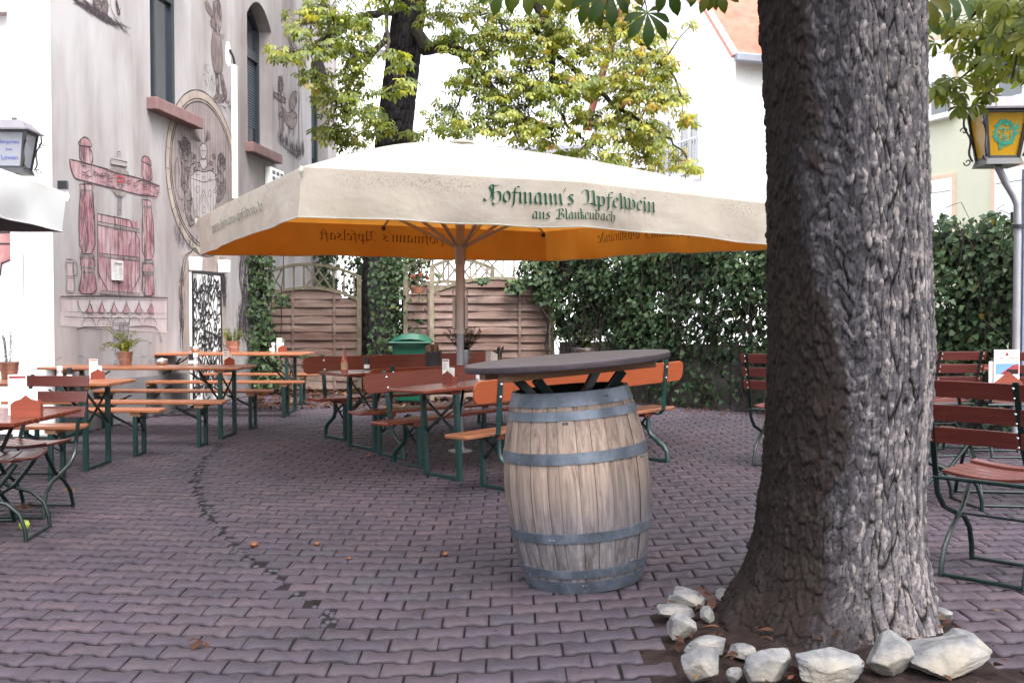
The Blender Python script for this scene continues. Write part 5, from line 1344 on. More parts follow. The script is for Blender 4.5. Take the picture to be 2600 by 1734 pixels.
def herbs(kind, n, rr, hh, m):
    P, T, N, S = [], [], [], []
    for k in range(n):
        a = random.random()*6.283; lean = random.random()
        if kind == 'rosemary': base = Vector((math.cos(a)*rr*.3, math.sin(a)*rr*.3, 0)); d = Vector((math.cos(a)*.12, math.sin(a)*.12, 1)); steps = 22; dr = 0; ll = .022
        elif kind == 'fern': base = Vector((0, 0, 0)); d = Vector((math.cos(a)*(.3+lean), math.sin(a)*(.3+lean), 1.0)); steps = 16; dr = .085+.05*lean; ll = .03
        else: base = Vector((math.cos(a)*rr*.5, math.sin(a)*rr*.5, 0)); d = Vector((math.cos(a)*lean*.9, math.sin(a)*lean*.9, 1)); steps = 12; dr = .03; ll = .024
        d.normalize(); p = base; st = hh*random.uniform(.7, 1.15)/steps
        for i in range(steps):
            p = p+d*st; d = (d-Vector((0, 0, dr*i/steps*2))).normalized()
            for q in range(3 if kind != 'fern' else 4):
                b = random.random()*6.283; v = Vector((math.cos(b), math.sin(b), random.uniform(-.2, .6)))
                P.append(p); T.append(v+d*.5); N.append((random.random()-.5, random.random()-.5, 1)); S.append(ll*random.uniform(.7, 1.3))
    tp = (NEEDLE[0]*np.array([1, 4.0 if kind == 'fern' else (2.2 if kind == 'rosemary' else 3.5), 1]), NEEDLE[1], NEEDLE[2])
    return tp, np.array([tuple(p) for p in P]), np.array([tuple(p) for p in T]), np.array(N), np.array(S)
def pot(label, kind, m, plant, r=.085, h=.15, tagc=None, hm=.25, n=9):
    t = E('potted_herb', label, 'potted plant', group='herb pots on the tables')
    b = MB(); b.lathe([(0, 0), (r*.72, 0), (r*.74, .004), (r*.97, h-.012), (r*1.04, h-.01), (r*1.04, h), (r*.95, h), (r*.9, h-.03), (0, h-.03)], 22); b.build('pot', m, t, True)
    tp, P, T, N, S = herbs(kind, n, r, hm, plant); foliage('herb_foliage', tp, P+np.array([0, 0, h-.02]), T, N, S, M[plant], t)
    c = MB(); c.tube([(r*1.0*math.cos(a), -r*1.0*abs(math.sin(a))-.004, h*.62-.03*math.sin(a)) for a in [PI*k/10 for k in range(11)]], .004, 6); c.build('handle', m, t, True)
    if tagc: c = MB(); c.slab([(-.03, h-.02), (.03, h-.02), (.03, h+.09), (-.03, h+.09)], lambda x, z, tt: Vector((x, -.05+tt, z)), 0, .002); c.build('plant_tag', tagc, t)
    return t
M['ytag'] = plain('yellow_tag', (.45, .42, .03), .6)
mh = menu_holder('wooden menu stand on the leftmost beer table behind the rosemary pot'); put(mh, ontable(tb0, 282, 957), .5, 1.0)
for l, tb, px, py, rz, s, kw in [
  ('wooden menu stand on the right end of the table with the fern pot', tb1, 608, 922, .7, 1.0, {}), ('wooden menu stand on the farthest left table in front of the slatted fence', tb2, 770, 884, .7, 1.05, {}),
  ('wooden menu stand on the lacquered table left of the barrel', t2, 1066, 968, -.75, 1.1, {}), ('large wooden menu stand on the small folding table at the left edge', ft, 69, 1057, .25, 1.4, dict(h=.74, mx=.4, my=.4))]:
    put(dup(mh, l), ontable(tb, px, py, **kw), rz, s)
sk = shaker('white capped salt shaker on the leftmost beer table', False); put(sk, ontable(tb0, 203, 955), 0, 1.05)
pk = shaker('black pepper mill on the leftmost beer table', True); put(pk, ontable(tb0, 213, 957), 0, .95)
for l, src, tb, px, py in [('salt shaker beside the steel bowl on the table with the fern pot', sk, tb1, 540, 920), ('black pepper mill beside the steel bowl on the table with the fern pot', pk, tb1, 549, 917),
  ('salt shaker on the farthest left table', sk, tb2, 738, 886), ('pepper mill on the farthest left table', pk, tb2, 747, 884), ('salt shaker on the lacquered table left of the barrel', sk, t2, 1162, 962), ('black pepper mill on the lacquered table left of the barrel', pk, t2, 1153, 956), ('pepper mill on the table with the cutlery crock', pk, t1, 929, 938)]:
    put(dup(src, l), ontable(tb, px, py), random.random(), 1.15)
put(bowl('round steel bowl on the table with the fern pot'), ontable(tb1, 457, 920), 0, 1.1)
o = bowl('small steel bowl on the farthest left table'); put(o, ontable(tb2, 530, 889), 0, 1.2)
put(pot('copper pot of upright rosemary on the leftmost beer table', 'rosemary', 'copper', 'dherb', .082, .15, None, .30, 7), ontable(tb0, 65, 957), .4, 1.05)
put(pot('copper pot of drooping fern with a yellow tag in front of the mural', 'fern', 'copper', 'herb', .085, .15, 'ytag', .36, 26), ontable(tb1, 368, 920), .2, 1.0)
put(pot('clay coloured pot of bushy herbs on the farthest left table', 'bush', 'copper', 'herb', .095, .14, None, .16, 30), ontable(tb2, 622, 889), .7, 1.1)
put(pot('zinc bucket with a dark bushy herb in the middle of the centre table', 'bush', 'zinc', 'dherb', .075, .17, None, .26, 60), ontable(t1, 1073, 921), .7, 1.05)
put(pot('zinc bowl of dark herbs with a yellow tag behind the barrel top', 'fern', 'zinc', 'dherb', .12, .07, 'ytag', .24, 40), ontable(t1b, 1395, 898, mx=.6), .7, 1.1)
def crock():
    t = E('cutlery_crock', 'dark stoneware crock holding brown paper napkins on the centre table', 'crock')
    b = MB(); b.lathe([(0, 0), (.07, 0), (.075, .01), (.072, .12), (.08, .13), (.08, .145), (.07, .145), (.068, .03), (0, .03)], 20); b.build('crock_body', plain('stoneware', (.05, .05, .055), .5), t, True)
    b = MB()
    for k in range(7): b.box(-.055+.016*k, -.045+.016*k, -.035, .035, .04, .20+.02*random.random(), Matrix.Rotation(random.uniform(-.12, .12), 4, 'Y'))
    b.build('paper_napkin', plain('brown_napkin', (.22, .14, .10), .9), t); put(t, ontable(t1, 1000, 924), .6, 1.15)
crock()
def sauce():
    t = E('sauce_bottle', 'slim bottle of red sauce at the near end of the centre table', 'bottle')
    b = MB(); b.lathe([(0, 0), (.03, 0), (.03, .09), (.022, .12), (.013, .14), (.012, .155)], 14); b.build('bottle_body', 'red_sauce', t, True)
    b = MB(); b.lathe([(.015, .155), (.013, .20), (0, .21)], 12); b.build('cap', plain('bottle_cap', (.25, .12, .08), .5), t, True)
    b = MB(); b.lathe([(.0306, .02), (.0306, .08)], 14); b.build('paper_label', plain('sauce_label', (.4, .26, .14), .6), t, True); put(t, ontable(t1, 868, 944), 0, 1.15)
sauce()
def tray():
    t = E('napkin_tray', 'blue tray of white napkins and dark cutlery standing behind the barrel top', 'tray')
    b = MB(); b.box(-.09, .09, -.06, .06, 0, .02); b.build('tray_base', 'blue', t, bevel=.004)
    b = MB()
    for k in range(4): b.box(-.075+.02*k, -.06+.02*k, -.05, .04, .0205, .13-.01*k)
    b.build('napkin', 'card', t)
    b = MB()
    for k in range(7): x = .02+.01*k; b.tube([(x*.6, random.uniform(-.04, .04), .021), (x*1.3, random.uniform(-.03, .03), .15+.02*random.random())], .006, 6)
    b.build('cutlery', 'glass_dark', t, True); put(t, ontable(t1, 1233, 914), .6, 1.2)
tray()
def fonttext(txt, size, m, parent, mw, name='lettering', align='CENTER', ext=.0006):
    cu = bpy.data.curves.new(name, 'FONT'); cu.body = txt; cu.size = size; cu.align_x = align; cu.extrude = ext
    ob = bpy.data.objects.new('tmp', cu); COL.objects.link(ob); bpy.context.view_layer.update()
    me = bpy.data.meshes.new_from_object(ob.evaluated_get(bpy.context.evaluated_depsgraph_get())); bpy.data.objects.remove(ob); bpy.data.curves.remove(cu)
    me.name = name; me.transform(mw); return link(name, me, m, parent)
RX = Matrix.Rotation(PI/2, 4, 'X')
def photomenu():
    t = E('photo_menu', 'menu card with a photograph of the inn in a wooden stand on the right table', 'menu stand')
    b = MB(); pent = [(-.075, 0), (.075, 0), (.075, .05), (.04, .075), (0, .105), (-.04, .075), (-.075, .05)]
    for y in (-.03, .022): b.slab(pent, lambda x, z, tt: Vector((x, y+tt, z)), 0, .008)
    b.box(-.075, .075, -.0215, .0215, 0, .006); b.build('holder', 'holder', t)
    c = MB(); c.box(-.07, .07, -.012, -.008, .007, .215)
    for k in range(4): c.box(-.09+.004*k, .03, .0+k*.005, .003+k*.005, .007, .155)
    cd = c.build('menu_card', 'card', t)
    p = MB(); p.box(-.062, .066, -.0128, -.0122, .09, .145); p.build('card_photo', 'bluep', cd)
    p = MB(); p.slab([(-.04, .091), (.066, .091), (.066, .142), (.03, .135)], lambda x, z, tt: Vector((x, -.0133+tt, z)), 0, .0004); p.build('card_photo', 'crimson', cd)
    p = MB(); p.box(.0, .06, -.0139, -.0135, .092, .115); p.build('card_photo', 'glass_dark', cd)
    fonttext('ZUM L\u00d6WEN', .022, 'crimson', cd, Matrix.Translation((0, -.0126, .163))@RX)
    p = MB(); p.slab([(-.012, .184), (.012, .184), (.006, .196), (0, .204), (-.006, .196)], lambda x, z, tt: Vector((x, -.0128+tt, z)), 0, .0004); p.build('card_emblem', 'crimson', cd)
    put(t, ontable(rt, 2584, 1002, mx=.62, my=.34), .15, 1.28)
photomenu()
# ------------------------------------------------------------------ fences, bin
def fence(label, px0, px1, Y, yl, yc, yr, gap, pitch, mirror=False):
    x0, x1 = at(px0, 800, Y).x, at(px1, 800, Y).x; W = x1-x0; zz = lambda y, : at(1300, y, Y).z
    t = E('lattice_fence_panel', label, 'fence', (x0, Y, gz((x0+x1)/2)), group='wooden screen panels'); g0 = gz((x0+x1)/2)
    zl, zc, zr = zz(yl)-g0, zz(yc)-g0, zz(yr)-g0; gp_ = gap*Y/F
    def arch(u, d=0):
        lin = zl+(zr-zl)*u; return lin+(zc-(zl+zr)/2)*(1-(2*u-1)**2)-d
    n = 18
    for d in (0, gp_):
        f = MB()
        for i in range(n): f.beam((W*i/n, 0, arch(i/n, d)), (W*(i+1)/n+.006, 0, arch((i+1)/n, d)), .06, .05, up=(0, 0, 1))
        f.build('arched_rail', 'fencearch', t)
    for x, u in ((0, 0), (W, 1)):
        p = MB(); p.box(x-.035, x+.035, -.04, .04, 0, arch(u)+.02); p.build('post', 'fencearch', t, bevel=.005)
    b = MB(); k = int(W/.16)
    for i in range(k):
        u = (i+.5)/k
        if i % 5 in (1, 2, 3): b.box(W*u-.014, W*u+.014, -.012, .012, arch(u, gp_)+.02, arch(u)-.02)
        else:
            for s in (-1, 1):
                u0, u1 = max(.02, min(.98, u-s*.09)), max(.02, min(.98, u+s*.09)); b.beam((W*u0, .004*s, arch(u0, gp_)+.02), (W*u1, .004*s, arch(u1)-.02), .012, .028, up=(1, 0, 0))
    b.build('lattice_bar', 'fencearch', t)
    s = MB(); z = .06; r = 0
    while z < arch(.5, gp_)-.04:
        # each lamella runs as far as the arch allows
        u0, u1 = 0.02, .98
        while arch(u0, gp_)-.03 < z+pitch*.5 and u0 < .5: u0 += .01
        while arch(u1, gp_)-.03 < z+pitch*.5 and u1 > .5: u1 -= .01
        if u1-u0 > .1:
            m = 10; o = len(s.v); dy = .004 if r % 2 else -.004
            for q in range(m+1):
                x = W*(u0+(u1-u0)*q/m); yy = dy+.008*math.sin(q*PI/m*3+r*PI)
                for y_, z_ in ((yy-.030, z), (yy+.004, z+pitch*1.14), (yy+.014, z+pitch*1.14), (yy-.018, z)):
                    s.v.append((x, y_, z_))
            for q in range(m):
                for c in range(4): s.f.append((o+q*4+c, o+q*4+(c+1) % 4, o+(q+1)*4+(c+1) % 4, o+(q+1)*4+c))
        z += pitch; r += 1
    s.build('lamella', 'fence', t)
    v = MB()
    for u in (.27, .73): v.box(W*u-.02, W*u+.02, -.05, -.038, .03, arch(u, gp_)-.03)
    v.build('batten', 'fence', t); return t
fence('weathered arched fence panel on the left, beside the ivy column', 683, 912, 17.3, 690, 672, 703, 59, .142)
fence('weathered arched fence panel behind the parasol pole', 1097, 1402, 15.6, 677, 640, 668, 66, .122)
fence('weathered arched fence panel mostly hidden behind another, only its lattice showing', 1030, 1250, 16.4, 678, 655, 682, 60, .135)
def bin_():
    p = at(1046, 900, 15.0); x = p.x; w = .27; zt = at(1046, 867, 15).z
    t = E('wheelie_bin', 'green plastic wheelie bin with a ribbed lid behind the bench', 'bin', (x, 15.0, gz(x)))
    b = MB(); vs = []
    for z, k in ((.06, .78), (zt-.02, 1)): vs += [(-w*k, -.27*k, z), (w*k, -.27*k, z), (w*k, .27*k, z), (-w*k, .27*k, z)]
    b.add(vs, [(0, 3, 2, 1), (4, 5, 6, 7), (0, 1, 5, 4), (1, 2, 6, 5), (2, 3, 7, 6), (3, 0, 4, 7)]); b.build('bin_body', 'plastic', t, bevel=.02)
    l = MB(); n = 10
    for y0, y1 in ((-.31, .29),):
        o = len(l.v)
        for i in range(n+1):
            x_ = -w*1.12+2*w*1.12*i/n; zz = zt+.12*math.sin(PI*i/n)**.6+(.008 if i % 2 else 0)
            l.v += [(x_, y0, zt-.02+.5*(zz-zt)), (x_, y0+.08, zz), (x_, y1, zz), (x_, y1, zt-.02)]
        for i in range(n):
            for c in range(3): l.f.append((o+i*4+c, o+(i+1)*4+c, o+(i+1)*4+c+1, o+i*4+c+1))
        l.f += [(o, o+1, o+2, o+3), (o+n*4, o+n*4+3, o+n*4+2, o+n*4+1)]
    l.build('lid', 'plastic', t, True)
    r = MB(); r.tube([(-w*1.15, -.315, zt-.01), (w*1.15, -.315, zt-.01)], .02, 8); r.build('lid_rim', 'plastic', t, True)
    for s in (-1, 1): h = MB(); h.tube([(s*.2-.02, .2, .1), (s*.2+.02, .2, .1)], .1, 16); h.build('wheel', 'black', t, True)
bin_()
def flowerpot():
    p = at(1061, 745, 16.0); t = E('flower_planter', 'small brown planter of orange flowers hanging in the ivy', 'planter', p)
    b = MB(); b.lathe([(0, 0), (.09, 0), (.13, .1), (.12, .1), (.08, .02), (0, .02)], 16); b.build('pot', 'terra', t, True)
    f = MB()
    for k in range(7):
        a = random.random()*6.3; q = (random.uniform(-.12, .16), random.uniform(-.08, .06), random.uniform(.22, .36)); f.lathe([(0, -.02), (.022, 0), (.026, .014), (.0, .02)], 7, q)
    f.build('blossom', 'petal', t, True)
    st = MB()
    for k in range(12): st.tube([(0, 0, .05), (random.uniform(-.08, .1), random.uniform(-.05, .05), .2), (random.uniform(-.12, .16), random.uniform(-.08, .06), .30)], .004, 5)
    st.tube([(0, 0, .02), (0, .12, .0), (0, .36, -.02)], .01, 6)
    st.build('stem', 'stem', t)
flowerpot()
# ------------------------------------------------------------------ ivy
def ivy_leaves(P, out, n_jit=.8, sz=(.045, .085)):
    n = len(P); out = np.asarray(out, float)
    N = np.tile(out, (n, 1)) if out.ndim == 1 else out
    N = N+NR.normal(0, n_jit*.45, (n, 3)); N[:, 2] += .35
    T = NR.normal(0, .5, (n, 3)); T[:, 2] -= .9
    T -= unit(N)*np.sum(T*unit(N), 1, keepdims=True)
    return T, N, NR.uniform(sz[0], sz[1], n)
HA, HB = Vector((.70, 15.35, 0)), Vector((5.62, 10.3, 0)); HD = (HB-HA).normalized(); HN = Vector((-HD.y*-1, -HD.x, 0)).normalized()
if HN.y > 0: HN = -HN
HL = (HB-HA).length+2.2
def hedge():
    t = E('ivy_hedge', 'tall hedge of dark green ivy running along the right side of the yard', 'hedge', (HA.x, HA.y, 0))
    P = []; rd = []
    def topz(s): return 2.54-.035*s+.10*math.sin(s*2.1)+.07*math.sin(s*5.3+1)+.05*math.sin(s*11)
    while len(P) < 17500:
        s = random.uniform(-.75, HL); zt = topz(s); z = random.uniform(0.02, 1)**.85*zt
        dens = 1.0; d = random.gauss(0, .085)
        lump = .07*math.sin(s*3.1+z*2)+.05*math.sin(z*5.3-s*2.2)
        k = math.sin(s*4.7+1.3)*math.sin(z*6.1+.5)+.6*math.sin(s*9.1+z*7.7)
        if z < .85+.12*math.sin(s*3): dens = .12 if s < 1.1 else (.42 if s < 3.6 else .34)
        if s < .95 and z < .95: dens = .02
        if 2.4 < s < 4.6 and .9 < z < 1.75: dens *= .62
        dens *= 1 if k > -.7 else .5
        if s < 0 and z < 1.55: continue
        if random.random() > dens: continue
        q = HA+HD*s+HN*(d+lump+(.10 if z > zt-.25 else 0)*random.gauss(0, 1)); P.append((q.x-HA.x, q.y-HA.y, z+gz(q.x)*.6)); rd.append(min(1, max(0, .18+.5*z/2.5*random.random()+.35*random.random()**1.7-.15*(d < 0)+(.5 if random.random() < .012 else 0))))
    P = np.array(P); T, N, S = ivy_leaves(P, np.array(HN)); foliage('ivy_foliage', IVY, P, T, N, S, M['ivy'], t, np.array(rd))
    st = MB(); rr = random.Random(4)
    for k in range(150):
        s = rr.uniform(-.2, HL); p = HA+HD*s+HN*rr.uniform(-.1, .1); pts = []; z = 0.02
        while z < 2.3:
            pts.append((p.x-HA.x, p.y-HA.y, z+gz(p.x)*.6)); z += rr.uniform(.2, .4); p = p+HD*rr.gauss(0, .10)+HN*rr.gauss(0, .03)
        st.tube(pts, rr.uniform(.004, .010), 5, cap=False)
    for k in range(260):
        s = rr.uniform(-.2, HL); z = rr.uniform(.5, 2.4); p = HA+HD*s+HN*rr.uniform(0, .2); pts = []
        for q in range(5): pts.append((p.x-HA.x, p.y-HA.y, z+gz(p.x)*.6)); p = p+HD*rr.gauss(0, .12)+HN*rr.gauss(0, .04); z += rr.gauss(0, .1)
        st.tube(pts, .0035, 4, cap=False)
    st.build('ivy_stem', 'stem', t)
    for s in np.arange(0.2, HL, 1.6):
        w = MB(); p = HA+HD*s-HN*.05; w.tube([(p.x-HA.x, p.y-HA.y, .3), (p.x-HA.x, p.y-HA.y, 2.45)], .022, 8); w.build('support_post', 'dgreen', t)
    P = []
    while len(P) < 9500:
        s = random.uniform(-.1, HL); z = random.uniform(.75, topz(s)-.12)
        if s < .95 and z < 1.0: continue
        if 2.3 < s < 4.8 and .85 < z < 1.7 and random.random() < .68: continue
        if math.sin(s*3.3+1)*math.sin(z*5.2)+.4*math.sin(s*8) > .72: continue
        q = HA+HD*s-HN*random.uniform(.02, .14); P.append((q.x-HA.x, q.y-HA.y, z+gz(q.x)*.6))
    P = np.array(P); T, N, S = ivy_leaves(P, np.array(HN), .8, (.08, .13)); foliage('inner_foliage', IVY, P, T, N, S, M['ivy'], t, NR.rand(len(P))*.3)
    wl = MB(); n = 12
    for k in range(n):
        a, b = HA+HD*(HL*k/n-.02)-HN*.16, HA+HD*(HL*(k+1)/n)-HN*.16; h0 = .86+gz((a.x+b.x)/2)
        wl.slab([(0, -.1), ((b-a).length, -.1), ((b-a).length, h0), (0, h0)], lambda x, z, tt: a+HD*x+HN*tt+Vector((0, 0, z)), -.09, .09)
    tag(wl.build('garden_wall', 'conc'), 'low stained concrete wall at the foot of the ivy hedge', 'wall')
hedge()
def ivypatch(label, cells, Y, n, sz=(.05, .085), dY=.12, out=(0, -1, 0), stems=True):
    """cells: (px0,px1,py0,py1) boxes of ivy on a vertical support at distance Y"""
    c0 = at((cells[0][0]+cells[0][1])/2, 900, Y); t = E('climbing_ivy', label, 'ivy', (c0.x, Y, gz(c0.x)))
    A = [max(1, (b-a)*(d-c)) for a, b, c, d in cells]; P = []
    for (a, b, c, d), ar in zip(cells, A):
        for _ in range(int(n*ar/sum(A))):
            u = random.gauss(.5, .33); u = min(1.12, max(-.12, u)); px = a+(b-a)*u
            Yl = Y-dY*abs(random.gauss(0, 1))+dY*.6*math.sin(px*.11)*math.sin(c*.05); q = at(px, random.uniform(c, d), Yl); P.append((q.x-c0.x, q.y-Y, q.z-gz(c0.x)))
    P = np.array(P); T, N, S = ivy_leaves(P, np.array(out, float), 1.0, sz); foliage('ivy_foliage', IVY, P, T, N, S, M['ivy'], t, np.clip(NR.rand(len(P))*.75+.12, 0, 1))
    st = MB(); 
    for k in range(14 if stems else 0):
        cx_ = sum(random.choice(cells)[:2])/2+random.uniform(-12, 12); q = at(cx_, 900, Y); x = q.x-c0.x; pts = []; z = 0; zt = at(cx_, min(c[2] for c in cells)+25, Y).z
        while z < zt: pts.append((x, .03, z)); z += .3; x += random.gauss(0, .025)
        if len(pts) > 2: st.tube(pts, .008, 5, cap=False)
    st.build('ivy_stem', 'stem', t)
ivypatch('column of ivy climbing the corner between the mural wall and the left fence', [(640, 668, 585, 660), (632, 690, 650, 730), (630, 688, 720, 800), (628, 690, 790, 860), (632, 706, 850, 925), (636, 700, 915, 985), (690, 730, 745, 775)], 16.85, 1100)
ivypatch('ivy covering the second chestnut trunk and the gap between the fence panels', [(950, 1040, 640, 720), (955, 1098, 690, 760), (962, 1098, 750, 840), (955, 1098, 830, 900), (1000, 1080, 640, 690)], 16.7, 1700, dY=.18)
ivypatch('sunlit ivy on the far wall seen through the left fence lattice', [(788, 850, 600, 760)], 20.6, 420, (.08, .13), .1, stems=False)
ivypatch('ivy behind the left fence, to the left of the second chestnut trunk', [(880, 945, 620, 800), (905, 935, 780, 960)], 19.9, 600, (.06, .1), .15)
ivypatch('ivy hanging over the top of the fence panel next to the hedge', [(1340, 1404, 640, 720), (1366, 1410, 700, 770), (1290, 1330, 708, 742), (1210, 1240, 705, 720)], 15.45, 620, dY=.06, stems=False)
ivypatch('low ivy growing at the foot of the left fence', [(640, 720, 930, 985), (770, 800, 900, 930)], 16.9, 170, dY=.1)
# ------------------------------------------------------------------ the big trunk in front
TX, TY = 1.372, 4.22
PROF = [(-1400, 1912, 2290), (-300, 1915, 2315), (0, 1921, 2325), (350, 1940, 2336), (700, 1948, 2351), (900, 1952, 2361), (1100, 1948, 2350), (1217, 1940, 2343), (1382, 1913, 2346), (1471, 1880, 2362), (1570, 1814, 2395), (1640, 1778, 2425), (1700, 1760, 2440)]
def hash2(a, b, k): 
    h = np.sin(a*127.1+b*311.7+k*74.7)*43758.5453; return h-np.floor(h)
def vor(u, v, nu, k=0, full=False):
    iu, iv = np.floor(u), np.floor(v); f1 = np.full(u.shape, 9.); f2 = np.full(u.shape, 9.); cid = np.zeros(u.shape); fv = np.zeros(u.shape)
    for du in (-1, 0, 1):
        for dv in (-1, 0, 1):
            a, b = iu+du, iv+dv; am = np.mod(a, nu)
            x = a+.15+.7*hash2(am, b, k); y = b+.15+.7*hash2(am, b, k+5); d = np.hypot(u-x, v-y); c = hash2(am, b, k+9)
            m = d < f1; f2 = np.where(m, f1, np.minimum(f2, d)); cid = np.where(m, c, cid); fv = np.where(m, v-y, fv); f1 = np.where(m, d, f1)
    return (f1, f2, cid, fv) if full else (f1, f2, cid)
def big_trunk():
    t = E('chestnut_tree', 'massive chestnut trunk with rough grey bark in the right foreground, ringed with stones', 'tree', (TX, TY, gz(TX)))
    ys = np.array([p[0] for p in PROF], float); cs = np.array([(p[1]+p[2])/2 for p in PROF]); rs = np.array([(p[2]-p[1])/2 for p in PROF])
    zs = 1.37-(ys-796)*TY/F; o = np.argsort(zs)
    nt, nz = 560, 640; z0, z1 = -.05, 4.9; lv = np.linspace(0, 1, nz); Z = z0+(z1-z0)*lv**1.15
    cx = np.interp(Z, zs[o], cs[o]); rr = np.interp(Z, zs[o], rs[o])*TY/F*.96; cx = (cx-1300)*TY/F-TX
    th = np.linspace(0, 2*PI, nt, endpoint=False); TH_, ZZ = np.meshgrid(th, Z); RR = np.repeat(rr[:, None], nt, 1)
    flare = np.clip((.62-ZZ)/.62, 0, 1)**2
    big = .018*np.sin(3*TH_+1+ZZ*.6)+.012*np.sin(5*TH_+2-ZZ*.9)+.008*np.sin(9*TH_+ZZ*2.0)+.05*flare*np.sin(6*TH_+.6)+.03*flare*np.sin(11*TH_+2)
    wob = .30*np.sin(ZZ*3.1+3*np.sin(2*TH_))+.22*np.sin(ZZ*7+4*np.cos(3*TH_))+.16*np.sin(ZZ*19+TH_*8)+.1*np.sin(ZZ*41-TH_*13)
    nu = 58; u = TH_/(2*PI)*nu+wob*1.3; v = ZZ/.066+.45*np.sin(TH_*9+ZZ*3)+.3*np.sin(TH_*23)
    f1, f2, c1, fv = vor(u, v, nu, full=True); msk = np.clip(.62+.5*np.sin(TH_*7+ZZ*2.3+2*np.sin(ZZ*3.1))*np.sin(ZZ*6.3+TH_*4)+.25*np.sin(TH_*19+ZZ*9), .22, 1); cr = 1-(1-np.clip((f2-f1)/(.12+.28*c1), 0, 1))*msk
    nu2 = 110; f1b, f2b, c2 = vor(TH_/(2*PI)*nu2+wob*.6+.3*np.sin(ZZ*47+TH_*5), ZZ/.030+.5*np.sin(TH_*17+ZZ*11), nu2, 3); cr2 = np.clip((f2b-f1b)/.3, 0, 1)
    # on the right side the bark splits into long vertical ridges
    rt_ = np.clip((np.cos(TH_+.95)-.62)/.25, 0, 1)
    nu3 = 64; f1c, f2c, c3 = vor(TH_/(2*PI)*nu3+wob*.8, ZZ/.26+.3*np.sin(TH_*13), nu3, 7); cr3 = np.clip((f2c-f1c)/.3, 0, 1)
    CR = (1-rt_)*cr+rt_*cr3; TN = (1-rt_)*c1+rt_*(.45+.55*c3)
    lift = (.35+.65*((1-rt_)*c1+rt_*c3))
    disp = .019*CR**.6*lift+(1-rt_)*(-.016*fv*(c1-.15))*CR+.009*cr2**.7*(.2+c2)-.010
    knot = np.exp(-(((np.mod(TH_-4.78+PI, 2*PI)-PI)*.33)**2+(ZZ-1.62)**2*.6)/.012); disp += .03*knot*np.sin(np.hypot((np.mod(TH_-4.78+PI, 2*PI)-PI)*.33, (ZZ-1.62)*.8)*75)*.5
    sd0 = np.exp(-((np.mod(TH_-(2*PI-.62+.10*np.sin(ZZ*2.9))+PI, 2*PI)-PI)/.11)**2)*np.clip((ZZ-.15)/.3, 0, 1)*np.clip((1.75-ZZ)/.5, 0, 1)
    R = RR+big*.65+.8*disp*(1-.7*sd0)
    X = cx[:, None]+R*np.cos(TH_); Y = R*np.sin(TH_)*.98
    V = np.stack([X, Y, ZZ-gz(TX)], 2).reshape(-1, 3)
    i = np.arange(nz-1)[:, None]; j = np.arange(nt)[None]; j2 = (j+1) % nt
    Fc = np.stack([i*nt+j, i*nt+j2, (i+1)*nt+j2, (i+1)*nt+j], 2).reshape(-1, 4)
    xn = np.cos(TH_)
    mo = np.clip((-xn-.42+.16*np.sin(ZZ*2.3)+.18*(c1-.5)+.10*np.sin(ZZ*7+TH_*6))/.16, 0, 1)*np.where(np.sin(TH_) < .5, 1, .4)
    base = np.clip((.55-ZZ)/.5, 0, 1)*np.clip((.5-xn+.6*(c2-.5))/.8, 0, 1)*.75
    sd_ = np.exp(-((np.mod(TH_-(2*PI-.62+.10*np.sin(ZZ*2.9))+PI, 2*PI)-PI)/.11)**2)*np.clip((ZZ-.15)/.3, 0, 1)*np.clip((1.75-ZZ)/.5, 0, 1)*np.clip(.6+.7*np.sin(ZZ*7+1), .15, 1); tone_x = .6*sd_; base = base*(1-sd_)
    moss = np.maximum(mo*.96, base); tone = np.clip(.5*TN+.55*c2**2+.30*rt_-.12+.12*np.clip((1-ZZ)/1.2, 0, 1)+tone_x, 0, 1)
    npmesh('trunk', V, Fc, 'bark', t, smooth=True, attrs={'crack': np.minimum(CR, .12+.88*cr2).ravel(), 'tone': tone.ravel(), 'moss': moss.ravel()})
    # limbs above the view
    lb = MB(); limbs = []
    for a, e, l in ((2.4, .5, 4.5), (3.7, .35, 5), (.3, .4, 4.5), (5.2, .45, 4.2), (1.3, .6, 4.0), (4.4, .7, 4.0)):
        p = Vector((0, 0, 4.5)); d = Vector((math.cos(a), math.sin(a), e+.5)).normalized(); pts = [p.copy()]
        for k in range(7): p = p+d*l/7; d = (d+Vector((random.gauss(0, .1), random.gauss(0, .1), -.05))).normalized(); pts.append(p.copy())
        lb.tube(pts, [.22*(1-k/9) for k in range(8)], 9); limbs.append(pts)
    lb.build('limb', 'bark2', t, True)
    # high crown that shades the yard
    P, T, N = [], [], []
    while len(P) < 5600:
        a = random.random()*6.283; r = 6.0*math.sqrt(random.random()); x, y = r*math.cos(a)-.4, r*math.sin(a)
        wy = y+TY; z = random.uniform(4.7, 8.2)
        if z < 1.95+.34*max(wy, 0) or z < 4.2+.02*r*r: continue
        if math.sin(x*1.9+2)*math.sin(y*1.7+z)+.5*math.sin(z*2.3+x) < -.25: continue
        P.append((x, y, z)); b = random.random()*6.283; T.append((math.cos(b), math.sin(b), -.5)); N.append((random.gauss(0, .4), random.gauss(0, .4), 1))
    foliage('crown', PALML, np.array(P), np.array(T), np.array(N), NR.uniform(.14, .2, len(P)), M['chestn'], t)
    # low twigs that reach into the top of the view
    P, T, N, S = [], [], [], []; tw = MB(); O = Vector((TX, TY, gz(TX)))
    def leaf(px, py, Y, tip, nrm, s): q = at(px, py, Y)-O; P.append(tuple(q)); T.append(tip); N.append(nrm); S.append(s); return q
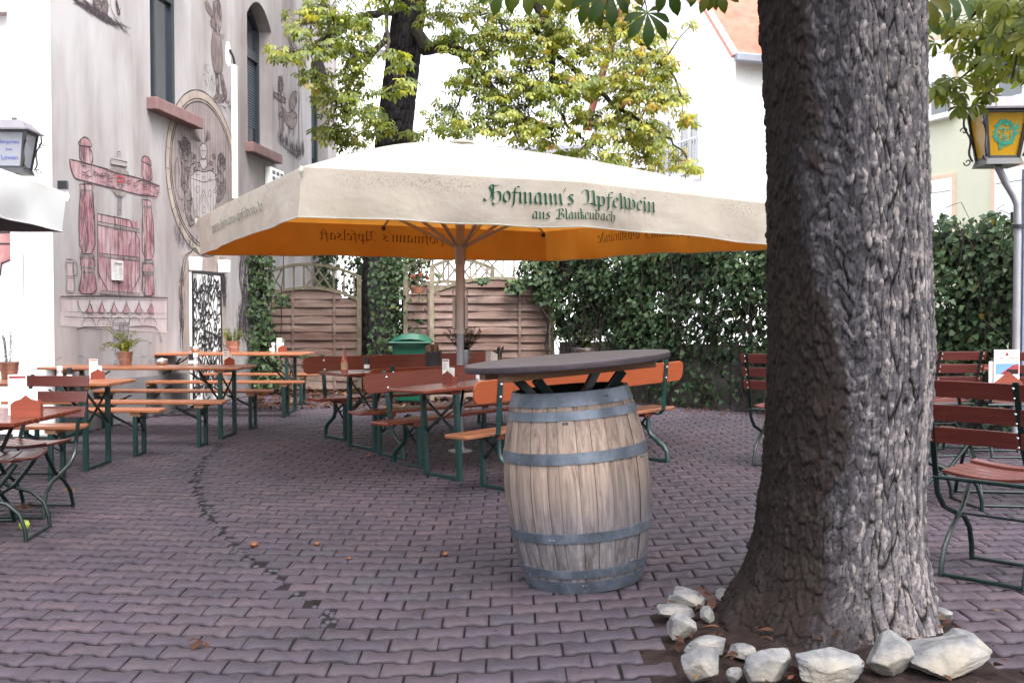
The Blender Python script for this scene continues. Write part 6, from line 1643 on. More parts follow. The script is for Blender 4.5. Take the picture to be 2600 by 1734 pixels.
    near = [(1643, 33, 4.6, (.05, -.35, -1), (.1, -.9, .35), .155), (1500, -15, 4.9, (.3, -.2, -1), (-.2, -.8, .5), .16), (1550, -20, 4.7, (-.6, -.3, -.8), (.2, -.8, .5), .17), (1272, -38, 4.9, (-.2, -.3, -1), (.2, -.8, .4), .15), (1330, -42, 4.8, (.2, -.2, -1), (0, -.9, .4), .15), (1390, -50, 4.9, (.1, -.3, -1), (.1, -.8, .6), .15),
            (1450, -52, 5.0, (0, -.3, -1), (.3, -.8, .5), .16), (1585, -52, 4.7, (0, -.2, -1), (0, -.9, .3), .15), (1700, -45, 4.6, (.2, -.2, -1), (-.3, -.9, .3), .15), (1795, -38, 4.4, (-.15, -.2, -1), (.2, -.95, .2), .12), (1822, -36, 4.4, (.25, -.2, -1), (-.2, -.95, .2), .12), (1760, -60, 4.5, (0, -.2, -1), (.2, -.9, .2), .13),
            (2345, -10, 4.2, (.4, -.2, -1), (-.3, -.9, .3), .14), (2372, -25, 4.4, (.5, -.3, -.9), (.1, -.8, .6), .15), (2420, -20, 4.6, (.6, -.2, -.7), (.1, -.8, .6), .15), (2335, 35, 4.3, (.15, -.1, -1), (-.2, -.95, .2), .13)]
    hub = at(1560, -260, 4.6)-O; hub2 = at(2420, -220, 4.6)-O
    for px, py, Y, tp, nr, s in near:
        q = leaf(px, py, Y, tp, nr, s); h = hub if px < 2000 else hub2; mid = (q+h)/2+Vector((0, 0, .06)); tw.tube([h, mid, q+Vector((0, .01, .02)), q], [.010, .006, .003, .002], 6, cap=False)
    tw.tube([limbs[3][3], (limbs[3][3]+hub)/2+Vector((0, 0, .3)), hub], [.05, .03, .012], 7); tw.tube([limbs[2][3], (limbs[2][3]+hub2)/2+Vector((0, 0, .3)), hub2], [.05, .03, .012], 7)
    nb = len(P)
    foliage('low_leaf', PALM, np.array(P), np.array(T), np.array(N), np.array(S), M['chestn'], t)
    # right-hand bough
    P, T, N, S = [], [], [], []
    main = [at(2700, -220, 7.2), at(2640, -60, 7.6), at(2545, 95, 8.0), at(2475, 170, 8.2), at(2420, 215, 8.3), at(2348, 240, 8.3)]; side = [at(2680, 60, 7.8), at(2600, 130, 8.0), at(2540, 180, 8.1), at(2510, 240, 8.1)]; s3 = [at(2590, 20, 7.8), at(2530, -10, 7.9), at(2460, 50, 8.0), at(2400, 110, 8.0)]
    s4 = [at(2700, -120, 7.0), at(2640, -30, 7.3), at(2600, 60, 7.4), at(2570, 200, 7.5)]
    for k, ln in enumerate((main, side, s3, s4)):
        tw.tube([p-O for p in ln], [.03 if k == 0 else .014]+[.013*(1-i/8) for i in range(1, len(ln))], 7)
        for i in range(len(ln)-1):
            for q in range(8):
                p = ln[i].lerp(ln[i+1], random.random())
                if proj(p)[0] > 2660: continue
                if proj(p)[0] > 2440 and proj(p)[1] > 165: continue
                a = random.random()*6.283; tip = p+Vector((math.cos(a)*.16, math.sin(a)*.16, random.uniform(-.16, .10)))
                tw.tube([p-O, tip-O], [.005, .003], 5, cap=False)
                for c in range(3):
                    b = a+random.gauss(0, 1.0); l = tip+Vector((math.cos(b)*.07, math.sin(b)*.07, -.02))
                    P.append(tuple(l-O)); T.append((math.cos(b), math.sin(b)*.7-.2, -.9)); N.append((random.gauss(0, .4), -.6+random.gauss(0, .3), .8)); S.append(random.uniform(.11, .16))
    tw.tube([limbs[2][5], (limbs[2][5]+main[0]-O)/2, main[0]-O], [.05, .04, .03], 7); tw.tube([limbs[5][5], main[0]-O+Vector((.3, .2, .8)), main[0]-O+Vector((0, .0, .02))], [.04, .035, .03], 7)
    tw.build('twig', 'stem', t, True)
    foliage('leaf_spray', PALM5, np.array(P), np.array(T), np.array(N), np.array(S), M['chest'], t, np.clip(NR.rand(len(P))*.5+.05, 0, 1))
big_trunk()
# ------------------------------------------------------------------ the chestnut behind the parasol
def second_tree():
    Y0 = 18.4; b = at(958, 990, Y0); t = E('chestnut_tree', 'second chestnut behind the parasol with yellowing leaves and dark leaning trunk', 'tree', (b.x, Y0, gz(b.x))); O = Vector((b.x, Y0, gz(b.x)))
    tr = [at(958, 1000, Y0), at(958, 850, Y0), at(968, 690, Y0), at(985, 520, Y0), at(1000, 370, Y0), at(1018, 200, Y0), at(1040, 0, Y0), at(1068, -200, Y0), at(1090, -420, Y0)]
    # furrowed trunk
    nt = 120; Zs = []; 
    pts = [];
    for a, c in zip(tr[:-1], tr[1:]):
        for k in range(30): pts.append(a.lerp(c, k/30))
    Pn = np.array([tuple(p-O) for p in pts]); n = len(pts); rad = np.interp(np.arange(n)/n, [0, .1, .5, 1], [.40, .34, .325, .25])
    th = np.linspace(0, 2*PI, nt, endpoint=False); TT, ZZ = np.meshgrid(th, Pn[:, 2]); nu = 24
    f1, f2, c1 = vor(TT/(2*PI)*nu+.4*np.sin(ZZ*4+TT*3), ZZ/.22, nu, 2); cr = np.clip((f2-f1)/.4, 0, 1)
    R = rad[:, None]*(1+.05*np.sin(3*TT+ZZ))+.025*cr**.6-.01
    V = np.stack([Pn[:, :1]+R*np.cos(TT), Pn[:, 1:2]+R*np.sin(TT), ZZ], 2).reshape(-1, 3); i = np.arange(n-1)[:, None]; j = np.arange(nt)[None]; j2 = (j+1) % nt
    npmesh('trunk', V, np.stack([i*nt+j, i*nt+j2, (i+1)*nt+j2, (i+1)*nt+j], 2).reshape(-1, 4), 'bark', t, smooth=True, attrs={'crack': cr.ravel(), 'tone': (c1*.25).ravel(), 'moss': np.clip(.25+.3*np.sin(TT*2+1), 0, 1).ravel()})
    br = MB(); nodes = {}
    def branch(pts, r0, r1):
        q = [at(*p) for p in pts]; sm = []
        for a, c in zip(q[:-1], q[1:]):
            for k in range(4): sm.append(a.lerp(c, k/4)+Vector((random.gauss(0, .02), random.gauss(0, .02), random.gauss(0, .02))))
        sm.append(q[-1]); m = len(sm); br.tube([p-O for p in sm], [r0+(r1-r0)*k/(m-1) for k in range(m)], 8); return q
    B = []
    B.append(branch([(1035, 60, 18.4), (1085, 128, 17.9), (1130, 118, 17.4), (1175, 133, 17.0), (1210, 170, 16.7), (1235, 215, 16.5), (1300, 290, 16.3), (1400, 330, 16.2)], .13, .035))
    B.append(branch([(1060, -150, 18.4), (1180, -120, 17.6), (1330, -40, 17), (1390, 60, 16.7), (1402, 160, 16.6), (1396, 250, 16.5)], .14, .04))
    B.append(branch([(1402, 120, 16.6), (1480, 210, 16.3), (1580, 280, 16.2), (1680, 340, 16.1), (1745, 400, 16)], .05, .012))
    B.append(branch([(1330, -40, 17), (1480, 20, 16.6), (1600, 90, 16.3), (1690, 150, 16.2), (1740, 260, 16.1)], .06, .012))
    B.append(branch([(1010, 20, 18.2), (930, 40, 17.2), (860, 80, 16.4), (790, 120, 15.7), (715, 140, 15.2)], .08, .012))
    B.append(branch([(985, 90, 18.0), (930, 160, 16.8), (880, 230, 16.2), (840, 300, 15.9)], .06, .012))
    B.append(branch([(1020, -60, 18.2), (980, 20, 16.5), (985, 130, 15.4), (1005, 200, 15.1)], .05, .012))
    B.append(branch([(1210, 170, 16.7), (1180, 230, 16.5), (1150, 300, 16.4)], .04, .01)); B.append(branch([(1396, 250, 16.5), (1440, 320, 16.3), (1500, 370, 16.2)], .035, .01))
    B.append(branch([(1180, -120, 17.6), (1250, 20, 16.8), (1290, 110, 16.5)], .05, .012))
    # leaf masses: (px, py, rx, ry, Y, clusters)
    bl = [(735, 135, 45, 16, 15.2, 14), (790, 60, 60, 38, 15.6, 26), (840, 20, 70, 40, 16, 26), (830, 120, 55, 35, 15.7, 24), (800, 200, 40, 28, 15.6, 16), (880, 60, 50, 40, 16, 20), (900, 150, 40, 40, 15.8, 22), (865, 265, 55, 40, 15.9, 30), (850, 340, 45, 32, 16.6, 22), (905, 350, 45, 30, 16.8, 20), (890, 210, 40, 40, 15.8, 18), (925, 300, 40, 30, 15.6, 14), (940, 90, 40, 60, 15.6, 14),
          (1000, 160, 28, 30, 15.0, 8), (1015, 215, 30, 22, 14.9, 8), (960, 320, 35, 25, 15.4, 10), (975, 235, 20, 25, 15.2, 5), (1050, 350, 30, 22, 17.6, 10), (980, 0, 60, 30, 15.8, 10),
          (1130, 40, 60, 60, 17.2, 30), (1150, 110, 50, 40, 16.8, 22), (1220, 40, 60, 60, 16.9, 34), (1290, 80, 60, 60, 16.6, 40), (1240, 130, 55, 45, 16.6, 26), (1180, 210, 55, 40, 16.6, 26), (1130, 290, 40, 40, 16.5, 18), (1175, 320, 50, 28, 16.5, 20), (1270, 210, 60, 45, 16.4, 34), (1250, 290, 60, 40, 16.4, 28), (1300, 330, 50, 40, 16.3, 24), (1340, 270, 60, 60, 16.3, 36), (1350, 180, 60, 60, 16.5, 40), (1360, 80, 60, 70, 16.7, 40),
          (1430, 50, 60, 60, 16.6, 36), (1450, 140, 65, 60, 16.4, 44), (1430, 240, 60, 55, 16.4, 40), (1400, 350, 60, 45, 16.2, 30), (1460, 400, 50, 28, 16.2, 20), (1490, 320, 60, 50, 16.2, 36), (1530, 220, 65, 60, 16.2, 44), (1530, 110, 60, 55, 16.4, 36), (1540, 20, 60, 50, 16.5, 30), (1600, 60, 50, 50, 16.3, 26), (1610, 150, 60, 50, 16.2, 36), (1620, 240, 60, 50, 16.1, 40), (1590, 330, 60, 50, 16.1, 38), (1560, 400, 50, 24, 16.1, 18), (1660, 340, 50, 45, 16.1, 28), (1690, 250, 45, 45, 16.1, 22), (1690, 160, 40, 40, 16.2, 18), (1660, 90, 40, 30, 16.3, 12), (1735, 300, 28, 22, 16.0, 8), (1715, 410, 40, 30, 16.0, 14), (1755, 425, 22, 20, 16.0, 6), (1755, 65, 18, 10, 16.2, 3), (1640, 410, 40, 30, 16.1, 16), (1700, 210, 30, 30, 16.1, 8)]
    # everything above the frame
    for k in range(70): bl.append((random.uniform(760, 1700), random.uniform(-420, -50), 80, 60, random.uniform(15.6, 18.6), 12))
    P, T, N, S, RD = [], [], [], [], []; tw = MB(); allp = [p for b_ in B for p in b_]+tr[4:]
    for px, py, rx, ry, Y, n in bl:
        cpt = at(px, py, Y); near = min(allp, key=lambda p: (p-cpt).length+max(0, cpt.z-p.z)*.3); br.tube([near-O, (near*.55+cpt*.45)-O+Vector((random.gauss(0, .05), 0, .10)), cpt-O], [.016, .010, .006], 5, cap=False)
        for c in range(max(2, int(n*.95))):
            a = random.random()*6.283; r = math.sqrt(random.random()); q = at(px+rx*r*math.cos(a), py+ry*r*math.sin(a), Y+random.gauss(0, .45))
            mid = cpt.lerp(q, .55)+Vector((random.gauss(0, .04), random.gauss(0, .04), .05)); tw.tube([cpt-O, mid-O, q-O], [.005, .004, .003], 4, cap=False)
            rd0 = random.random()*.5+(.12 if px > 1250 else .08)+.18*max(0, (px-1250)/500)
            for m in range(random.choice((4, 5, 6))):
                b = random.random()*6.283; e = q+Vector((math.cos(b)*.10, math.sin(b)*.10, random.uniform(-.06, .05))); P.append(tuple(e-O)); T.append((math.cos(b), math.sin(b), random.uniform(-.9, .0))); N.append((random.gauss(0, .35), random.gauss(0, .35)-.35, 1)); S.append(random.uniform(.085, .15)); RD.append(min(1, max(0, rd0+random.gauss(0, .14))))
    br.build('branch', 'stem', t, True); tw.build('twig', 'stem', t)
    foliage('crown', PALM5, np.array(P), np.array(T), np.array(N), np.array(S), M['chest'], t, np.array(RD))
    hk = MB()
    for px, py in ((1012, 178), (1004, 182), (868, 55), (938, 298), (945, 302), (1350, 250), (905, 175), (948, 310)): q = at(px, py, 14.95); hk.lathe([(0, -.03), (.022, -.02), (.03, 0), (.022, .02), (0, .03)], 9, tuple(q-O))
    hk.build('chestnut_husk', 'husk', t, True)
second_tree()
# ------------------------------------------------------------------ stones round the trunk
ST = [(1718, 1538, 48, 30, 'small pale yellow stone at the back left of the ring'), (1752, 1545, 90, 34, 'flat grey stone at the back left of the ring'), (1716, 1572, 98, 36, 'long flat white stone at the left edge of the ring'), (1797, 1578, 38, 46, 'narrow upright white stone by a dead leaf left of the trunk'), (1842, 1524, 46, 36, 'mossy pale stone touching the left root of the trunk'), (1738, 1624, 72, 70, 'rounded white stone standing out on the left of the ring'),
      (1796, 1668, 120, 54, 'flat yellowish stone lying on the large grey wedge'), (1784, 1738, 108, 100, 'large wedge shaped stone with a dark grey side at the bottom left'), (1890, 1675, 78, 42, 'small cream block below the trunk'), (1866, 1736, 38, 50, 'little pointed white stone at the very bottom'), (1956, 1738, 122, 100, 'tilted white slab with dark shaded face below the trunk'), (2108, 1742, 200, 86, 'broad white boulder, largest of the ring'),
      (2266, 1716, 122, 112, 'tall angular grey white stone right of the broad boulder'), (2412, 1716, 198, 76, 'long cream coloured slab at the bottom right'), (2470, 1682, 128, 84, 'grey white stone leaning behind the long cream slab'), (2401, 1572, 38, 26, 'tiny pale stone beside the right root of the trunk')]
def stones():
    import bmesh
    from mathutils import noise as mn
    rr = random.Random(21)
    for px, py, w, h, lab in ST:
        p = gp(px, py+12); W, HH = w*p.y/F, h*p.y/F; D = W*rr.uniform(.6, .85); pl = []; RM = Matrix.Rotation(rr.uniform(-.3, .3), 3, 'Y')@Matrix.Rotation(rr.uniform(-.1, .4), 3, 'X')@Matrix.Rotation(rr.uniform(-.6, .6), 3, 'Z')
        for k in range(15):
            n = Vector((rr.gauss(0, 1), rr.gauss(0, 1), rr.gauss(0, .8))).normalized(); pl.append((n, rr.uniform(.62, .98)))
        for n in ((0, 0, 1), (0, 0, -1), (1, 0, 0), (-1, 0, 0), (0, -1, 0)): pl.append(((Vector(n)+Vector((rr.gauss(0, .22), rr.gauss(0, .22), rr.gauss(0, .15)))).normalized(), rr.uniform(.72, .86)))
        bm = bmesh.new(); bmesh.ops.create_icosphere(bm, subdivisions=5, radius=1.0); o = Vector((rr.random()*50, 0, 0)); zmin = 0
        for v in bm.verts:
            d = v.co.normalized(); q = [hh/max(d.dot(n), 1e-3) for n, hh in pl if d.dot(n) > .05]; r = -math.log(sum(math.exp(-55*x) for x in q))/55 if q else 1
            r = min(r, 1.1); r *= 1+.03*mn.noise(d*3+o)+.03*mn.noise(d*9+o)+.018*mn.noise(d*24+o); v.co = RM@Vector((d.x*r*W*.60, d.y*r*D*.58, d.z*r*HH*.52)); zmin = min(zmin, v.co.z)
        me = bpy.data.meshes.new('stone'); bm.to_mesh(me); bm.free(); ob = link('stone', me, 'stone', None, True); ob.location = (p.x, p.y+D*.34, gz(p.x)+.02-zmin-.10*HH); tag(ob, lab, 'stone', 'limestone rocks ringing the big trunk')
stones()
# ------------------------------------------------------------------ fallen leaves
def litter():
    def lay(name, spots, sz, lab, cat, kind, tpl=LEAF1):
        P = np.array([(x, y, gz(x)+z) for x, y, z in spots]); n = len(P); a = NR.rand(n)*6.283
        T = np.stack([np.cos(a), np.sin(a), NR.normal(0, .25, n)], 1); N = np.stack([NR.normal(0, .35, n), NR.normal(0, .35, n), np.ones(n)], 1)
        o = foliage(name, tpl, P, T, N, NR.uniform(sz[0], sz[1], n), M['litter'], None); tag(o, lab, cat, kind=kind)
    s = []
    while len(s) < 1500:
        px, Y = random.uniform(640, 1330), random.uniform(14.2, 18.9); x = (px-1300)/F*Y
        if px > 930 and Y > 16: continue
        if random.random() < .5 and Y < 16.5: continue
        s.append((x, Y, random.uniform(.005, .05)))
    lay('leaf_litter', s, (.09, .16), 'drift of brown dead leaves along the foot of the fences', 'leaves', 'stuff')
    s = []
    for k in range(260):
        q = HA+HD*random.uniform(0, HL)+HN*abs(random.gauss(0, .35)); s.append((q.x, q.y, random.uniform(.004, .03)))
    lay('leaf_litter', s, (.05, .11), 'scattered dead leaves under the ivy hedge', 'leaves', 'stuff')
    s = []
    while len(s) < 95:
        x, y = random.uniform(PIT_C[0], PIT_C[1]), random.uniform(3.0, PIT_C[3])
        if math.hypot(x-TX, y-TY) < .44: continue
        s.append((x, y, random.uniform(.045, .075)))
    lay('leaf_litter', s, (.03, .085), 'reddish dead leaves and scraps on the soil inside the stone ring', 'leaves', 'stuff')
    s = []
    for k in range(420):
        Y = 3+11*random.random()**1.3; px = random.uniform(0, 2600); x = (px-1300)/F*Y; s.append((x, Y, .004))
    lay('leaf_crumbs', s, (.008, .022), 'tiny crumbs of dead leaf strewn over the paving', 'leaf crumbs', 'stuff')
    LV, LF, LU = PALM5
    for px, py, sz, lab in [(520, 1634, .085, 'curled yellow brown leaf on the paving at the bottom left'), (1084, 1560, .035, 'small orange leaf on the seam of the paving'), (190, 1244, .09, 'rust red leaf by the foot of the left folding chair'), (75, 1290, .10, 'reddish brown leaf under the small folding table'), (92, 1284, .08, 'second reddish leaf beside it under the small folding table'), (390, 1306, .05, 'little tan leaf on the paving left of the seam'), (1188, 1229, .045, 'small orange brown leaf by the foot of the front bench'), (2505, 1555, .06, 'orange leaf on the paving right of the big trunk'), (2350, 1500, .06, 'red leaf beside the right root of the big trunk'), (1815, 1540, .13, 'large curled brown leaf among the stones left of the trunk'), (2380, 1690, .10, 'orange curled leaf between the two right-hand stones'), (378, 1165, .06, 'greenish leaf by a bench leg of the left group'), (2460, 1085, .1, 'tan leaf on the ground under the right chairs')]:
        p = gp(px, py); k = 1 if sz < .07 else 3
        a = random.random()*6; o = foliage('fallen_leaf', LEAF1 if k == 1 else palmate(True, (0, 50, -50)[:k], (1, .8, .8), .5), np.array([(0, 0, .012)]), np.array([(math.cos(a), math.sin(a), .25)]), np.array([(.3, -.3, 1)]), np.array([sz]), M['litter'], None, np.array([random.random()])); o.location = p+Vector((0, 0, .035 if 1780 < px < 1900 or (px > 2370 and py > 1600) else 0)); tag(o, lab, 'leaf', 'single fallen leaves')
    for px, py, r, lab in [(645, 1388, .028, 'split brown chestnut husk on the seam of the paving'), (805, 1384, .02, 'brown conker right of the seam'), (1130, 1411, .02, 'brown conker in the middle of the paving'), (936, 1161, .028, 'brown husk below the end of the centre table'), (887, 1420, .014, 'small brown conker on the paving near the second conker')]:
        p = gp(px, py); b = MB(); b.lathe([(0, 0), (r*.7, r*.12), (r, r*.6), (r*.8, r*.95), (r*.35, r*1.1), (0, r*.9)], 12); o = b.build('conker', 'nut', None, True); o.location = p; tag(o, lab, 'conker', 'conkers on the paving')
    p = gp(62, 1343); b = MB(); r = .035; b.lathe([(0, 0), (r*.7, r*.15), (r, r*.8), (r*.7, r*1.5), (0, r*1.7)], 12); o = b.build('chestnut_husk', 'husk', None, True); o.location = p; tag(o, 'yellow green chestnut husk on the paving at the left edge', 'chestnut husk')
litter()
# ------------------------------------------------------------------ houses beyond
def slabwall(mb, O, d, n, pts, th=.3):
    mb.slab(pts, lambda s, z, t: O+d*s+n*t+Vector((0, 0, z)), -th, 0)
def white_house():
    c = at(1868, 128, 24.0); O = Vector((c.x, c.y, 0)); ze = c.z; g = Vector((-.32, 1, 0)).normalized(); e = Vector((g.y, -g.x, 0)); nw = -e
    t = E('white_gable_house', 'bright white gabled house with red tiled roof behind the hedge', 'house', O); L, W = 9., 10.; rz = ze+L/2*1.08
    def Q(s, w, z): return g*s+e*w+Vector((0, 0, z))
    b = MB(); b.add([Q(0, 0, 0), Q(L, 0, 0), Q(L, 0, ze), Q(L/2, 0, rz), Q(0, 0, ze), Q(0, W, 0), Q(L, W, 0), Q(L, W, ze), Q(L/2, W, rz), Q(0, W, ze)], [(0, 1, 2, 3, 4), (5, 9, 8, 7, 6), (0, 4, 9, 5), (1, 6, 7, 2)]); b.build('wall', 'housew', t)
    nu, nv = 240, 15; V = []; k = 1.08
    rows = []
    for j in range(nv):
        for f in (0, 1): rows.append((j+f, .05 if f == 0 else 0.0))
    for sj, lift in rows:
        s = -.35+(L/2+.35)*sj/nv
        for i in range(nu+1):
            w = -.22+(W+.44)*i/nu; z = ze+s*k+.10+lift+.03*math.sin(w/.3*2*PI)
            V.append(Q(s, w, z))
    Fc = [(j*(nu+1)+i, j*(nu+1)+i+1, (j+1)*(nu+1)+i+1, (j+1)*(nu+1)+i) for j in range(len(rows)-1) for i in range(nu)]
    npmesh('roof', [tuple(v) for v in V], Fc, 'tile', t)
    b = MB(); b.add([Q(L/2, -.22, rz+.1), Q(L+.35, -.22, ze-.3), Q(L+.35, W+.22, ze-.3), Q(L/2, W+.22, rz+.1)], [(0, 1, 2, 3)]); b.build('roof', 'tile', t)
    b = MB(); n = 14
    for i in range(n):
        s0 = -.35+(L/2+.35)*i/n; s1 = s0+(L/2+.35)/n-.01; b.beam(Q(s0, -.20, ze+s0*k+.13), Q(s1, -.20, ze+s1*k+.13), .20, .09, up=(0, 0, 1))
    b.build('verge_tile', plain('verge_tiles', (.52, .22, .17), .8, 0, .1, 4, .1), t)
    b = MB(); b.beam(Q(-.42, -.25, ze-.28), Q(-.42, W, ze-.28), .16, .20); b.build('gutter', 'alu', t, bevel=.03)
    # windows in the gable wall
    def win(px0, px1, y0, y1, rail):
        def s_at(px): 
            d = ray(px, 400); return ((O-EYE).dot(nw)/d.dot(nw))
        def hit(px, py): d = ray(px, py); q = EYE+d*((O-EYE).dot(nw)/d.dot(nw)); return ((q-O).dot(g), q.z)
        a, zt = hit(px1, y0); bq, _ = hit(px0, y0); _, zb = hit(px1, y1); s0, s1 = min(a, bq), max(a, bq)
        f = MB(); fn = lambda s, z, tt: g*s+nw*tt+Vector((0, 0, z)); w = .09
        for q in ([(s0, zb), (s1, zb), (s1, zb+w), (s0, zb+w)], [(s0, zt-w), (s1, zt-w), (s1, zt), (s0, zt)], [(s0, zb+w), (s0+w, zb+w), (s0+w, zt-w), (s0, zt-w)], [(s1-w, zb+w), (s1, zb+w), (s1, zt-w), (s1-w, zt-w)], [((s0+s1)/2-.04, zb+w), ((s0+s1)/2+.04, zb+w), ((s0+s1)/2+.04, zt-w), ((s0+s1)/2-.04, zt-w)]): f.slab(q, fn, .002, .05)
        f.slab([(s0+w, zt-w-.42), ((s0+s1)/2-.04, zt-w-.42), ((s0+s1)/2-.04, zt-w), (s0+w, zt-w)], fn, .003, .046); f.slab([((s0+s1)/2+.04, zt-w-.42), (s1-w, zt-w-.42), (s1-w, zt-w), ((s0+s1)/2+.04, zt-w)], fn, .003, .046)
        o = f.build('window', 'wframe', t); p = MB(); p.slab([(s0+.05, zb+.05), (s1-.05, zb+.05), (s1-.05, zt-.05), (s0+.05, zt-.05)], fn, .004, .012); p.build('pane', 'panel', o)
        sl = MB(); sl.slab([(s0-.1, zb-.09), (s1+.1, zb-.09), (s1+.1, zb-.01), (s0-.1, zb-.01)], fn, .002, .18); sl.build('sill', 'wframe', o)
        if rail:
            r = MB()
            for z in (zb+.1, zb+.95): r.slab([(s0-.05, z), (s1+.05, z), (s1+.05, z+.05), (s0-.05, z+.05)], fn, .14, .18)
            m = 9
            for i in range(m+1): s = s0-.05+(s1-s0+.08)*i/m; r.slab([(s, zb+.15), (s+.02, zb+.15), (s+.02, zb+.95), (s, zb+.95)], fn, .15, .17)
            r.build('railing', 'zinc', o)
    win(1727, 1781, 236, 446, True); win(1680, 1712, 258, 455, True)
white_house()
def yellow_house():
    A = at(2514, 600, 19.0); O = Vector((A.x, A.y, 0)); d = Vector((-.4, 1, 0)).normalized(); n = Vector((-d.y, d.x, 0))
    if n.y > 0: n = -n
    t = E('yellow_house', 'pale yellow green house with white roller shutters behind the hedge on the right', 'house', O); fn = lambda s, z, tt: d*s+n*tt+Vector((0, 0, z))
    b = MB(); b.slab([(-9, 0), (4.2, 0), (4.2, 10.5), (-9, 10.5)], fn, -5, 0); b.build('wall', 'housey', t)
    b = MB(); b.slab([(-9.3, 10.5), (4.5, 10.5), (4.5, 10.8), (-9.3, 10.8)], fn, -5.3, .4); b.build('roof', 'roofg', t)
    def win(s0, s1, zb, zt, down):
        w = .07; f = MB()
        for q in ([(s0-w, zb), (s0, zb), (s0, zt+w), (s0-w, zt+w)], [(s1, zb), (s1+w, zb), (s1+w, zt+w), (s1, zt+w)], [(s0, zt), (s1, zt), (s1, zt+w), (s0, zt+w)]): f.slab(q, fn, .002, .03)
        o = f.build('window', 'tan', t)
        bx = MB(); bx.slab([(s0+.005, zt-.26), (s1-.005, zt-.26), (s1-.005, zt-.005), (s0+.005, zt-.005)], fn, .002, .028); bx.build('shutter_box', 'white', o)
        fr = MB()
        for q in ([(s0+.005, zb), (s0+.06, zb), (s0+.06, zt-.265), (s0+.005, zt-.265)], [(s1-.06, zb), (s1-.005, zb), (s1-.005, zt-.265), (s1-.06, zt-.265)], [(s0+.065, zb), (s1-.065, zb), (s1-.065, zb+.07), (s0+.065, zb+.07)]): fr.slab(q, fn, .002, .022)
        fr.slab([((s0+s1)/2-.04, zb+.07), ((s0+s1)/2+.04, zb+.07), ((s0+s1)/2+.04, zt-.27), ((s0+s1)/2-.04, zt-.27)], fn, .002, .014)
        fr.build('frame', 'wframe', o)
        zs = zb+.07+(zt-.33-zb)*(1-down); z = zt-.27; sh = MB()
        while z > zs: sh.add([fn(s0+.065, z, .012), fn(s1-.065, z, .012), fn(s1-.065, z-.045, .020), fn(s0+.065, z-.045, .020), fn(s1-.065, z-.05, .012), fn(s0+.065, z-.05, .012)], [(0, 1, 2, 3), (3, 2, 4, 5)]); z -= .05
        sh.build('roller_shutter', 'white', o)
        p = MB(); p.slab([(s0+.02, zb+.02), (s1-.02, zb+.02), (s1-.02, zt-.05), (s0+.02, zt-.05)], fn, .001, .006); p.build('pane', 'pane', o)
        sl = MB(); sl.slab([(s0-.12, zb-.06), (s1+.12, zb-.06), (s1+.12, zb-.003), (s0-.12, zb-.003)], fn, .002, .16); sl.build('sill', 'wframe', o)
    for zb, zt, dn in ((2.5, 4.08, (1, 1, 1)), (5.32, 6.88, (.45, .35, .5))):
        for s0, dd in zip((.92, -1.35, -4.2), dn): win(s0, s0+1.25, zb, zt, dd)
yellow_house()
def back_house():
    t = E('white_back_house', 'long white house with pale grey roof far behind the second chestnut', 'house', (0, 38, 0))
    b = MB(); b.box(-9.5, 3.0, 0, 8, 0, 7.9); b.build('wall', 'housew', t)
    b = MB(); b.add([(-9.9, -.5, 7.6), (3.3, -.5, 7.6), (3.3, 4, 9.6), (-9.9, 4, 9.6), (3.3, 8.5, 7.6), (-9.9, 8.5, 7.6)], [(0, 1, 2, 3), (3, 2, 4, 5)]); b.build('roof', 'roofg', t)
    b = MB(); b.box(-9.9, 3.3, -.62, -.5, 7.5, 7.65); b.build('gutter', 'alu', t)
    for x in (-6.5, -3, .2):
        w = MB(); w.box(x, x+1.3, -.04, -.002, 4.6, 6.2); o = w.build('window', 'wframe', t); p = MB(); p.box(x+.12, x+1.18, -.046, -.041, 4.72, 6.08); p.build('pane', 'panel', o)
    t = E('white_side_house', 'plain white gable end seen between the pub wall and the second chestnut', 'house', (-6.4, 30, 0)); b = MB(); b.box(-4, 2.6, 0, 6, 0, 9.2); b.build('wall', 'housew', t)
    b = MB(); b.box(-4.2, 2.8, -.2, 6.2, 9.2, 9.4); b.build('roof', 'roofg', t)
back_house()
def street():
    mb = MB(); xs = (-60, -.5, 1.5, 60)
    for x0, x1 in zip(xs[:-1], xs[1:]): mb.add([(x0, 20.6, gz(x0)-.004), (x1, 20.6, gz(x1)-.004), (x1, 200, gz(x1)-.004), (x0, 200, gz(x0)-.004)], [(0, 1, 2, 3)])
    tag(mb.build('street', plain('pale_street', (.30, .29, .29), .9, 0, .1, 1, .1)), kind='structure')
street()
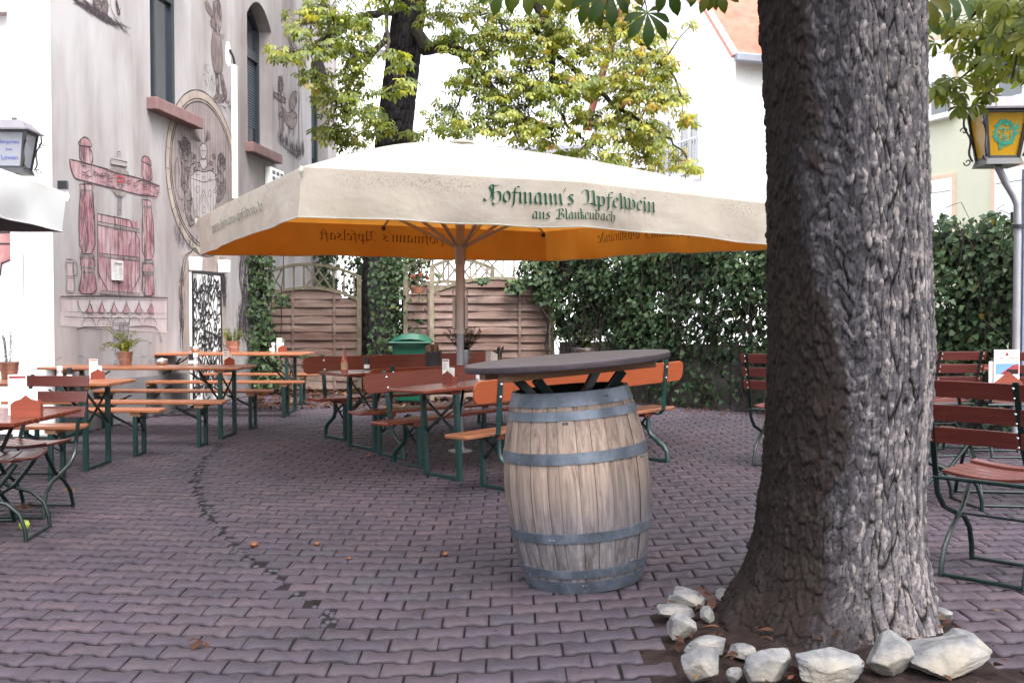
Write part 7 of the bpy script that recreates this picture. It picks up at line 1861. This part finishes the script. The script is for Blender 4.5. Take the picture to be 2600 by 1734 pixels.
# ------------------------------------------------------------------ lanterns
def lantern(label, p, s, rz, glass, dark):
    t = E('lantern', label, 'lantern', p, rz, 'square iron lanterns'); m = 'black'
    a0, a1, h = .115, .165, .36
    def ring(mb, r0, z0, r1, z1, cap=True):
        vs = [(x*r, y*r, z) for r, z in ((r0, z0), (r1, z1)) for x, y in ((-1, -1), (1, -1), (1, 1), (-1, 1))]
        mb.add(vs, [(0, 1, 5, 4), (1, 2, 6, 5), (2, 3, 7, 6), (3, 0, 4, 7)]+([(3, 2, 1, 0), (4, 5, 6, 7)] if cap else []))
    g = MB(); ring(g, a0-.006, .0, a1-.006, h); gl = g.build('glass', glass, t)
    f = MB()
    for x, y in ((-1, -1), (1, -1), (1, 1), (-1, 1)): f.beam((x*a0, y*a0, -.01), (x*a1, y*a1, h+.005), .022, .022, up=(0, 1, 0))
    for z, r in ((.0, a0), (h-.004, a1)):
        for (x0, y0), (x1, y1) in (((-1, -1), (1, -1)), ((1, -1), (1, 1)), ((1, 1), (-1, 1)), ((-1, 1), (-1, -1))): f.beam((x0*r, y0*r, z), (x1*r, y1*r, z), .018, .02)
    ring(f, a0+.03, -.06, a0+.015, -.012); f.build('frame', m, t)
    r = MB(); ring(r, .215, h+.006, .215, h+.022); ring(r, .20, h+.022, .12, h+.115); ring(r, .12, h+.115, .10, h+.122); r.lathe([(.03, h+.12), (.02, h+.135), (.03, h+.15), (.022, h+.168), (0, h+.175)], 12); r.build('roof', 'roofblk' if 'roofblk' in M else m, t)
    for x, y in ((-1, -1), (1, -1), (1, 1), (-1, 1)):
        sc = MB(); d = Vector((x, y, 0)).normalized(); pts = []
        for k in range(13): u = k/12; r_ = (a0*1.414+.012)+(a1-a0)*1.414*u; pts.append(d*(r_+.022+.016*math.sin(u*PI*3))+Vector((0, 0, h*u)))
        sc.tube(pts, .009, 6)
        for z, q in ((h*.72, 1), (.0, -1)): c = d*(a0*1.414+.075+(.03 if q > 0 else 0))+Vector((0, 0, z)); sc.tube([c+d*(.034*(1-k/12)*math.cos(k*.7))+Vector((0, 0, q*.034*(1-k/12)*math.sin(k*.7))) for k in range(10)], .006, 5)
        sc.build('scroll', m, t, True)
    t.scale = (s, s, s); return t, gl
M['roofblk'] = plain('grey_black_lantern_roof', (.10, .09, .105), .45, 0, .2, 6, .05)
p = at(38, 428, 10.35); t, gl = lantern('wall lantern with milky glass and blue lettering on the left', p, 1.0, .06, 'wglass', 0)
sl = math.atan2(.05, .36)
for txt, sz, z in (('Biergarten', .050, .235), ('Zum', .036, .165), ('L\u00f6wen', .062, .075)):
    fonttext(txt, sz, 'bluetext', gl, Matrix.Translation((0, -(.109+.139*z)-.003, z))@Matrix.Rotation(PI/2+sl, 4, 'X'))
b = MB(); b.tube([(0, 0, -.06), (0, .1, -.10), (0, .45, -.12), (0, .695, -.12)], .016, 8); b.box(.18, .28, .64, .695, -.13, -.04); b.build('wall_bracket', 'black', t)
p = at(2532, 404, 9.7); t, gl = lantern('amber lantern with a green lion head on a bent post by the hedge', p, 1.2, -.05, 'yglass', 0)
def lionhead(gl):
    mb = MB(); k = 0; fn = lambda x, z, off: Vector((x, -(.109+.139*z)-.0015-off, z))
    rr = random.Random(8); C = (.0, .185)
    for i in range(46):   # mane
        a = 2*PI*i/46; r0 = .072+rr.uniform(-.008, .008); r1 = r0+rr.uniform(.012, .03)+(.035 if abs((a+.2) % (2*PI)-.0) < .5 or a > 5.9 else 0)
        if rr.random() < .12: continue
        k += 1; p0 = (C[0]+r0*math.cos(a), C[1]+r0*1.12*math.sin(a)); p1 = (C[0]+r1*math.cos(a+.35), C[1]+r1*1.15*math.sin(a+.35)); mid = ((p0[0]+p1[0])/2+.006*math.cos(a+1.6), (p0[1]+p1[1])/2+.006*math.sin(a+1.6)); ribbon(mb, [p0, mid, p1], fn, [.016, .012, .003], .001+k*.00003)
    for i in range(30):
        a = 2*PI*i/30; k += 1; r0 = .062; ribbon(mb, [(C[0]+r0*math.cos(a), C[1]+r0*1.1*math.sin(a)), (C[0]+(r0+.022)*math.cos(a+.25), C[1]+(r0+.022)*1.1*math.sin(a+.25))], fn, [.006, .009], .001+k*.00003)
    for ln, w in (([(-.045, .21), (-.02, .222), (.0, .212)], .012), ([(.015, .215), (.035, .224), (.05, .21)], .012), ([(-.03, .202), (-.015, .198)], .008), ([(.02, .202), (.036, .2)], .008), ([(-.005, .212), (-.008, .18), (-.02, .165), (.0, .158), (.02, .166)], .009), ([(-.03, .14), (-.01, .148), (.01, .142), (.03, .148)], .009), ([(-.02, .13), (.0, .125), (.02, .13)], .010), ([(-.035, .115), (.0, .10), (.03, .115)], .014), ([(-.03, .09), (-.035, .06), (-.01, .085)], .02), ([(-.05, .185), (-.04, .165), (-.045, .14)], .010), ([(.05, .19), (.045, .165), (.05, .14)], .010), ([(-.01, .25), (.02, .245)], .012)):
        k += 1; ribbon(mb, ln, fn, w, .001+k*.00003)
    mb.build('lion_emblem', 'greentext2', gl)
lionhead(gl)
s = 1.2; q = [at(2532, 410, 9.7), at(2534, 425, 9.7), at(2552, 462, 9.7), at(2574, 498, 9.7), at(2583, 520, 9.7), at(2584, 600, 9.7)]; q.append(Vector((q[-1].x, q[-1].y, gz(q[-1].x)))); R_ = Matrix.Rotation(.05, 3, 'Z')
b = MB(); b.tube([R_@(v-p)/s for v in q], .029, 12); b.build('lamp_post', 'polem', t, True)
b = MB(); b.lathe([(.04, 0), (.045, .0), (.045, .03), (.04, .03)], 12, tuple(R_@(at(2584, 580, 9.7)-p)/s)); b.build('post_clamp', 'black', t, True)
xx = at(2603, 600, 9.9); b = MB(); b.box(xx.x-.03, xx.x+.03, 9.87, 9.93, gz(xx.x), at(2603, 430, 9.9).z); tag(b.build('signpost', plain('blue_grey_paint', (.12, .15, .22), .5), None, bevel=.005), 'thin blue grey post at the right edge beside the amber lantern', 'post')
# ------------------------------------------------------------------ light, sky, camera
SUN_EL, SUN_AZ = math.radians(58), math.radians(150)   # azimuth measured clockwise from +Y
w = bpy.data.worlds.new('World'); SC.world = w; w.use_nodes = True; nt = w.node_tree; nt.nodes.clear()
sky = nt.nodes.new('ShaderNodeTexSky'); sky.sky_type = 'NISHITA'; sky.sun_disc = False; sky.sun_elevation = SUN_EL; sky.sun_rotation = SUN_AZ; sky.air_density = 1.0; sky.dust_density = 3.0
hs = nt.nodes.new('ShaderNodeHueSaturation'); hs.inputs['Saturation'].default_value = .22; hs.inputs['Value'].default_value = 1.6
bg = nt.nodes.new('ShaderNodeBackground'); bg.inputs['Strength'].default_value = .15; ow = nt.nodes.new('ShaderNodeOutputWorld')
nt.links.new(sky.outputs[0], hs.inputs['Color']); tcw = nt.nodes.new('ShaderNodeTexCoord'); sxw = nt.nodes.new('ShaderNodeSeparateXYZ'); nt.links.new(tcw.outputs['Generated'], sxw.inputs[0])
grad = ramp(nt, [(0, (.52, .52, .53)), (1, (1.95, 1.95, 1.98))], sxw.outputs[2]); skyc = mixc(nt, hs.outputs[0], grad.outputs[0], 1.0, 'MULTIPLY'); nt.links.new(skyc, bg.inputs[0]); nt.links.new(bg.outputs[0], ow.inputs[0])
L = bpy.data.lights.new('sun', 'SUN'); L.energy = 1.4; L.angle = math.radians(25); L.color = (1, .96, .9); lo = bpy.data.objects.new('sun', L); COL.objects.link(lo)
sd = Vector((math.sin(SUN_AZ)*math.cos(SUN_EL), math.cos(SUN_AZ)*math.cos(SUN_EL), math.sin(SUN_EL))); lo.rotation_euler = sd.to_track_quat('Z', 'Y').to_euler(); lo.location = (0, 0, 20)
cam = bpy.data.cameras.new('camera'); co = bpy.data.objects.new('camera', cam); COL.objects.link(co); co.location = EYE; co.rotation_euler = (PI/2-PIT, 0, 0); cam.lens = 36*F/2600; cam.sensor_width = 36; cam.clip_start = .05; cam.clip_end = 600; SC.camera = co
cam.dof.use_dof = False
vs = SC.view_settings; vs.view_transform = 'Standard'; vs.look = 'None'; vs.exposure = 1.65; vs.gamma = 1
SC.cycles.use_denoising = True; SC.cycles.max_bounces = 8; SC.cycles.transparent_max_bounces = 8; SC.cycles.sample_clamp_indirect = 10
